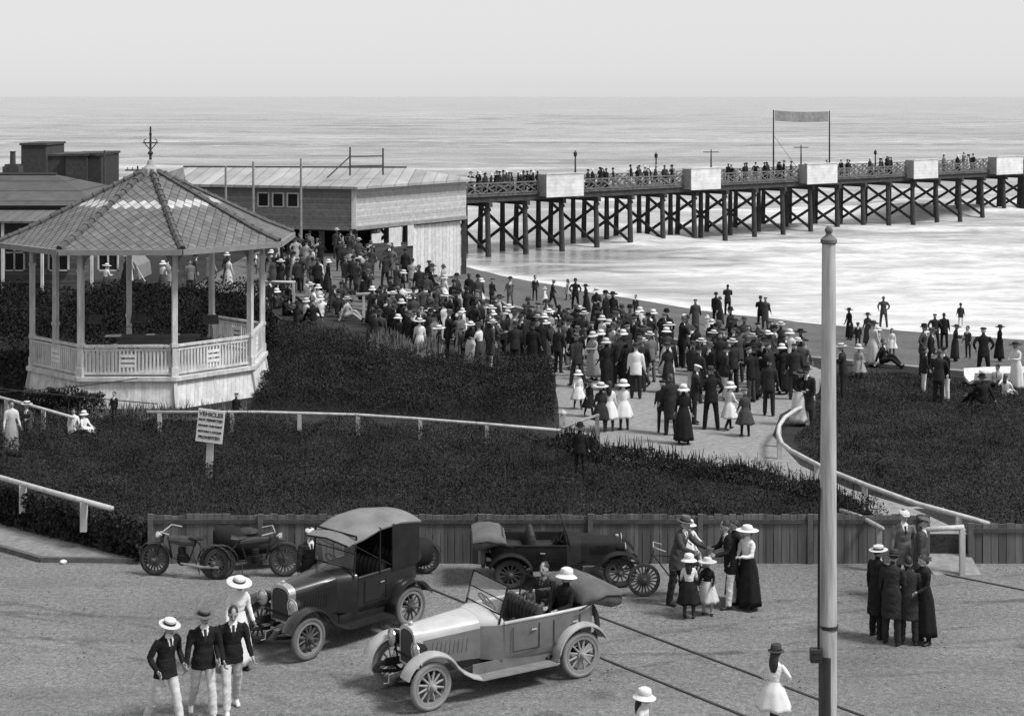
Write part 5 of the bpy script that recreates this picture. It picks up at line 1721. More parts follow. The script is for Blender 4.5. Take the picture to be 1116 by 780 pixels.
def car_pose(uf, vf, ur, vr, wb, side=-1):
    """centre and heading from the ground points of the near front and rear wheel; side: sign of y of those wheels"""
    a, b2 = gnd(uf, vf), gnd(ur, vr)
    d = (a - b2).normalized()
    n_ = Vector((-d.y, d.x, 0))
    c = (a + b2) / 2 - n_ * (0.70 * side)
    return c, math.atan2(d.y, d.x)

# heading is to the left and towards us, so the near wheels are on the car's own left (+y)
loc, rz = car_pose(470, 774, 633, 738, 3.0, side=1)
TOURER = motor_car('pale grey open touring car with its hood folded and passengers in the back', loc, rz, wb=3.0, steer=R(6), fender=C_wing)
loc, rz = car_pose(336, 719, 447, 683, 2.54, side=1)
DARKCAR = motor_car('black car with a pale canvas hood raised, behind the open grey tourer', loc, rz, wb=2.54, r=0.39, body=C_black, hood=C_black, fender=C_black, spoke=C_spokedark, tyre=C_tyre,
                    belt=1.18, top='up', rear_screen=False, bonnet_l=0.86, hw=0.64, shell=C_nickel, edge=C_black)
for ch_ in DARKCAR.children:
    if ch_.name.startswith('front_axle'): ch_.data.materials[0] = W_cream
p = gnd(618, 628)
FC = motor_car('dark open car parked along the street fence behind the grey tourer', (p.x - 0.1, 34.9, 0), R(3), wb=2.54, r=0.38, body=C_blackdull, hood=C_blackdull, fender=C_blackdull, spoke=C_spokedark, tyre=C_tyredark, rim=C_rimdark,
          belt=1.05, top='folded', rear_screen=False, bonnet_l=0.8, hw=0.62, shell=C_blackdull, edge=C_blackdull)
FC.scale = (0.9, 0.9, 0.80)

# ------------------------------------------------------------------ motorcycles and a bicycle
def motorcycle(label, loc, rz, sidecar=False):
    t = thing('motorcycle', label, 'motorcycle', loc, rz, 'motorcycles parked along the fence')
    for x in (0.68, -0.68):
        wheel_parts(t, x, 0.0, 0.34, 18, C_tyredark, C_spokedark, C_rimdark, tw=0.035)
    b_ = MB()
    for a, c in (((-0.68, 0, .34), (-.12, 0, .38)), ((-.12, 0, .38), (-.25, 0, .78)), ((-.68, 0, .34), (-.3, 0, .76)), ((-.3, 0, .76), (.38, 0, .84)), ((.38, 0, .84), (.28, 0, .4)), ((.28, 0, .4), (-.12, 0, .36)), ((-.25, 0, .68), (.36, 0, .76))):
        b_.tube([a, c], 0.018, 6)
    b_.build('frame', C_black, t)
    b_ = MB()
    for y in (-.06, .06): b_.tube([(.68, y, .34), (.46, y, .92)], 0.018, 6)
    b_.build('fork', C_black, t)
    b_ = MB(); b_.tube([(-.25, 0, .76), (.05, 0, .78), (.34, 0, .8)], [(.07, .09), (.08, .11), (.06, .08)], 10); b_.build('tank', C_rimdark, t)
    b_ = MB(); b_.lathe([(.10, .38), (.11, .48), (.075, .5), (.085, .52), (.075, .54), (.085, .56), (.075, .58), (.085, .6), (.06, .64)], 12, M=Matrix.Translation((.06, 0, 0))); b_.lathe([(.12, -.07), (.12, .07)], 12, M=Matrix.Translation((.03, 0, .38)) @ Matrix.Rotation(R(90), 4, 'X')); b_.build('engine', C_blackdull, t)
    b_ = MB(); b_.tube([(-.12, 0, .86), (-.3, 0, .84), (-.45, 0, .87)], [(.05, .03), (.10, .04), (.13, .05)], 8, lat=(0, 1, 0)); b_.build('saddle', C_leather, t)
    b_ = MB(); b_.tube([(.2, -.34, .98), (.42, -.3, 1.02), (.48, 0, .95), (.42, .3, 1.02), (.2, .34, .98)], 0.014, 6); b_.build('handlebar', C_nickel, t)
    b_ = MB(); M_ = Matrix.Translation((.6, 0, .86)) @ Matrix.Rotation(R(90), 4, 'Y'); b_.lathe([(.02, -.1), (.07, -.05), (.085, .02), (.06, .03)], 12, M=M_); b_.build('headlamp', C_nickel, t)
    for x, a0, a1 in ((.68, 20, 170), (-.68, 10, 160)):
        b_ = MB(); strip([(x + .385 * math.cos(R(a)), .34 + .385 * math.sin(R(a))) for a in range(a0, a1 + 1, 10)], -.05, .05, .008, b_, .012); b_.build('mudguard', C_black, t)
    b_ = MB(); b_.tube([(.05, .09, .32), (-.4, .1, .27), (-.8, .1, .28)], [.02, .035, .03], 8); b_.build('exhaust', C_rim, t)
    b_ = MB(); b_.tube([(-.2, -.05, .4), (-.22, -.3, 0.0)], 0.012, 5); b_.build('stand', C_black, t)
    if sidecar:
        b_ = MB(); secs = []
        for x, w_, z0, z1 in ((.85, .05, .42, .5), (.5, .2, .34, .66), (0, .27, .32, .76), (-.45, .27, .32, .98), (-.75, .2, .38, .95), (-.85, .08, .5, .85)):
            secs.append([(x, .68 + w_ * math.cos(2 * math.pi * k / 12), (z0 + z1) / 2 + (z1 - z0) / 2 * math.sin(2 * math.pi * k / 12)) for k in range(12)])
        skin(secs, b_, closed=True); sdc = smooth_by_angle(b_.build('sidecar', C_blackdull, t), 60)
        b_ = MB(); b_.sphere((-.12, .68, .80), (.26, .18, .1)); b_.build('cockpit', C_leather, sdc)
        wheel_parts(t, -.1, 1.06, 0.34, 18, C_tyredark, C_spokedark, C_rimdark, tw=0.035)
        b_ = MB(); b_.tube([(-.1, 0, .34), (-.1, 1.06, .34)], .02, 6); b_.tube([(.3, 0, .4), (.3, .5, .4)], .016, 6); b_.build('strut', C_black, t)
    return t
motorcycle('dark motorcycle parked by the fence end nearest the street corner', (-6.95, 35.05, 0), R(168))
motorcycle('dark motorcycle with sidecar parked by the fence behind the straw hat', (-5.5, 35.0, 0), R(8), True)
motorcycle('dark motorcycle with sidecar parked between the raised hood and the fence', (-2.55, 35.25, 0), R(184), True)
def bicycle(label, loc, rz):
    t = thing('bicycle', label, 'bicycle', loc, rz)
    for x in (0.53, -0.53):
        wheel_parts(t, x, 0.0, 0.34, 20, C_tyredark, C_spokedark, C_rimdark, tw=0.02)
    b_ = MB()
    for a, c in (((-.53, 0, .34), (-.08, 0, .3)), ((-.08, 0, .3), (-.22, 0, .88)), ((-.53, 0, .34), (-.2, 0, .8)), ((-.2, 0, .8), (.34, 0, .84)), ((.34, 0, .84), (-.08, 0, .3)), ((.32, 0, .95), (.53, 0, .34))):
        b_.tube([a, c], 0.015, 6)
    b_.build('frame', C_black, t)
    b_ = MB(); b_.tube([(.12, -.28, .98), (.3, -.24, 1.04), (.33, 0, 1.0), (.3, .24, 1.04), (.12, .28, .98)], 0.012, 6); b_.build('handlebar', C_nickel, t)
    b_ = MB(); b_.tube([(-.08, 0, .94), (-.25, 0, .93), (-.36, 0, .95)], [(.03, .025), (.07, .03), (.10, .035)], 8, lat=(0, 1, 0)); b_.build('saddle', C_leather, t)
    b_ = MB(); b_.lathe([(.09, -.006), (.09, .006)], 16, M=Matrix.Translation((-.08, -.04, .3)) @ Matrix.Rotation(R(90), 4, 'X')); b_.tube([(-.08, -.08, .3), (-.02, -.08, .14), (.0, -.16, .14)], .01, 5); b_.tube([(-.08, .08, .3), (-.14, .08, .46), (-.16, .16, .46)], .01, 5); b_.build('crank', C_black, t)
    return t
bp_ = gnd(733, 650)
bicycle('dark bicycle held by the hatted man in the group with children', (3.22, 33.75, 0), R(184))
# ------------------------------------------------------------------ people
SKIN = mat('skin', 0.30, var=0.10, scale=12, rough=0.6)
HAIRD = mat('dark_hair', 0.025, var=0.4, scale=20, rough=0.6)
HAIRL = mat('brown_hair', 0.07, var=0.4, scale=20, rough=0.6)
SHOE = mat('black_leather', 0.018, var=0.3, scale=8, rough=0.5)
SHOEL = mat('white_canvas_shoe', 0.55, var=0.1, scale=8)
INK = mat('dark_features', 0.02, var=0.1, scale=5)
CL = {
 'black': mat('black_wool', 0.016, var=0.35, scale=9, bump=0.45, spec=0.1),
 'dark': mat('dark_serge', 0.028, var=0.35, scale=9, bump=0.45, spec=0.1),
 'charcoal': mat('charcoal_tweed', 0.055, var=0.35, scale=12, bump=0.5, spec=0.1),
 'grey': mat('grey_flannel', 0.13, var=0.25, scale=10, bump=0.45, spec=0.1),
 'fawn': mat('fawn_cotton', 0.30, var=0.2, scale=8, bump=0.45, spec=0.1),
 'pale': mat('pale_linen', 0.50, var=0.15, scale=8, bump=0.5, spec=0.1),
 'white': mat('white_cotton', 0.62, var=0.10, scale=5, bump=0.2, spec=0.1),
 'straw': mat('straw', 0.52, var=0.2, scale=25, bump=0.2),
 'felt': mat('grey_felt', 0.10, var=0.2, scale=12),
}
WORD = {'black': 'black', 'dark': 'dark', 'charcoal': 'charcoal', 'grey': 'grey', 'fawn': 'fawn', 'pale': 'pale', 'white': 'white'}

def body_mesh(key, s=1.0, lean=4, legs=((2, 3, 3), (-2, 2, 3)), arms=((4, 8, 14, 0), (0, 9, 12, 0)), head=(0, 0), sex='m', coat=0.26, child=False, voxel=0.026, fine=False, twist=0):
    """one continuous figure facing -Y with the soles at z = 0; slots: skin, top, bottom, shoes, shirt, features"""
    hs = 1.0
    if child: hs = 1.22
    P0 = Vector((0, 0, 0))
    L0 = 0.93 * (0.95 if child else 1)
    T = Vector((0, -math.sin(R(lean)), math.cos(R(lean))))
    X = Vector((math.cos(R(twist)), math.sin(R(twist)), 0))
    fwd = Vector((0, -math.cos(R(lean)), -math.sin(R(lean))))
    sw = {'m': 0.195, 'f': 0.165}[sex] * (0.92 if child else 1)
    hipw = 0.095
    mb_ = MB()
    segs = []
    def seg(a, b2, ra, rb, slot): segs.append((Vector(a), Vector(b2), ra, rb, slot))
    # torso
    w_ = 1.0 if sex == 'm' else 0.90
    if child: w_ = 0.9
    waist = 0.145 if sex == 'm' else 0.118
    rings = [(-0.10, 0.135, 0.105), (0.0, 0.165 * (1.05 if sex == 'f' else 1), 0.118), (0.14, waist, 0.108), (0.28, 0.168 * w_, 0.122), (0.40, 0.19 * w_, 0.122), (0.475, 0.165 * w_, 0.098), (0.525, 0.075, 0.07)]
    mb_.tube([P0 + T * t for t, _, _ in rings], [(a, b2) for _, a, b2 in rings], 18, lat=X)
    seg(P0 + T * -0.05, P0 + T * 0.16, 0.12, 0.12, 1); seg(P0 + T * 0.16, P0 + T * 0.50, 0.13, 0.12, 1)
    if coat:
        mb_.tube([P0 + T * 0.16, P0 + T * 0.02, P0 + Vector((0, 0.01, -coat * .6)), P0 + Vector((0, 0.015, -coat))], [(waist + .016, .124), (0.183, 0.140), (0.192, 0.150), (0.194 + 0.06 * max(0, coat - .3), 0.155 + 0.05 * max(0, coat - .3))], 20, lat=X)
    sh = [P0 + T * 0.455 + X * sw * k for k in (1, -1)]
    # neck and head
    nb = P0 + T * 0.50
    hp, hy = head
    Hz = Vector((0, -math.sin(R(hp + lean * .4)), math.cos(R(hp + lean * .4))))
    nt_ = nb + (T * .5 + Hz * .5).normalized() * 0.055
    mb_.tube([nb - T * 0.04, nt_ + Hz * 0.03], [0.062, 0.054], 12)
    seg(nb + T * 0.03, nt_, 0.055, 0.05, 4)
    hc = nt_ + Hz * (0.115 * hs) + Vector((0, -0.015, 0))
    Hx = Vector((math.cos(R(hy)), math.sin(R(hy)), 0)); Hy = Hz.cross(Hx).normalized()
    HM = Matrix((( Hx.x, Hy.x, Hz.x, hc.x), (Hx.y, Hy.y, Hz.y, hc.y), (Hx.z, Hy.z, Hz.z, hc.z), (0, 0, 0, 1)))
    hr = (0.074 * hs, 0.094 * hs, 0.118 * hs)
    mb_.sphere((0, 0.008, 0.01), hr, 16, 12, M=HM)
    mb_.sphere((0, -0.022 * hs, -0.062 * hs), (0.052 * hs, 0.062 * hs, 0.056 * hs), 12, 8, M=HM)      # jaw and chin
    mb_.tube([(0, -0.088 * hs, 0.012), (0, -0.112 * hs, -0.026 * hs), (0, -0.088 * hs, -0.034 * hs)], [0.010, 0.016, 0.012], 8, M=HM)   # nose
    for k in (1, -1): mb_.sphere((k * 0.076 * hs, 0.008, -0.008), (0.012, 0.022, 0.034), 8, 6, M=HM)   # ears
    seg(HM @ Vector((0, 0, -0.07)), HM @ Vector((0, 0, 0.09)), 0.07, 0.08, 0)
    # legs
    feet = []
    lt = 0.435 * (0.93 if child else 1); ls = 0.415 * (0.93 if child else 1)
    for k, (a, kn, spl) in zip((1, -1), legs):
        h_ = P0 + X * hipw * k + Vector((0, 0, -0.04))
        d1 = Vector((k * math.sin(R(spl)), -math.sin(R(a)) * math.cos(R(spl)), -math.cos(R(a)) * math.cos(R(spl))))
        a2 = a - kn
        d2 = Vector((k * math.sin(R(spl * .6)), -math.sin(R(a2)), -math.cos(R(a2)))).normalized()
        kne = h_ + d1 * lt; ank = kne + d2 * ls
        thin = 0.82 if (sex == 'f' or child) else 1.0
        mb_.tube([h_ + Vector((0, 0, .04)), h_ + d1 * lt * .5, kne - d1 * 0.02], [0.098, 0.090 * thin, 0.074 * thin], 12)
        mb_.tube([kne - d1 * .03, kne + d2 * 0.14, ank - d2 * .0], [0.074 * thin, 0.074 * thin, (0.066 if thin == 1.0 else 0.05) ], 12)
        seg(h_, kne, 0.09, 0.065, 2); seg(kne, ank, 0.064, 0.052, 2)
        pf = max(0, min(60, -(a2) if a2 < -12 else 0))
        fd = Vector((k * 0.15, -math.cos(R(pf)), -math.sin(R(pf)) )).normalized()
        if a2 > 40: fd = Vector((k * .12, -math.cos(R(60)), math.sin(R(60)))).normalized()
        heel = ank + d2 * 0.055 - fd * 0.055
        toe = ank + d2 * 0.065 + fd * 0.175
        mb_.tube([ank - d2 * .03, ank + d2 * 0.05], [0.045, 0.045], 10)
        mb_.tube([heel, ank + d2 * 0.05 + fd * .05, toe], [(0.038, 0.036), (0.046, 0.040), (0.040, 0.026)], 10, lat=(1, 0, 0))
        seg(heel, toe, 0.042, 0.036, 3); seg(ank + d2 * .02, ank + d2 * .05, .05, .05, 3)
        feet += [heel, toe]
    # arms
    wrists = []
    for k, (a, o, e, inn) in zip((1, -1), arms):
        s0 = sh[0] if k == 1 else sh[1]
        d1 = Vector((k * math.sin(R(o)), -math.sin(R(a)) * math.cos(R(o)), -math.cos(R(a)) * math.cos(R(o)))).normalized()
        o2 = o - inn
        d2 = Vector((k * math.sin(R(o2)), -math.sin(R(a + e)) * math.cos(R(o2)), -math.cos(R(a + e)) * math.cos(R(o2)))).normalized()
        al = 0.285 * (0.92 if child else 1); fl = 0.25 * (0.92 if child else 1)
        th = 0.85 if (sex == 'f' or child) else 1.0
        elb = s0 + d1 * al; wr = elb + d2 * fl
        mb_.tube([s0 - d1 * .01 - X * k * .03, s0 + d1 * .08, elb], [0.066 * th, 0.064 * th, 0.05 * th], 12)
        mb_.tube([elb - d1 * .02, elb + d2 * .08, wr], [0.05 * th, 0.05 * th, 0.040 * th], 12)
        seg(s0, elb, 0.062 * th, 0.05 * th, 1); seg(elb, wr - d2 * .01, 0.05 * th, 0.042 * th, 1)
        wrists.append((wr, d2, k))
    # remesh to one skin
    me = bpy.data.meshes.new('tmp')
    me.from_pydata([tuple(p) for p in mb_.v], [], mb_.f)
    bm = bmesh.new(); bm.from_mesh(me); bmesh.ops.recalc_face_normals(bm, faces=bm.faces); bm.to_mesh(me); bm.free()
    ob = bpy.data.objects.new('tmp', me); C.objects.link(ob)
    m1 = ob.modifiers.new('r', 'REMESH'); m1.mode = 'VOXEL'; m1.voxel_size = voxel
    m2 = ob.modifiers.new('s', 'SMOOTH'); m2.factor = 0.5; m2.iterations = 2
    bpy.context.view_layer.update()
    out = bpy.data.meshes.new_from_object(ob.evaluated_get(bpy.context.evaluated_depsgraph_get()))
    bpy.data.objects.remove(ob); bpy.data.meshes.remove(me)
    # colour by the nearest bone
    nv = len(out.vertices); co = np.empty(nv * 3); out.vertices.foreach_get('co', co); co = co.reshape(-1, 3)
    nf = len(out.polygons)
    cen = np.empty(nf * 3); out.polygons.foreach_get('center', cen); cen = cen.reshape(-1, 3)
    nor = np.empty(nf * 3); out.polygons.foreach_get('normal', nor); nor = nor.reshape(-1, 3)
    best = np.full(nf, 1e9); slot = np.zeros(nf, int)
    for a, b2, ra, rb, sl_ in segs:
        A, B = np.array(a), np.array(b2); d = B - A
        t = np.clip(((cen - A) @ d) / max(1e-9, d @ d), 0, 1)
        dist = np.linalg.norm(cen - A - t[:, None] * d, axis=1) - (ra + (rb - ra) * t)
        m_ = dist < best
        best[m_] = dist[m_]; slot[m_] = sl_
    rel = cen - np.array(P0)
    if coat:
        up_ = rel[:, 2]
        near = (np.hypot(rel[:, 0], rel[:, 1] - 0.0) > 0.0) & (slot == 2) & (up_ > -coat - 0.004) & (up_ < 0.1)
        if max(abs(l_[0]) for l_ in legs) < 50: slot[near] = 1
    tt = rel @ np.array(T); xx = rel @ np.array(X)
    front = nor @ np.array(fwd)
    v_ = (slot == 1) & (tt > 0.27) & (front > 0.15) & (np.abs(xx) < np.maximum(0, (tt - 0.30)) * 0.30 + 0.002)
    if sex == 'm': slot[v_] = 4
    tie = (slot == 4) & (np.abs(xx) < 0.017) & (tt < 0.5) & (front > 0.3)
    slot[tie] = 5
    if voxel < 0.03:
        # creases in the cloth
        vn = np.empty(nv * 3); out.vertices.foreach_get('normal', vn); vn = vn.reshape(-1, 3)
        cl = np.zeros(nv); 
        for p_, s_ in zip(out.polygons, slot):
            if s_ in (1, 2):
                for i_ in p_.vertices: cl[i_] = 1
        ph_ = hash(key) % 97 if False else sum(map(ord, key))
        x_, y_, z_ = co[:, 0], co[:, 1], co[:, 2]
        d_ = np.sin(34 * z_ + 14 * x_ + 4 * np.sin(11 * y_ + ph_) + ph_) * np.sin(13 * x_ - 9 * z_ + 2.2 * ph_) * 0.5 + np.sin(61 * z_ - 37 * x_ + 3 * np.sin(17 * x_ + ph_)) * np.sin(19 * y_ + 23 * z_ + ph_) * 0.35
        co = co + vn * (d_ * 0.009 * cl)[:, None]
    # hands with five fingers, eyes and mouth, added to the same mesh
    ex = MB()
    for wr, d, k in wrists:
        side = Vector((0, -1, 0)) - d * (-d.y)
        if side.length < .3: side = Vector((0, 0, 1)) - d * d.z
        side.normalize(); nrm = d.cross(side).normalized() * k
        hl = (0.88 if (sex == 'f') else 1) * (0.8 if child else 1)
        ex.tube([wr - d * .03, wr + d * .03 * hl, wr + d * .085 * hl], [(0.026 * hl, 0.022 * hl), (0.038 * hl, 0.017 * hl), (0.040 * hl, 0.013 * hl)], 8, 0, lat=side)
        for i, (off, ln) in enumerate(((0.030, 0.070), (0.010, 0.080), (-0.010, 0.074), (-0.029, 0.058))):
            f0 = wr + d * .082 * hl + side * off * hl
            curl = -nrm
            ex.tube([f0, f0 + (d * .9 + curl * .25).normalized() * ln * .5 * hl, f0 + (d * .85 + curl * .7).normalized() * ln * hl], [0.0095 * hl, 0.0088 * hl, 0.007 * hl], 6, 0)
        t0 = wr + d * .025 * hl + side * .032 * hl
        ex.tube([t0, t0 + (d + side * .9).normalized() * .035 * hl, t0 + (d * 1.2 + side * .6 - nrm * .3).normalized() * .066 * hl], [0.012 * hl, 0.0105 * hl, 0.008 * hl], 6, 0)
    for k in (1, -1):
        ex.sphere((k * 0.030 * hs, -0.082 * hs, 0.004), (0.012 * hs, 0.008, 0.007 * hs), 8, 5, 5, M=HM)
        ex.tube([(k * 0.016 * hs, -0.090 * hs, 0.026 * hs), (k * 0.044 * hs, -0.080 * hs, 0.026 * hs)], 0.0045, 5, 5, M=HM)
    ex.tube([(-0.022 * hs, -0.080 * hs, -0.064 * hs), (0, -0.0865 * hs, -0.062 * hs), (0.022 * hs, -0.080 * hs, -0.064 * hs)], 0.0045, 5, 5, M=HM)
    vs = np.concatenate([co, np.array([tuple(p) for p in ex.v])])
    fs = [tuple(p.vertices) for p in out.polygons] + [tuple(i + nv for i in f) for f in ex.f]
    sl_all = np.concatenate([slot, np.array(ex.m, int)])
    bpy.data.meshes.remove(out)
    zmin = vs[:, 2].min() if max(l_[0] for l_ in legs) < 60 else vs[:, 2].min()
    vs = (vs - [0, 0, zmin]) * s
    me = bpy.data.meshes.new('person_body_' + key)
    me.from_pydata(vs.tolist(), [], fs)
    for m_ in (SKIN, CL['dark'], CL['dark'], SHOE, CL['white'], INK): me.materials.append(m_)
    me.polygons.foreach_set('material_index', sl_all.astype(np.int32))
    me.shade_smooth(); me.update()
    off = Vector((0, 0, -zmin))
    S = Matrix.Scale(s, 4) @ Matrix.Translation(off)
    return dict(me=me, HM=S @ HM, S=S, pelvis=off * s, s=s, hs=hs, T=T, legs=legs, sex=sex, child=child, top=(S @ HM @ Vector((0, 0, 0.128 * hs))).z, L0=(off.z))

# hats and hair in the head's own frame (z up, face to -Y)
def hat_mesh(kind):
    b_ = MB()
    def lt(prof, mi=0, n=20, sx=0.92, sy=1.08, M=None): b_.lathe(prof, n, mi, M=M, sx=sx, sy=sy)
    tilt = Matrix.Translation((0, 0.012, 0)) @ Matrix.Rotation(R(-4), 4, 'X')
    if kind == 'boater':
        lt([(0.10, 0.052), (0.185, 0.050), (0.187, 0.056), (0.102, 0.062), (0.100, 0.135), (0.085, 0.142), (0.001, 0.143)], 0, 24, M=tilt)
        lt([(0.1015, 0.064), (0.1035, 0.064), (0.1025, 0.100), (0.1005, 0.100)], 1, 24, M=tilt)
    elif kind == 'bowler':
        lt([(0.095, 0.040), (0.130, 0.044), (0.142, 0.060), (0.138, 0.062), (0.105, 0.050), (0.106, 0.09), (0.098, 0.135), (0.065, 0.165), (0.001, 0.172)], 0, 20, M=tilt)
        lt([(0.1065, 0.054), (0.1085, 0.054), (0.1085, 0.078), (0.1065, 0.078)], 1, 20, M=tilt)
    elif kind == 'trilby':
        lt([(0.095, 0.045), (0.150, 0.034), (0.158, 0.046), (0.104, 0.056), (0.104, 0.09), (0.092, 0.155), (0.06, 0.168), (0.03, 0.150), (0.001, 0.148)], 0, 20, M=tilt)
        lt([(0.1045, 0.058), (0.1065, 0.058), (0.1045, 0.088), (0.1025, 0.088)], 1, 20, M=tilt)
    elif kind == 'cap':
        lt([(0.095, 0.045), (0.118, 0.065), (0.120, 0.085), (0.09, 0.115), (0.001, 0.125)], 0, 18, M=Matrix.Translation((0, 0.0, 0)) @ Matrix.Rotation(R(10), 4, 'X'))
        b_.tube([(0, -0.06, 0.058), (0, -0.12, 0.05), (0, -0.165, 0.030)], [(0.085, 0.012), (0.08, 0.010), (0.05, 0.007)], 12, 0, lat=(1, 0, 0))
    elif kind == 'wide':
        lt([(0.095, 0.035), (0.17, 0.050), (0.245, 0.038), (0.248, 0.046), (0.17, 0.064), (0.112, 0.060), (0.115, 0.11), (0.10, 0.145), (0.06, 0.160), (0.001, 0.163)], 0, 24, 1, 1.05, M=tilt)
        lt([(0.114, 0.064), (0.119, 0.066), (0.118, 0.098), (0.114, 0.098)], 1, 24, 1, 1.05, M=tilt)
    elif kind == 'sunhat':
        lt([(0.095, 0.040), (0.150, 0.010), (0.195, -0.012), (0.198, -0.005), (0.150, 0.028), (0.112, 0.056), (0.118, 0.10), (0.105, 0.145), (0.06, 0.17), (0.001, 0.176)], 0, 22, 1, 1.05, M=tilt)
        lt([(0.114, 0.055), (0.117, 0.055), (0.119, 0.078), (0.116, 0.078)], 1, 22, 1, 1.05, M=tilt)
    elif kind == 'hair':
        prof = [(math.cos(R(a)), math.sin(R(a))) for a in range(0, 91, 10)]
        M_ = Matrix.Translation((0, 0.022, 0.018)) @ Matrix.Rotation(R(-31), 4, 'X') @ Matrix.Diagonal((0.085, 0.104, 0.122, 1))
        b_.lathe([(max(.001, r_), z) for r_, z in prof], 16, 0, M=M_)
    elif kind == 'bun':
        prof = [(math.cos(R(a)), math.sin(R(a))) for a in range(-2, 91, 10)]
        M_ = Matrix.Translation((0, 0.022, 0.014)) @ Matrix.Rotation(R(-34), 4, 'X') @ Matrix.Diagonal((0.094, 0.112, 0.124, 1))
        b_.lathe([(max(.001, r_), z) for r_, z in prof], 16, 0, M=M_)
        b_.sphere((0, 0.115, -0.03), (0.06, 0.05, 0.055), 12, 8)
    elif kind == 'long':
        prof = [(math.cos(R(a)), math.sin(R(a))) for a in range(-2, 91, 10)]
        M_ = Matrix.Translation((0, 0.022, 0.014)) @ Matrix.Rotation(R(-34), 4, 'X') @ Matrix.Diagonal((0.092, 0.110, 0.124, 1))
        b_.lathe([(max(.001, r_), z) for r_, z in prof], 16, 0, M=M_)
        b_.tube([(0, 0.07, 0.02), (0, 0.105, -0.10), (0, 0.11, -0.20), (0, 0.10, -0.30)], [(0.075, 0.05), (0.085, 0.05), (0.08, 0.045), (0.045, 0.03)], 12, 0, lat=(1, 0, 0))
    return b_
HATW = {'boater': 'straw boater', 'bowler': 'bowler hat', 'trilby': 'soft felt hat', 'cap': 'flat cap', 'wide': 'wide brimmed hat', 'sunhat': 'drooping sun hat'}
HATNAME = {'boater': 'boater', 'bowler': 'bowler_hat', 'trilby': 'felt_hat', 'cap': 'flat_cap', 'wide': 'wide_hat', 'sunhat': 'sun_hat'}
HATCACHE = {}
def hat_for(kind, B):
    k = (kind, id(B['me']))
    if k not in HATCACHE:
        b_ = hat_mesh(kind)
        M_ = B['HM'] @ Matrix.Scale(B['hs'] * (1.0 if kind in ('hair', 'bun', 'long') else 0.97), 4)
        b_.v = [M_ @ p for p in b_.v]
        o = b_.build('tmp', [CL['straw'], CL['black']] if kind not in ('hair', 'bun', 'long') else [HAIRD])
        o.data.shade_smooth()
        try: o.data.set_sharp_from_angle(angle=R(45))
        except Exception: pass
        HATCACHE[k] = o.data
        bpy.data.objects.remove(o)
    return HATCACHE[k]

SKIRTCACHE = {}
def skirt_for(B, length, flare, seat=False, seed=0):
    """a gathered skirt from the waist; length as a share of the way from waist to sole"""
    k = (id(B['me']), length, flare, seed)
    if k in SKIRTCACHE: return SKIRTCACHE[k]
    b_ = MB(); n = 30
    s = B['s']; pz = B['pelvis'].z
    r0 = 0.128 * s if not B['child'] else 0.125 * s
    if not seat:
        z0, z1 = pz + 0.14 * s, (pz + 0.14 * s) * (1 - length)
        rows = []
        K = 9
        T = B['T']
        for i in range(K):
            f = i / (K - 1)
            z = z0 + (z1 - z0) * f
            rr = r0 + (0.055 * s) * min(1, f / 0.22) + flare * s * max(0, f - 0.12)
            row = []
            for j in range(n):
                a = 2 * math.pi * j / n
                wv = 1 + (0.07 * f + 0.01) * math.sin(a * 7 + seed) + 0.04 * f * math.sin(a * 3 + 2 * seed)
                yo = T.y * (z - pz) if z > pz else 0.012 * s * f
                row.append((rr * 1.06 * wv * math.cos(a), rr * 0.90 * wv * math.sin(a) + yo, z + 0.012 * math.sin(a * 5 + seed) * f))
            rows.append(row)
        inner = []
        for i in (K - 1, 4, 0):
            inner.append([(x * 0.93, y * 0.93, z + (0.004 if i == K - 1 else 0)) for x, y, z in rows[i]])
        allr = rows + inner
        vs = [p for r_ in allr for p in r_]
        fs = [(i * n + j, i * n + (j + 1) % n, (i + 1) * n + (j + 1) % n, (i + 1) * n + j) for i in range(len(allr) - 1) for j in range(n)]
        b_.add(vs, fs)
    else:
        # over the thighs of somebody sitting
        b_.tube([(0, 0.06 * s, pz + 0.10 * s), (0, -0.10 * s, pz + 0.04 * s), (0, -0.36 * s, pz + 0.05 * s), (0, -0.52 * s, max(0.10, pz - 0.02 * s)), (0, -0.62 * s, max(0.07, pz - .25 * s) if pz > .3 else 0.09)],
                [(0.16 * s, 0.12 * s), (0.21 * s, 0.13 * s), (0.23 * s, 0.12 * s), (0.24 * s, 0.10 * s), (0.24 * s, 0.07 * s)], 18, lat=(1, 0, 0))
    o = b_.build('tmp', CL['dark']); o.data.shade_smooth()
    SKIRTCACHE[k] = o.data
    bpy.data.objects.remove(o)
    return SKIRTCACHE[k]

def slots(o, mats):
    for i, m_ in enumerate(mats):
        if m_ is None or i >= len(o.material_slots): continue
        o.material_slots[i].link = 'OBJECT'
        o.material_slots[i].material = m_

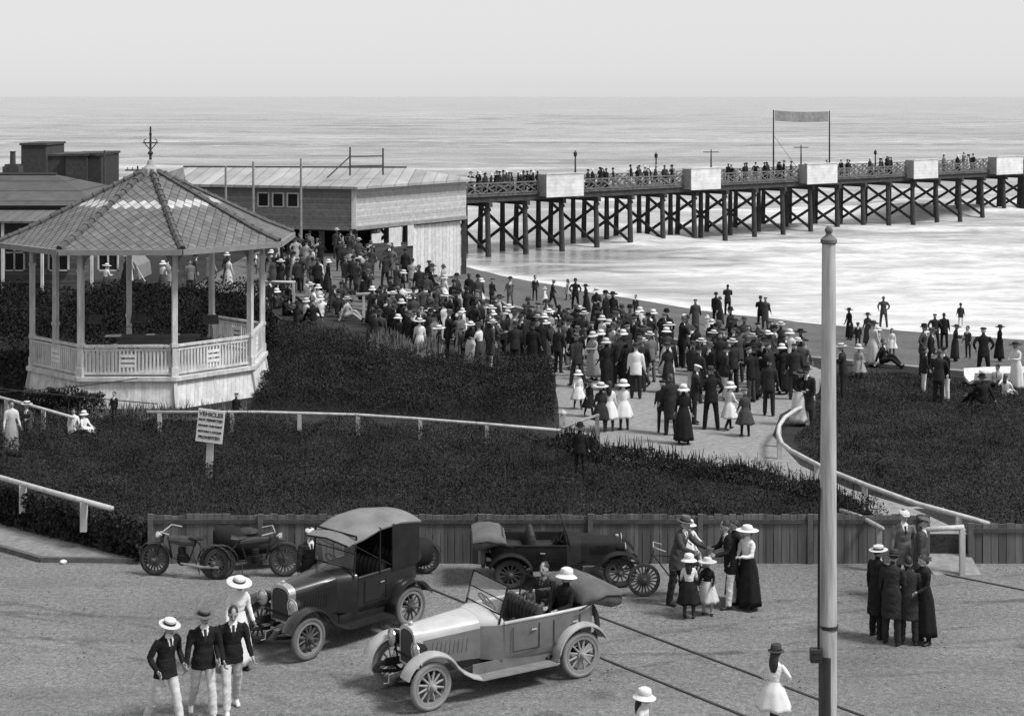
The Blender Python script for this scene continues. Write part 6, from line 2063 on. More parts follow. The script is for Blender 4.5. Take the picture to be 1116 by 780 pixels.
def person(B, loc, rz, label, cat, top='dark', bottom='dark', hat=None, hatc='straw', band='black', hair=None, hairm=None, skirt=None, skirtc=None, group=None, shoes=None, scale=1.0, shirt='white', seat=False, tie='black', skirt_name='skirt'):
    o = bpy.data.objects.new('person', B['me'])
    C.objects.link(o)
    o.location = loc
    o.rotation_euler = (0, 0, rz)
    o.scale = (scale,) * 3
    slots(o, [None, CL[top], CL[bottom], shoes or SHOE, CL[shirt], None])
    tag(o, label, cat, group)
    if skirt:
        c = bpy.data.objects.new(skirt_name, skirt_for(B, skirt[0], skirt[1], seat, skirt[2] if len(skirt) > 2 else 0)); C.objects.link(c); c.parent = o
        slots(c, [CL[skirtc or bottom]])
    if hat:
        c = bpy.data.objects.new(HATNAME[hat], hat_for(hat, B)); C.objects.link(c); c.parent = o
        slots(c, [CL[hatc], CL[band]])
    if hair:
        c = bpy.data.objects.new('hair', hat_for(hair, B)); C.objects.link(c); c.parent = o
        slots(c, [hairm or HAIRD])
    return o

# ------------------------------------------------------------------ figures near the camera
def near(key, u, vh, H, label, cat, rz=0, z=0.0, dy=0.0, xy=None, **kw):
    bk_ = {k: kw.pop(k) for k in list(kw) if k in ('lean', 'legs', 'arms', 'head', 'sex', 'coat', 'child', 'twist')}
    B = body_mesh(key, s=1.0, voxel=0.016, **bk_)
    sc_ = H / B['top']
    if xy is None:
        hatup = 0.06 * (H / 1.75) if kw.get('hat') else 0.0
        Y = (CH - z - H - hatup) * F / (vh - HOR) + dy
        X_ = (u - CU) / F * Y
    else:
        X_, Y = xy
    # the head, not the feet, is what u measured
    hx = (B['HM'] @ Vector((0, 0, 0))) * sc_
    off = Matrix.Rotation(R(rz), 4, 'Z') @ Vector((hx.x, hx.y, 0))
    return person(B, (X_ - off.x, Y - off.y, z), R(rz), label, cat, scale=sc_, **kw)
G_MEN = 'strollers crossing the street'
near('n1', 185, 671, 1.76, 'man in straw boater, dark jacket and white trousers walking with a hand in his pocket', 'man', rz=48, legs=((20, 6, 2), (-14, 18, 2)), arms=((-22, 22, 62, 30), (-18, 20, 60, 30)), head=(14, 0), lean=7, coat=0.15, bottom='pale', top='black', hat='boater', hatc='pale', band='black', hair='hair', group=G_MEN, shoes=SHOEL)
near('n2', 223, 660, 1.80, 'man in dark banded straw hat, black blazer and white trousers, arm in arm with another', 'man', rz=24, legs=((16, 8, 2), (-14, 20, 2)), arms=((6, 14, 26, 10), (2, 12, 16, 0)), head=(12, 8), lean=4, coat=0.15, bottom='pale', top='black', hat='boater', hatc='felt', band='black', hair='hair', group=G_MEN, shoes=SHOEL)
near('n3', 254, 661, 1.78, 'bare headed man in open collar and black blazer before the straw hatted woman', 'man', rz=20, legs=((-12, 16, 2), (20, 8, 2)), arms=((4, 12, 18, 0), (8, 16, 40, 20)), head=(18, -6), lean=6, coat=0.15, bottom='pale', top='black', hair='hair', group=G_MEN, shoes=SHOEL, tie='white')
near('n4', 261, 626, 1.66, 'woman in pale dress and wide tilted straw hat behind two men in blazers', 'woman', rz=30, sex='f', arms=((6, 10, 20, 0), (2, 10, 20, 0)), head=(16, 10), lean=5, coat=0, top='white', bottom='white', skirt=(0.86, 0.16), skirtc='white', hat='wide', hatc='straw', band='charcoal', hair='bun', group=G_MEN)
near('n5', 846, 700, 1.34, 'girl in short white frock and dark hat running across the street with hands on hips', 'girl', rz=150, sex='f', child=True, legs=((26, 22, 2), (-18, 34, 2)), arms=((-18, 40, 58, 60), (-10, 42, 60, 60)), head=(4, 0), lean=8, coat=0, top='white', bottom='charcoal', skirt=(0.54, 0.20), skirtc='white', skirt_name='frock', hat='trilby', hatc='charcoal', band='black', hair='long')
near('n6', 703, 748, 1.30, 'child in white frock and white sun hat at the nearest edge of the road', 'girl', rz=70, sex='f', child=True, legs=((10, 6, 2), (-8, 10, 2)), arms=((6, 10, 20, 0), (0, 10, 20, 0)), head=(6, 0), coat=0, top='white', bottom='white', skirt=(0.52, 0.20), skirtc='white', skirt_name='frock', hat='sunhat', hatc='white', band='pale', hair='long')
# group with the bicycle
G1 = 'family group by the street fence'
near('g1a', 747, 560, 1.78, 'man in grey jacket and felt hat leaning over the bicycle', 'man', rz=58, lean=14, legs=((6, 6, 3), (-6, 4, 3)), arms=((38, 8, 40, 6), (34, 14, 50, 14)), head=(8, 0), coat=0.26, top='charcoal', bottom='dark', hat='trilby', hatc='felt', hair='hair', group=G1)
near('g1b', 752, 580, 0.95, 'toddler in white bonnet and frock perched on the bicycle saddle', 'child', xy=(3.62, 33.62), z=0.62, rz=30, sex='f', child=True, legs=((60, 60, 14), (56, 60, 14)), arms=((40, 14, 30, 10), (40, 14, 30, 10)), coat=0, top='white', bottom='white', skirt=(0.45, 0.2), skirtc='white', skirt_name='frock', hat='sunhat', hatc='white', band='pale', group=G1)
near('g1c', 751, 602, 1.22, 'girl in dark pinafore with white sleeves and round white hat, back to the street', 'girl', rz=172, sex='f', child=True, arms=((16, 14, 40, 10), (20, 12, 40, 10)), head=(6, 0), coat=0, top='white', bottom='charcoal', skirt=(0.60, 0.16), skirtc='black', skirt_name='pinafore', hat='sunhat', hatc='white', band='pale', hair='long', group=G1)
near('g1d', 771, 606, 1.12, 'small child in black coat and pale hat with white front facing the street', 'child', rz=-14, sex='f', child=True, arms=((10, 12, 30, 20), (8, 12, 20, 0)), coat=0, top='black', bottom='fawn', skirt=(0.62, 0.16), skirtc='pale', skirt_name='frock', hat='wide', hatc='pale', band='white', hair='hair', group=G1)
near('g1e', 790, 567, 1.74, 'man in black jacket and white trousers reaching towards the children', 'man', rz=-80, arms=((20, 8, 62, 10), (24, 10, 58, 14)), head=(14, 0), lean=8, coat=0.26, top='black', bottom='white', hair='hair', group=G1, legs=((8, 4, 2), (-6, 4, 2)))
near('g1f', 800, 571, 1.66, 'woman in long black coat between the white trousered man and white hatted woman', 'woman', rz=-60, sex='f', coat=0.5, top='black', bottom='black', skirt=(0.90, 0.10), skirtc='black', hair='bun', group=G1, dy=0.35)
near('g1g', 814, 570, 1.66, 'woman in wide white hat, white blouse and long black skirt', 'woman', rz=-50, sex='f', arms=((26, 10, 70, 30), (10, 10, 40, 10)), coat=0, top='white', bottom='black', skirt=(0.90, 0.10), skirtc='black', hat='wide', hatc='white', band='pale', hair='bun', group=G1)
# group near the gap in the fence
G2 = 'knot of people talking beside the lower fence'
near('g2a', 958, 591, 1.72, 'person in long black overcoat and pale straw hat with a cane held behind', 'person', rz=120, coat=0.52, top='black', bottom='black', hat='boater', hatc='straw', band='charcoal', hair='hair', group=G2, arms=((-4, 8, 12, 0), (4, 8, 20, 10)))
near('g2b', 974, 597, 1.70, 'stooped man in dark overcoat and black felt hat beside the straw hat', 'man', rz=150, lean=8, head=(14, 10), coat=0.46, top='dark', bottom='dark', hat='trilby', hatc='charcoal', hair='hair', group=G2)
near('g2c', 985, 552, 1.80, 'man in grey jacket and pale cap at the back facing the street', 'man', rz=10, coat=0.28, top='grey', bottom='charcoal', hat='cap', hatc='pale', hair='hair', group=G2)
near('g2d', 1006, 559, 1.76, 'man in charcoal suit and checked cap looking back from the knot', 'man', rz=70, coat=0.28, top='charcoal', bottom='dark', hat='cap', hatc='felt', hair='hair', group=G2)
near('g2e', 1005, 604, 1.66, 'bare headed woman in long black coat with a white collar', 'woman', rz=-60, sex='f', coat=0.5, top='black', bottom='black', skirt=(0.84, 0.08), skirtc='black', hair='bun', group=G2, arms=((20, 10, 55, 20), (14, 8, 50, 20)))
near('g2f', 990, 606, 1.62, 'short bare headed person in dark coat in the midst of the knot', 'person', rz=170, coat=0.46, top='dark', bottom='dark', hair='hair', group=G2, head=(10, 0))
cn = thing('walking_stick', 'pale walking stick held at the straw hatted person in black', 'walking stick', gnd(969, 684))
b_ = MB(); b_.tube([(0, 0, 0.0), (0.13, 0.05, 0.66), (0.15, 0.055, 0.80)], [0.016, 0.02, 0.02], 7); b_.build('shaft', W_cream, cn)
b_ = MB(); b_.tube([(0.15, 0.055, 0.80), (0.15, 0.05, 0.86), (0.11, 0.04, 0.89), (0.07, 0.03, 0.86)], 0.02, 7); b_.build('crook', W_brown, cn)
# passengers in the tourer: seated in the car's own frame
def in_car(car, x, y, z, key, label, cat, turn, **kw):
    bk_ = {k: kw.pop(k) for k in list(kw) if k in ('lean', 'legs', 'arms', 'head', 'sex', 'coat', 'child', 'twist')}
    B = body_mesh(key, s=1.0, voxel=0.016, legs=((82, 78, 6), (82, 78, 6)), **bk_)
    M_ = Matrix.Translation(car.location) @ Matrix.Rotation(car.rotation_euler.z, 4, 'Z')
    loc_ = M_ @ Vector((x, y, z - B['pelvis'].z + 0.10))
    return person(B, loc_, car.rotation_euler.z + R(90 + turn), label, cat, group='passengers in the open tourer', **kw)
in_car(TOURER, -1.42, 0.28, 0.90, 'c1', 'woman in dark wrap and white sun hat in the back of the tourer', 'woman', 12, sex='f', lean=-6, arms=((24, 8, 60, 30), (24, 10, 60, 30)), coat=0, top='black', bottom='black', hat='sunhat', hatc='white', band='pale', hair='bun')
in_car(TOURER, -1.36, -0.32, 0.90, 'c2', 'dark clothed bare headed man on the far side of the back seat', 'man', 30, lean=-4, arms=((30, 10, 50, 20), (30, 14, 50, 20)), coat=0, top='black', bottom='black', hair='hair', shirt='grey')
in_car(TOURER, -0.98, 0.10, 0.88, 'c3', 'small boy in dark jersey and pale trousers sitting forward in the tourer', 'boy', -20, child=True, lean=18, head=(14, 0), arms=((40, 10, 30, 10), (40, 10, 30, 10)), coat=0, top='black', bottom='pale', hair='hair', scale=0.72)
# someone sitting by the far side of the dark car
near('n7', 338, 572, 1.70, 'man in dark coat and pale cap standing beyond the black car', 'man', rz=30, coat=0.3, top='dark', bottom='dark', hat='cap', hatc='pale', hair='hair')
# ------------------------------------------------------------------ the holiday crowd
VX = 0.032
PB = {
 'man_a': body_mesh('man_a', voxel=VX, arms=((4, 9, 14, 0), (0, 10, 12, 0)), coat=0.2),
 'man_b': body_mesh('man_b', voxel=VX, arms=((-20, 30, 60, 50), (-18, 28, 60, 48)), legs=((4, 3, 7), (-2, 3, 7)), coat=0.2),
 'man_c': body_mesh('man_c', voxel=VX, legs=((20, 8, 1), (-16, 18, 1)), arms=((-18, 8, 14, 0), (20, 8, 24, 0)), coat=0.2, lean=6),
 'man_d': body_mesh('man_d', voxel=VX, arms=((24, 8, 90, 50), (24, 8, 84, 50)), head=(8, 14), coat=0.22),
 'man_long': body_mesh('man_long', voxel=VX, arms=((6, 9, 20, 0), (0, 10, 20, 0)), coat=0.5),
 'man_sit': body_mesh('man_sit', voxel=VX, legs=((128, 88, 8), (112, 60, 10)), arms=((30, 10, 40, 10), (-26, 16, 10, 0)), lean=6, coat=0),
 'woman_a': body_mesh('woman_a', voxel=VX, sex='f', arms=((8, 9, 24, 0), (2, 9, 20, 0)), coat=0),
 'woman_b': body_mesh('woman_b', voxel=VX, sex='f', arms=((20, 10, 80, 40), (20, 10, 70, 40)), coat=0, head=(8, -16)),
 'woman_sit': body_mesh('woman_sit', voxel=VX, sex='f', legs=((92, 8, 5), (95, 14, 5)), arms=((30, 10, 40, 20), (24, 12, 40, 10)), coat=0, lean=2),
 'girl_a': body_mesh('girl_a', voxel=VX, sex='f', child=True, arms=((10, 10, 20, 0), (4, 10, 20, 0)), coat=0),
 'girl_b': body_mesh('girl_b', voxel=VX, sex='f', child=True, legs=((14, 8, 2), (-12, 16, 2)), arms=((-14, 10, 20, 0), (18, 10, 30, 0)), coat=0),
 'boy_a': body_mesh('boy_a', voxel=VX, sex='m', child=True, arms=((6, 10, 20, 0), (0, 10, 24, 0)), coat=0.16),
 'boy_b': body_mesh('boy_b', voxel=VX, sex='m', child=True, legs=((8, 30, 4), (-4, 6, 4)), arms=((30, 20, 60, 30), (0, 14, 30, 0)), coat=0.16),
}
CROWD = []
def pick(*opts):
    t = rng.random() * sum(w_ for _, w_ in opts)
    for o_, w_ in opts:
        t -= w_
        if t <= 0: return o_
    return opts[-1][0]

def add(pos, who, zone, ref='bandstand', rz=None, top=None, bottom=None, hat='?', pose=None, h=None, hatc=None, light=0.3):
    """one figure of the crowd; whatever is not given is drawn by lot"""
    sit = who.startswith('seated')
    base = who.replace('seated ', '')
    kw = {}
    if base == 'man':
        top = top or pick(('black', .3), ('dark', .32), ('charcoal', .25), ('grey', .08), ('fawn', .05 * light * 3))
        bottom = bottom or (pick((top, .7), ('charcoal', .2), ('pale', .1)))
        if hat == '?': hat = pick(('boater', .10), ('bowler', .2), ('trilby', .36), ('cap', .2), (None, .14))
        pose = pose or ('man_sit' if sit else pick(('man_a', .35), ('man_b', .2), ('man_c', .12), ('man_d', .2), ('man_long', .13)))
        h = h or rng.uniform(1.66, 1.80)
    elif base == 'woman':
        top = top or pick(('black', .25), ('dark', .2), ('charcoal', .15), ('white', .6 * light), ('pale', .5 * light), ('fawn', .2 * light))
        bottom = bottom or (top if rng.random() < .6 else pick(('black', .5), ('charcoal', .3), ('pale', .2)))
        if hat == '?': hat = pick(('wide', .5), ('sunhat', .32), (None, .18))
        pose = pose or ('woman_sit' if sit else pick(('woman_a', .5), ('woman_b', .5)))
        h = h or rng.uniform(1.56, 1.68)
    elif base == 'girl':
        top = top or pick(('white', .62), ('pale', .15), ('dark', .13), ('charcoal', .1))
        bottom = bottom or 'charcoal'
        if hat == '?': hat = pick(('sunhat', .6), ('wide', .2), (None, .2))
        pose = pose or pick(('girl_a', .6), ('girl_b', .4))
        h = h or rng.uniform(1.12, 1.38)
    else:
        top = top or pick(('dark', .5), ('charcoal', .3), ('white', .2))
        bottom = bottom or pick(('dark', .5), ('charcoal', .3), ('pale', .2))
        if hat == '?': hat = pick(('cap', .5), ('trilby', .15), (None, .35))
        pose = pose or pick(('boy_a', .6), ('boy_b', .4))
        h = h or rng.uniform(1.15, 1.42)
    if hat and hatc is None:
        hatc = {'boater': pick(('straw', .6), ('pale', .4)), 'bowler': 'black', 'trilby': pick(('felt', .4), ('charcoal', .4), ('black', .2)), 'cap': pick(('charcoal', .4), ('felt', .3), ('dark', .3)),
                'wide': pick(('straw', .15), ('white', .2), ('charcoal', .3), ('black', .35)), 'sunhat': pick(('white', .7), ('pale', .3))}[hat]
    if rz is None: rz = rng.uniform(-180, 180)
    CROWD.append(dict(pos=pos, who=who, base=base, sit=sit, zone=zone, ref=ref, rz=rz, top=top, bottom=bottom, hat=hat, hatc=hatc, pose=pose, h=h))

def px(u, vh, who, zone, h=None, **kw):
    base = who.replace('seated ', '')
    h = h or {'man': 1.74, 'woman': 1.62, 'girl': 1.26, 'boy': 1.30}[base]
    hh = h * (0.5 if who.startswith('seated') else 1.0) + (0.05 if kw.get('hat', '?') else 0)
    add(stand(u, vh, hh), who, zone, h=h, **kw)

TAKEN = []
def fill(poly, n, mix, zone, face, spread=0.55, light=0.3, ref='bandstand', z=None):
    P = np.array(poly); lo, hi = P.min(0), P.max(0)
    made = tries = 0
    while made < n and tries < 6000:
        tries += 1
        x, y = rng.uniform(lo[0], hi[0]), rng.uniform(lo[1], hi[1])
        if not in_poly([x], [y], poly)[0]: continue
        if any((x - a) ** 2 + (y - b2) ** 2 < spread ** 2 for a, b2 in TAKEN): continue
        TAKEN.append((x, y)); made += 1
        add(Vector((x, y, ground_z(x, y) if z is None else z)), pick(*mix), zone, ref=ref, rz=face + rng.gauss(0, 55), light=light)

# people one can tell apart ------------------------------------------------ on the path
zp = 'on the pale path'
px(630, 403, 'girl', zp, rz=10, top='white', hat='sunhat', hatc='white', h=1.18)
px(642, 413, 'girl', zp, rz=20, top='black', bottom='black', hat='wide', hatc='charcoal', h=1.10)
px(664, 415, 'girl', zp, rz=170, top='white', hat=None, h=1.44, pose='girl_a')
px(680, 413, 'girl', zp, rz=200, top='white', hat='sunhat', hatc='white', h=1.42, pose='girl_a')
px(655, 416, 'girl', zp, rz=190, top='dark', hat='wide', hatc='pale', h=1.40)
px(722, 412, 'boy', zp, rz=170, top='dark', bottom='dark', hat='cap', h=1.52)
px(731, 408, 'man', zp, rz=190, top='dark', bottom='dark', hat=None, pose='man_long')
px(745, 419, 'woman', zp, rz=175, top='black', bottom='black', hat='sunhat', hatc='white', pose='woman_a')
px(775, 399, 'man', zp, rz=185, top='black', bottom='black', hat='trilby', hatc='charcoal', pose='man_b', h=1.8)
px(795, 416, 'girl', zp, rz=120, top='white', bottom='black', hat='sunhat', hatc='white', pose='girl_b', h=1.36)
px(812, 422, 'girl', zp, rz=190, top='charcoal', bottom='black', hat='cap', hatc='grey' if 'grey' in CL else 'felt', h=1.36)
px(838, 389, 'man', zp, rz=160, top='dark', bottom='dark', hat='bowler', pose='man_a', h=1.72)
px(693, 373, 'man', zp, rz=170, top='white', bottom='dark', hat='trilby', hatc='charcoal', pose='man_a')
px(757, 396, 'man', zp, rz=90, top='dark', bottom='dark', hat='cap', hatc='white', pose='man_d')
px(871, 402, 'woman', zp, rz=20, top='black', bottom='pale', hat='wide', hatc='charcoal')
px(880, 397, 'man', zp, rz=-30, top='dark', bottom='dark', hat='trilby', hatc='black', pose='man_long')
px(632, 459, 'boy', 'in the corner hedge', rz=170, top='black', bottom='black', hat='bowler', h=1.35)
# on the sand by the water
zs = 'by the jetty water'
for u, v, who, kw in ((511, 298, 'woman', dict(top='black', bottom='black', hat=None)), (524, 303, 'girl', dict(top='white')), (536, 302, 'boy', dict(top='dark', bottom='dark')),
                      (556, 300, 'boy', dict(top='grey', bottom='grey', hat='cap', h=1.5)), (583, 300, 'boy', dict(top='dark', bottom='dark', hat=None, h=1.5)), (602, 304, 'man', dict(top='dark', bottom='dark', hat='cap', pose='man_c', rz=80, h=1.6)),
                      (594, 312, 'girl', dict(top='white', h=1.0)), (619, 304, 'girl', dict(top='fawn', hat=None)), (627, 303, 'man', dict(top='black', bottom='black', hat='trilby', pose='man_b', rz=170)),
                      (639, 309, 'woman', dict(top='black', bottom='black', hat='wide', hatc='black')), (650, 313, 'woman', dict(top='dark', bottom='dark', hat='sunhat', hatc='pale')), (661, 316, 'man', dict(top='black', bottom='black', pose='man_long', hat='bowler')),
                      (668, 317, 'woman', dict(top='black', bottom='black', hat='wide', hatc='black')), (693, 321, 'boy', dict(top='charcoal', bottom='dark', hat=None)), (697, 334, 'woman', dict(top='pale', bottom='pale', hat='sunhat'))):
    px(u, v, who, zs, **kw)
zm = 'before the white surf'
for u, v, who, kw in ((758, 325, 'man', dict(top='charcoal', bottom='charcoal', hat='cap', pose='man_long', rz=180)), (780, 318, 'man', dict(top='black', bottom='black', hat='bowler', rz=150)), (785, 322, 'woman', dict(top='dark', bottom='dark')),
                      (793, 310, 'man', dict(top='dark', bottom='dark', hat=None, pose='man_d', rz=170, h=1.85)), (797, 334, 'man', dict(top='black', bottom='black', pose='man_a', hat='trilby', hatc='black')), (803, 346, 'woman', dict(top='black', bottom='black', hat='wide')),
                      (829, 322, 'man', dict(top='black', bottom='black', pose='man_d', hat='trilby', hatc='black', rz=180)), (834, 323, 'man', dict(top='charcoal', bottom='charcoal', pose='man_long', hat='cap', rz=160)), (771, 343, 'girl', dict(top='white', h=1.05)),
                      (861, 358, 'woman', dict(top='white', bottom='white', hat='sunhat', hatc='white')), (873, 358, 'woman', dict(top='black', bottom='black', hat='wide', hatc='black')), (854, 362, 'man', dict(top='dark', bottom='dark', pose='man_long')), (839, 380, 'girl', dict(top='white'))):
    px(u, v, who, zm, **kw)
zr = 'beyond the sloping bank'
for u, v, who, kw in ((926, 335, 'woman', dict(top='black', bottom='black', hat='wide', hatc='black', pose='woman_a')), (946, 340, 'woman', dict(top='charcoal', hat='wide', hatc='charcoal')), (963, 323, 'man', dict(top='charcoal', bottom='charcoal', hat=None, pose='man_b', rz=180, h=1.8)),
                      (935, 350, 'boy', dict(top='dark', hat='cap')), (951, 349, 'woman', dict(top='pale', bottom='pale', hat='wide', hatc='charcoal')), (958, 356, 'girl', dict(top='fawn')), (972, 358, 'girl', dict(top='white', hat=None)),
                      (936, 374, 'girl', dict(top='fawn', hat='sunhat', hatc='pale')), (961, 372, 'seated man', dict(top='black', bottom='black')), (919, 373, 'man', dict(top='dark', bottom='dark', hat='boater', hatc='straw')),
                      (1006, 352, 'man', dict(top='charcoal', bottom='dark', hat='trilby', hatc='black', rz=60)), (1014, 356, 'man', dict(top='black', bottom='black', hat='boater', hatc='felt')), (1019, 341, 'man', dict(top='dark', bottom='dark', hat='cap', rz=170)),
                      (1029, 341, 'man', dict(top='black', bottom='black', hat=None, pose='man_a', rz=180)), (1041, 353, 'woman', dict(top='dark', bottom='dark', hat='wide', hatc='charcoal')), 
                      (1055, 355, 'boy', dict(top='charcoal', bottom='dark', hat=None, h=1.5)), (1072, 355, 'man', dict(top='black', bottom='black', hat='cap', hatc='dark', pose='man_b', rz=170, h=1.78)), (1089, 353, 'woman', dict(top='black', bottom='black', hat='wide', hatc='black', rz=90)),
                      (1108, 371, 'woman', dict(top='white', bottom='white', hat='wide', hatc='charcoal')), (1007, 378, 'boy', dict(top='dark', bottom='white', hat=None, h=1.5, pose='boy_a')), (1023, 381, 'man', dict(top='dark', bottom='dark', hat=None)), (1030, 376, 'man', dict(top='black', bottom='white', hat='cap', hatc='black')),
                      (1088, 401, 'seated boy', dict(top='white', bottom='dark', hat=None, pose='man_sit', h=1.5)), (1072, 412, 'seated man', dict(top='black', bottom='black', hat='trilby', hatc='black')), (1096, 410, 'seated girl', dict(top='white', hat=None, pose='woman_sit', h=1.4))):
    px(u, v, who, zr, **kw)
q = at(1047, 328, 95); add(Vector((q.x, 95, -3.12)), 'boy', 'wading in the surf', rz=170, top='dark', bottom='pale', hat=None, h=1.45, pose='boy_a')
zg = 'beside the bandstand rail'
px(12, 436, 'woman', zg, rz=30, top='pale', bottom='fawn', hat=None, h=1.5, pose='woman_a')
px(30, 436, 'boy', zg, rz=-20, top='charcoal', hat='boater', hatc='pale', h=1.3)
px(80, 447, 'seated girl', zg, rz=20, top='white', hat=None, pose='woman_sit', h=1.2)
px(91, 448, 'seated girl', zg, rz=60, top='white', hat='sunhat', hatc='white', pose='woman_sit', h=1.15)
q = gnd(122, 459, LAWN_Z + 0.1); add(Vector((q.x, q.y + 0.3, LAWN_Z)), 'boy', zg, rz=-10, top='dark', hat=None, h=0.92)
q = gnd(254, 452, LAWN_Z + 0.4); add(Vector((q.x, q.y + 0.5, LAWN_Z)), 'boy', zg, rz=170, top='black', hat='cap', h=0.95)
for c in CROWD: TAKEN.append((c['pos'].x, c['pos'].y))

# the packed crowd ---------------------------------------------------------
MIXD = [('man', .62), ('woman', .28), ('girl', .06), ('boy', .04)]
fill([(-5.2, 60.2), (-3.2, 58.4), (0, 57.6), (0.2, 63), (-5.4, 64.5)], 36, [('man', .34), ('woman', .42), ('girl', .16), ('boy', .08)], 'behind the dark hedge', 180, 0.55, 0.6)
fill([(0.1, 57.6), (1.7, 57.2), (1.8, 54.2), (4.6, 53.4), (4.8, 59.5), (0.2, 62)], 42, MIXD, 'crowding beside the path', 190, 0.55, 0.16)
fill([(4.6, 53.0), (6.2, 51.2), (9.3, 52.0), (10.0, 56.8), (9.4, 58.5), (4.9, 60)], 42, MIXD, 'at the path head', 190, 0.55, 0.2)
fill([(-6.2, 70), (-1.6, 69.5), (-1.0, 73), (-3.8, 80), (-5.2, 85), (-8.2, 85)], 22, [('man', .6), ('woman', .3), ('girl', .1)], 'before the boat shed', 170, 0.65, 0.25)
fill([(-10.2, 68.5), (-6.4, 68.5), (-7.2, 79), (-12, 80)], 20, [('seated man', .4), ('seated woman', .5), ('man', .05), ('girl', .05)], 'on the far lawn', 150, 0.7, 0.7)
fill([(-20, 79), (-12.2, 77), (-12.5, 87), (-21, 87)], 12, [('man', .4), ('woman', .4), ('girl', .2)], 'between the bandstand posts', 150, 0.7, 0.7)
N_NEAR = len(CROWD)
# the throng behind them
fill([(-5.6, 64.6), (0.2, 63), (0.0, 66), (-2.5, 70), (-6, 70)], 40, MIXD, 'throng', 180, 0.5, 0.4)
fill([(0.2, 62.2), (4.8, 59.7), (7.4, 59.9), (4.4, 62.4), (0.2, 65)], 30, MIXD, 'throng', 190, 0.5, 0.2)
fill([(-8.2, 85.5), (-5.4, 85.5), (-8.9, 98), (-15.5, 98), (-13, 84)], 40, MIXD, 'throng', 170, 0.6, 0.4)
fill([(-12, 80.5), (-7.2, 79.5), (-7, 84), (-12.5, 84)], 16, MIXD, 'throng', 170, 0.6, 0.6)
for u0_, u1_, n_ in ((508, 586, 14), (640, 742, 13), (788, 868, 9), (914, 985, 9), (1022, 1076, 5)):
    for _ in range(n_):
        p = jshow(rng.uniform(u0_, u1_), rng.uniform(0.45, 1.8), JTOP + 0.004)
        add(p, pick(('man', .65), ('woman', .35)), 'throng', light=0.1, h=rng.uniform(1.72, 1.88))
FAR = CROWD[N_NEAR:]
del CROWD[N_NEAR:]
# along the jetty
for u, dv in ((513, 0), (521, 1), (529, 2), (541, 0), (549, 0), (558, 2), (568, 1), (579, 0), (586, 2), (654, 0), (688, 1), (697, 0), (704, 0), (714, 0), (727, 0), (733, 0), (794, 1), (806, 0), (812, 1), (850, 0), (854, 0), (877, 0), (902, 0), (917, 1), (960, 0), (966, 0), (971, 1), (1050, 0), (1055, 0)):
    off = rng.uniform(0.5, 1.6) if rng.random() < .7 else rng.uniform(2, 5)
    s_ = js(u) 
    p = jp(s_, off, JTOP + 0.004)
    # slide along the deck so that the figure shows over the railing at this place
    k = (u - CU) / F
    for _ in range(6):
        s_ += (k * p.y - p.x) / (JD.x - k * JD.y); p = jp(s_, off, JTOP + 0.004)
    add(p, pick(('man', .62), ('woman', .28), ('boy', .1)), 'at the jetty railing', ref='shed', rz=rng.uniform(-180, 180), light=0.1, h=None)
    CROWD[-1]['h'] *= 1.06

# ------------------------------------------------------------------ build them, each with a label that finds it
ORD = ['first', 'second', 'third', 'fourth', 'fifth', 'sixth', 'seventh', 'eighth', 'ninth', 'tenth', 'eleventh', 'twelfth', 'thirteenth', 'fourteenth', 'fifteenth', 'sixteenth']
SHORT = {'boater': 'boater', 'bowler': 'bowler', 'trilby': 'felt hat', 'cap': 'cap', 'wide': 'wide hat', 'sunhat': 'sun hat'}
def describe(c):
    g = {'man': 'suit', 'woman': 'dress', 'girl': 'frock', 'boy': 'jacket'}[c['base']]
    if c['pose'] == 'man_long': g = 'overcoat'
    w_ = f"{c['who']} in {WORD[c['top']]} {g}"
    if c['base'] == 'woman' and c['bottom'] != c['top']: w_ = f"{c['who']} in {WORD[c['top']]} blouse"
    if c['hat']:
        hw_ = {'straw': 'straw', 'white': 'white', 'pale': 'pale', 'black': 'black', 'charcoal': 'dark', 'felt': 'grey', 'dark': 'dark', 'grey': 'grey'}[c['hatc']]
        w_ += f" and {hw_} {SHORT[c['hat']]}"
    else:
        w_ = 'bareheaded ' + w_
    return w_ + ' ' + c['zone']
by = {}
for c in CROWD:
    c['u'] = CU + F * c['pos'].x / c['pos'].y
    c['d'] = describe(c)
    by.setdefault(c['d'], []).append(c)
for d, cs in by.items():
    cs.sort(key=lambda c: c['u'])
    for i, c in enumerate(cs):
        c['label'] = d if len(cs) == 1 else f"{d}, {ORD[i]} from {c['ref']}"
for c in CROWD:
    B = PB[c['pose']]
    sc_ = c['h'] / (B['top'] if not c['sit'] else {'man_sit': 1.75, 'woman_sit': 1.70}[c['pose']])
    f = c['base'] in ('woman', 'girl')
    skirt = None
    if c['base'] == 'woman': skirt = (0.88, rng.choice((0.07, 0.12)), rng.choice((0, 2)))
    elif c['base'] == 'girl': skirt = (0.56, 0.18, 1)
    hair = None
    if f: hair = 'long' if c['base'] == 'girl' and not c['hat'] else ('bun' if not c['hat'] else None)
    elif not c['hat']: hair = 'hair'
    person(B, c['pos'], R(c['rz']), c['label'], c['base'], top=c['top'], bottom=c['bottom'], hat=c['hat'], hatc=c['hatc'] or 'straw', band='black' if c['hatc'] != 'black' else 'charcoal', hair=hair,
           hairm=HAIRD if rng.random() < .6 else HAIRL, skirt=skirt, skirtc=c['bottom'] if c['base'] == 'woman' else c['top'], skirt_name='skirt' if c['base'] == 'woman' else 'frock', scale=sc_,
           group='people ' + c['zone'], seat=c['sit'] and f, shirt='white')
def soft(key, **k):
    return body_mesh(key, voxel=0.05, **k)
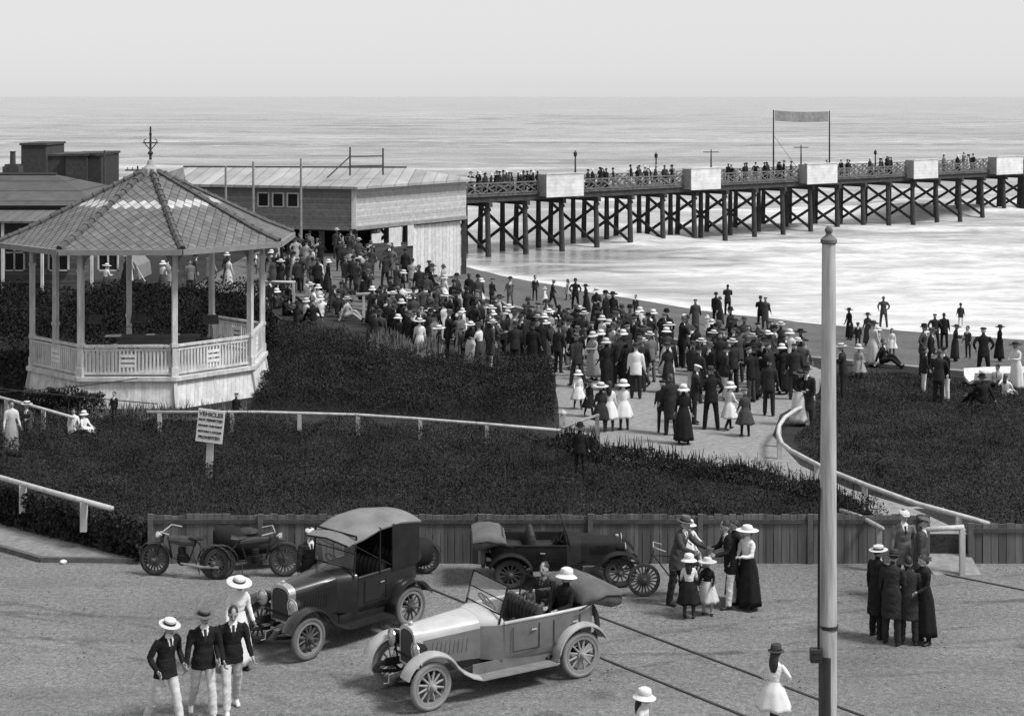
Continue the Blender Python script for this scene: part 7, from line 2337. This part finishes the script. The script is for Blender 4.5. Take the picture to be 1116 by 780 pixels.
PF = {'man': [soft('far_man_a', coat=0.22), soft('far_man_b', coat=0.45, arms=((-20, 30, 60, 50), (-18, 28, 60, 48)))], 'woman': [soft('far_woman', sex='f', coat=0)], 'girl': [soft('far_girl', sex='f', child=True, coat=0)], 'boy': [soft('far_boy', child=True, coat=0.16)]}
ALLM = [SKIN, SHOE, INK] + list(CL.values())
MI = {m_.name: i for i, m_ in enumerate(ALLM)}
vs_, fs_, ms_ = [], [], []
cnt = 0
def absorb(me, M_, slot_mats):
    global cnt
    n_ = len(me.vertices); a_ = np.empty(n_ * 3); me.vertices.foreach_get('co', a_); a_ = a_.reshape(-1, 3)
    m3 = np.array(M_)
    vs_.append(a_ @ m3[:3, :3].T + m3[:3, 3])
    for p_ in me.polygons:
        fs_.append([i_ + cnt for i_ in p_.vertices]); ms_.append(MI[slot_mats[p_.material_index].name])
    cnt += n_
for c in FAR:
    B = rng.choice(PF[c['base']])
    M_ = Matrix.Translation(c['pos']) @ Matrix.Rotation(R(c['rz']), 4, 'Z') @ Matrix.Scale(c['h'] / B['top'], 4)
    absorb(B['me'], M_, [SKIN, CL[c['top']], CL[c['bottom']], SHOE, CL['white'], INK])
    if c['base'] in ('woman', 'girl'):
        absorb(skirt_for(B, 0.88 if c['base'] == 'woman' else 0.56, 0.12, False, 0), M_, [CL[c['bottom'] if c['base'] == 'woman' else c['top']]])
    absorb(hat_for(c['hat'] or ('bun' if B['sex'] == 'f' else 'hair'), B), M_, [CL[c['hatc'] or 'black'], CL['black']] if c['hat'] else [CL['black']])
me = bpy.data.meshes.new('crowd')
me.from_pydata(np.concatenate(vs_).tolist(), [], fs_)
for m_ in ALLM: me.materials.append(m_)
me.polygons.foreach_set('material_index', ms_)
me.shade_smooth(); me.update()
o = bpy.data.objects.new('crowd', me); C.objects.link(o)
tag(o, 'dense mass of holiday makers packed along the beach edge and the jetty', 'crowd', kind='stuff')
print('crowd', len(CROWD))

# a dinghy lying by the promenade edge
dp = stand(1106, 408, 0.35)
dn = thing('dinghy', 'white dinghy on the promenade with children crouching beside it', 'boat', dp, R(8))
secs = []
for x, w_, zk in ((-1.6, 0.48, 0.05), (-0.8, 0.62, 0.0), (0, 0.66, 0.0), (0.9, 0.52, 0.03), (1.6, 0.22, 0.12), (1.85, 0.03, 0.25)):
    secs.append([(x, w_, 0.5), (x, w_ * .92, 0.25), (x, w_ * .5, zk + .05), (x, 0, zk), (x, -w_ * .5, zk + .05), (x, -w_ * .92, 0.25), (x, -w_, 0.5), (x, -w_ * .93, 0.5), (x, -w_ * .8, .28), (x, 0, zk + .08), (x, w_ * .8, .28), (x, w_ * .93, .5)])
b_ = MB(); skin(secs, b_, closed=True); smooth_by_angle(b_.build('hull', W_white, dn), 40)
for x in (-0.9, 0.3):
    b_ = MB(); b_.box((x, 0, .40), (.24, 1.06, .03)); b_.build('thwart', W_cream, dn)
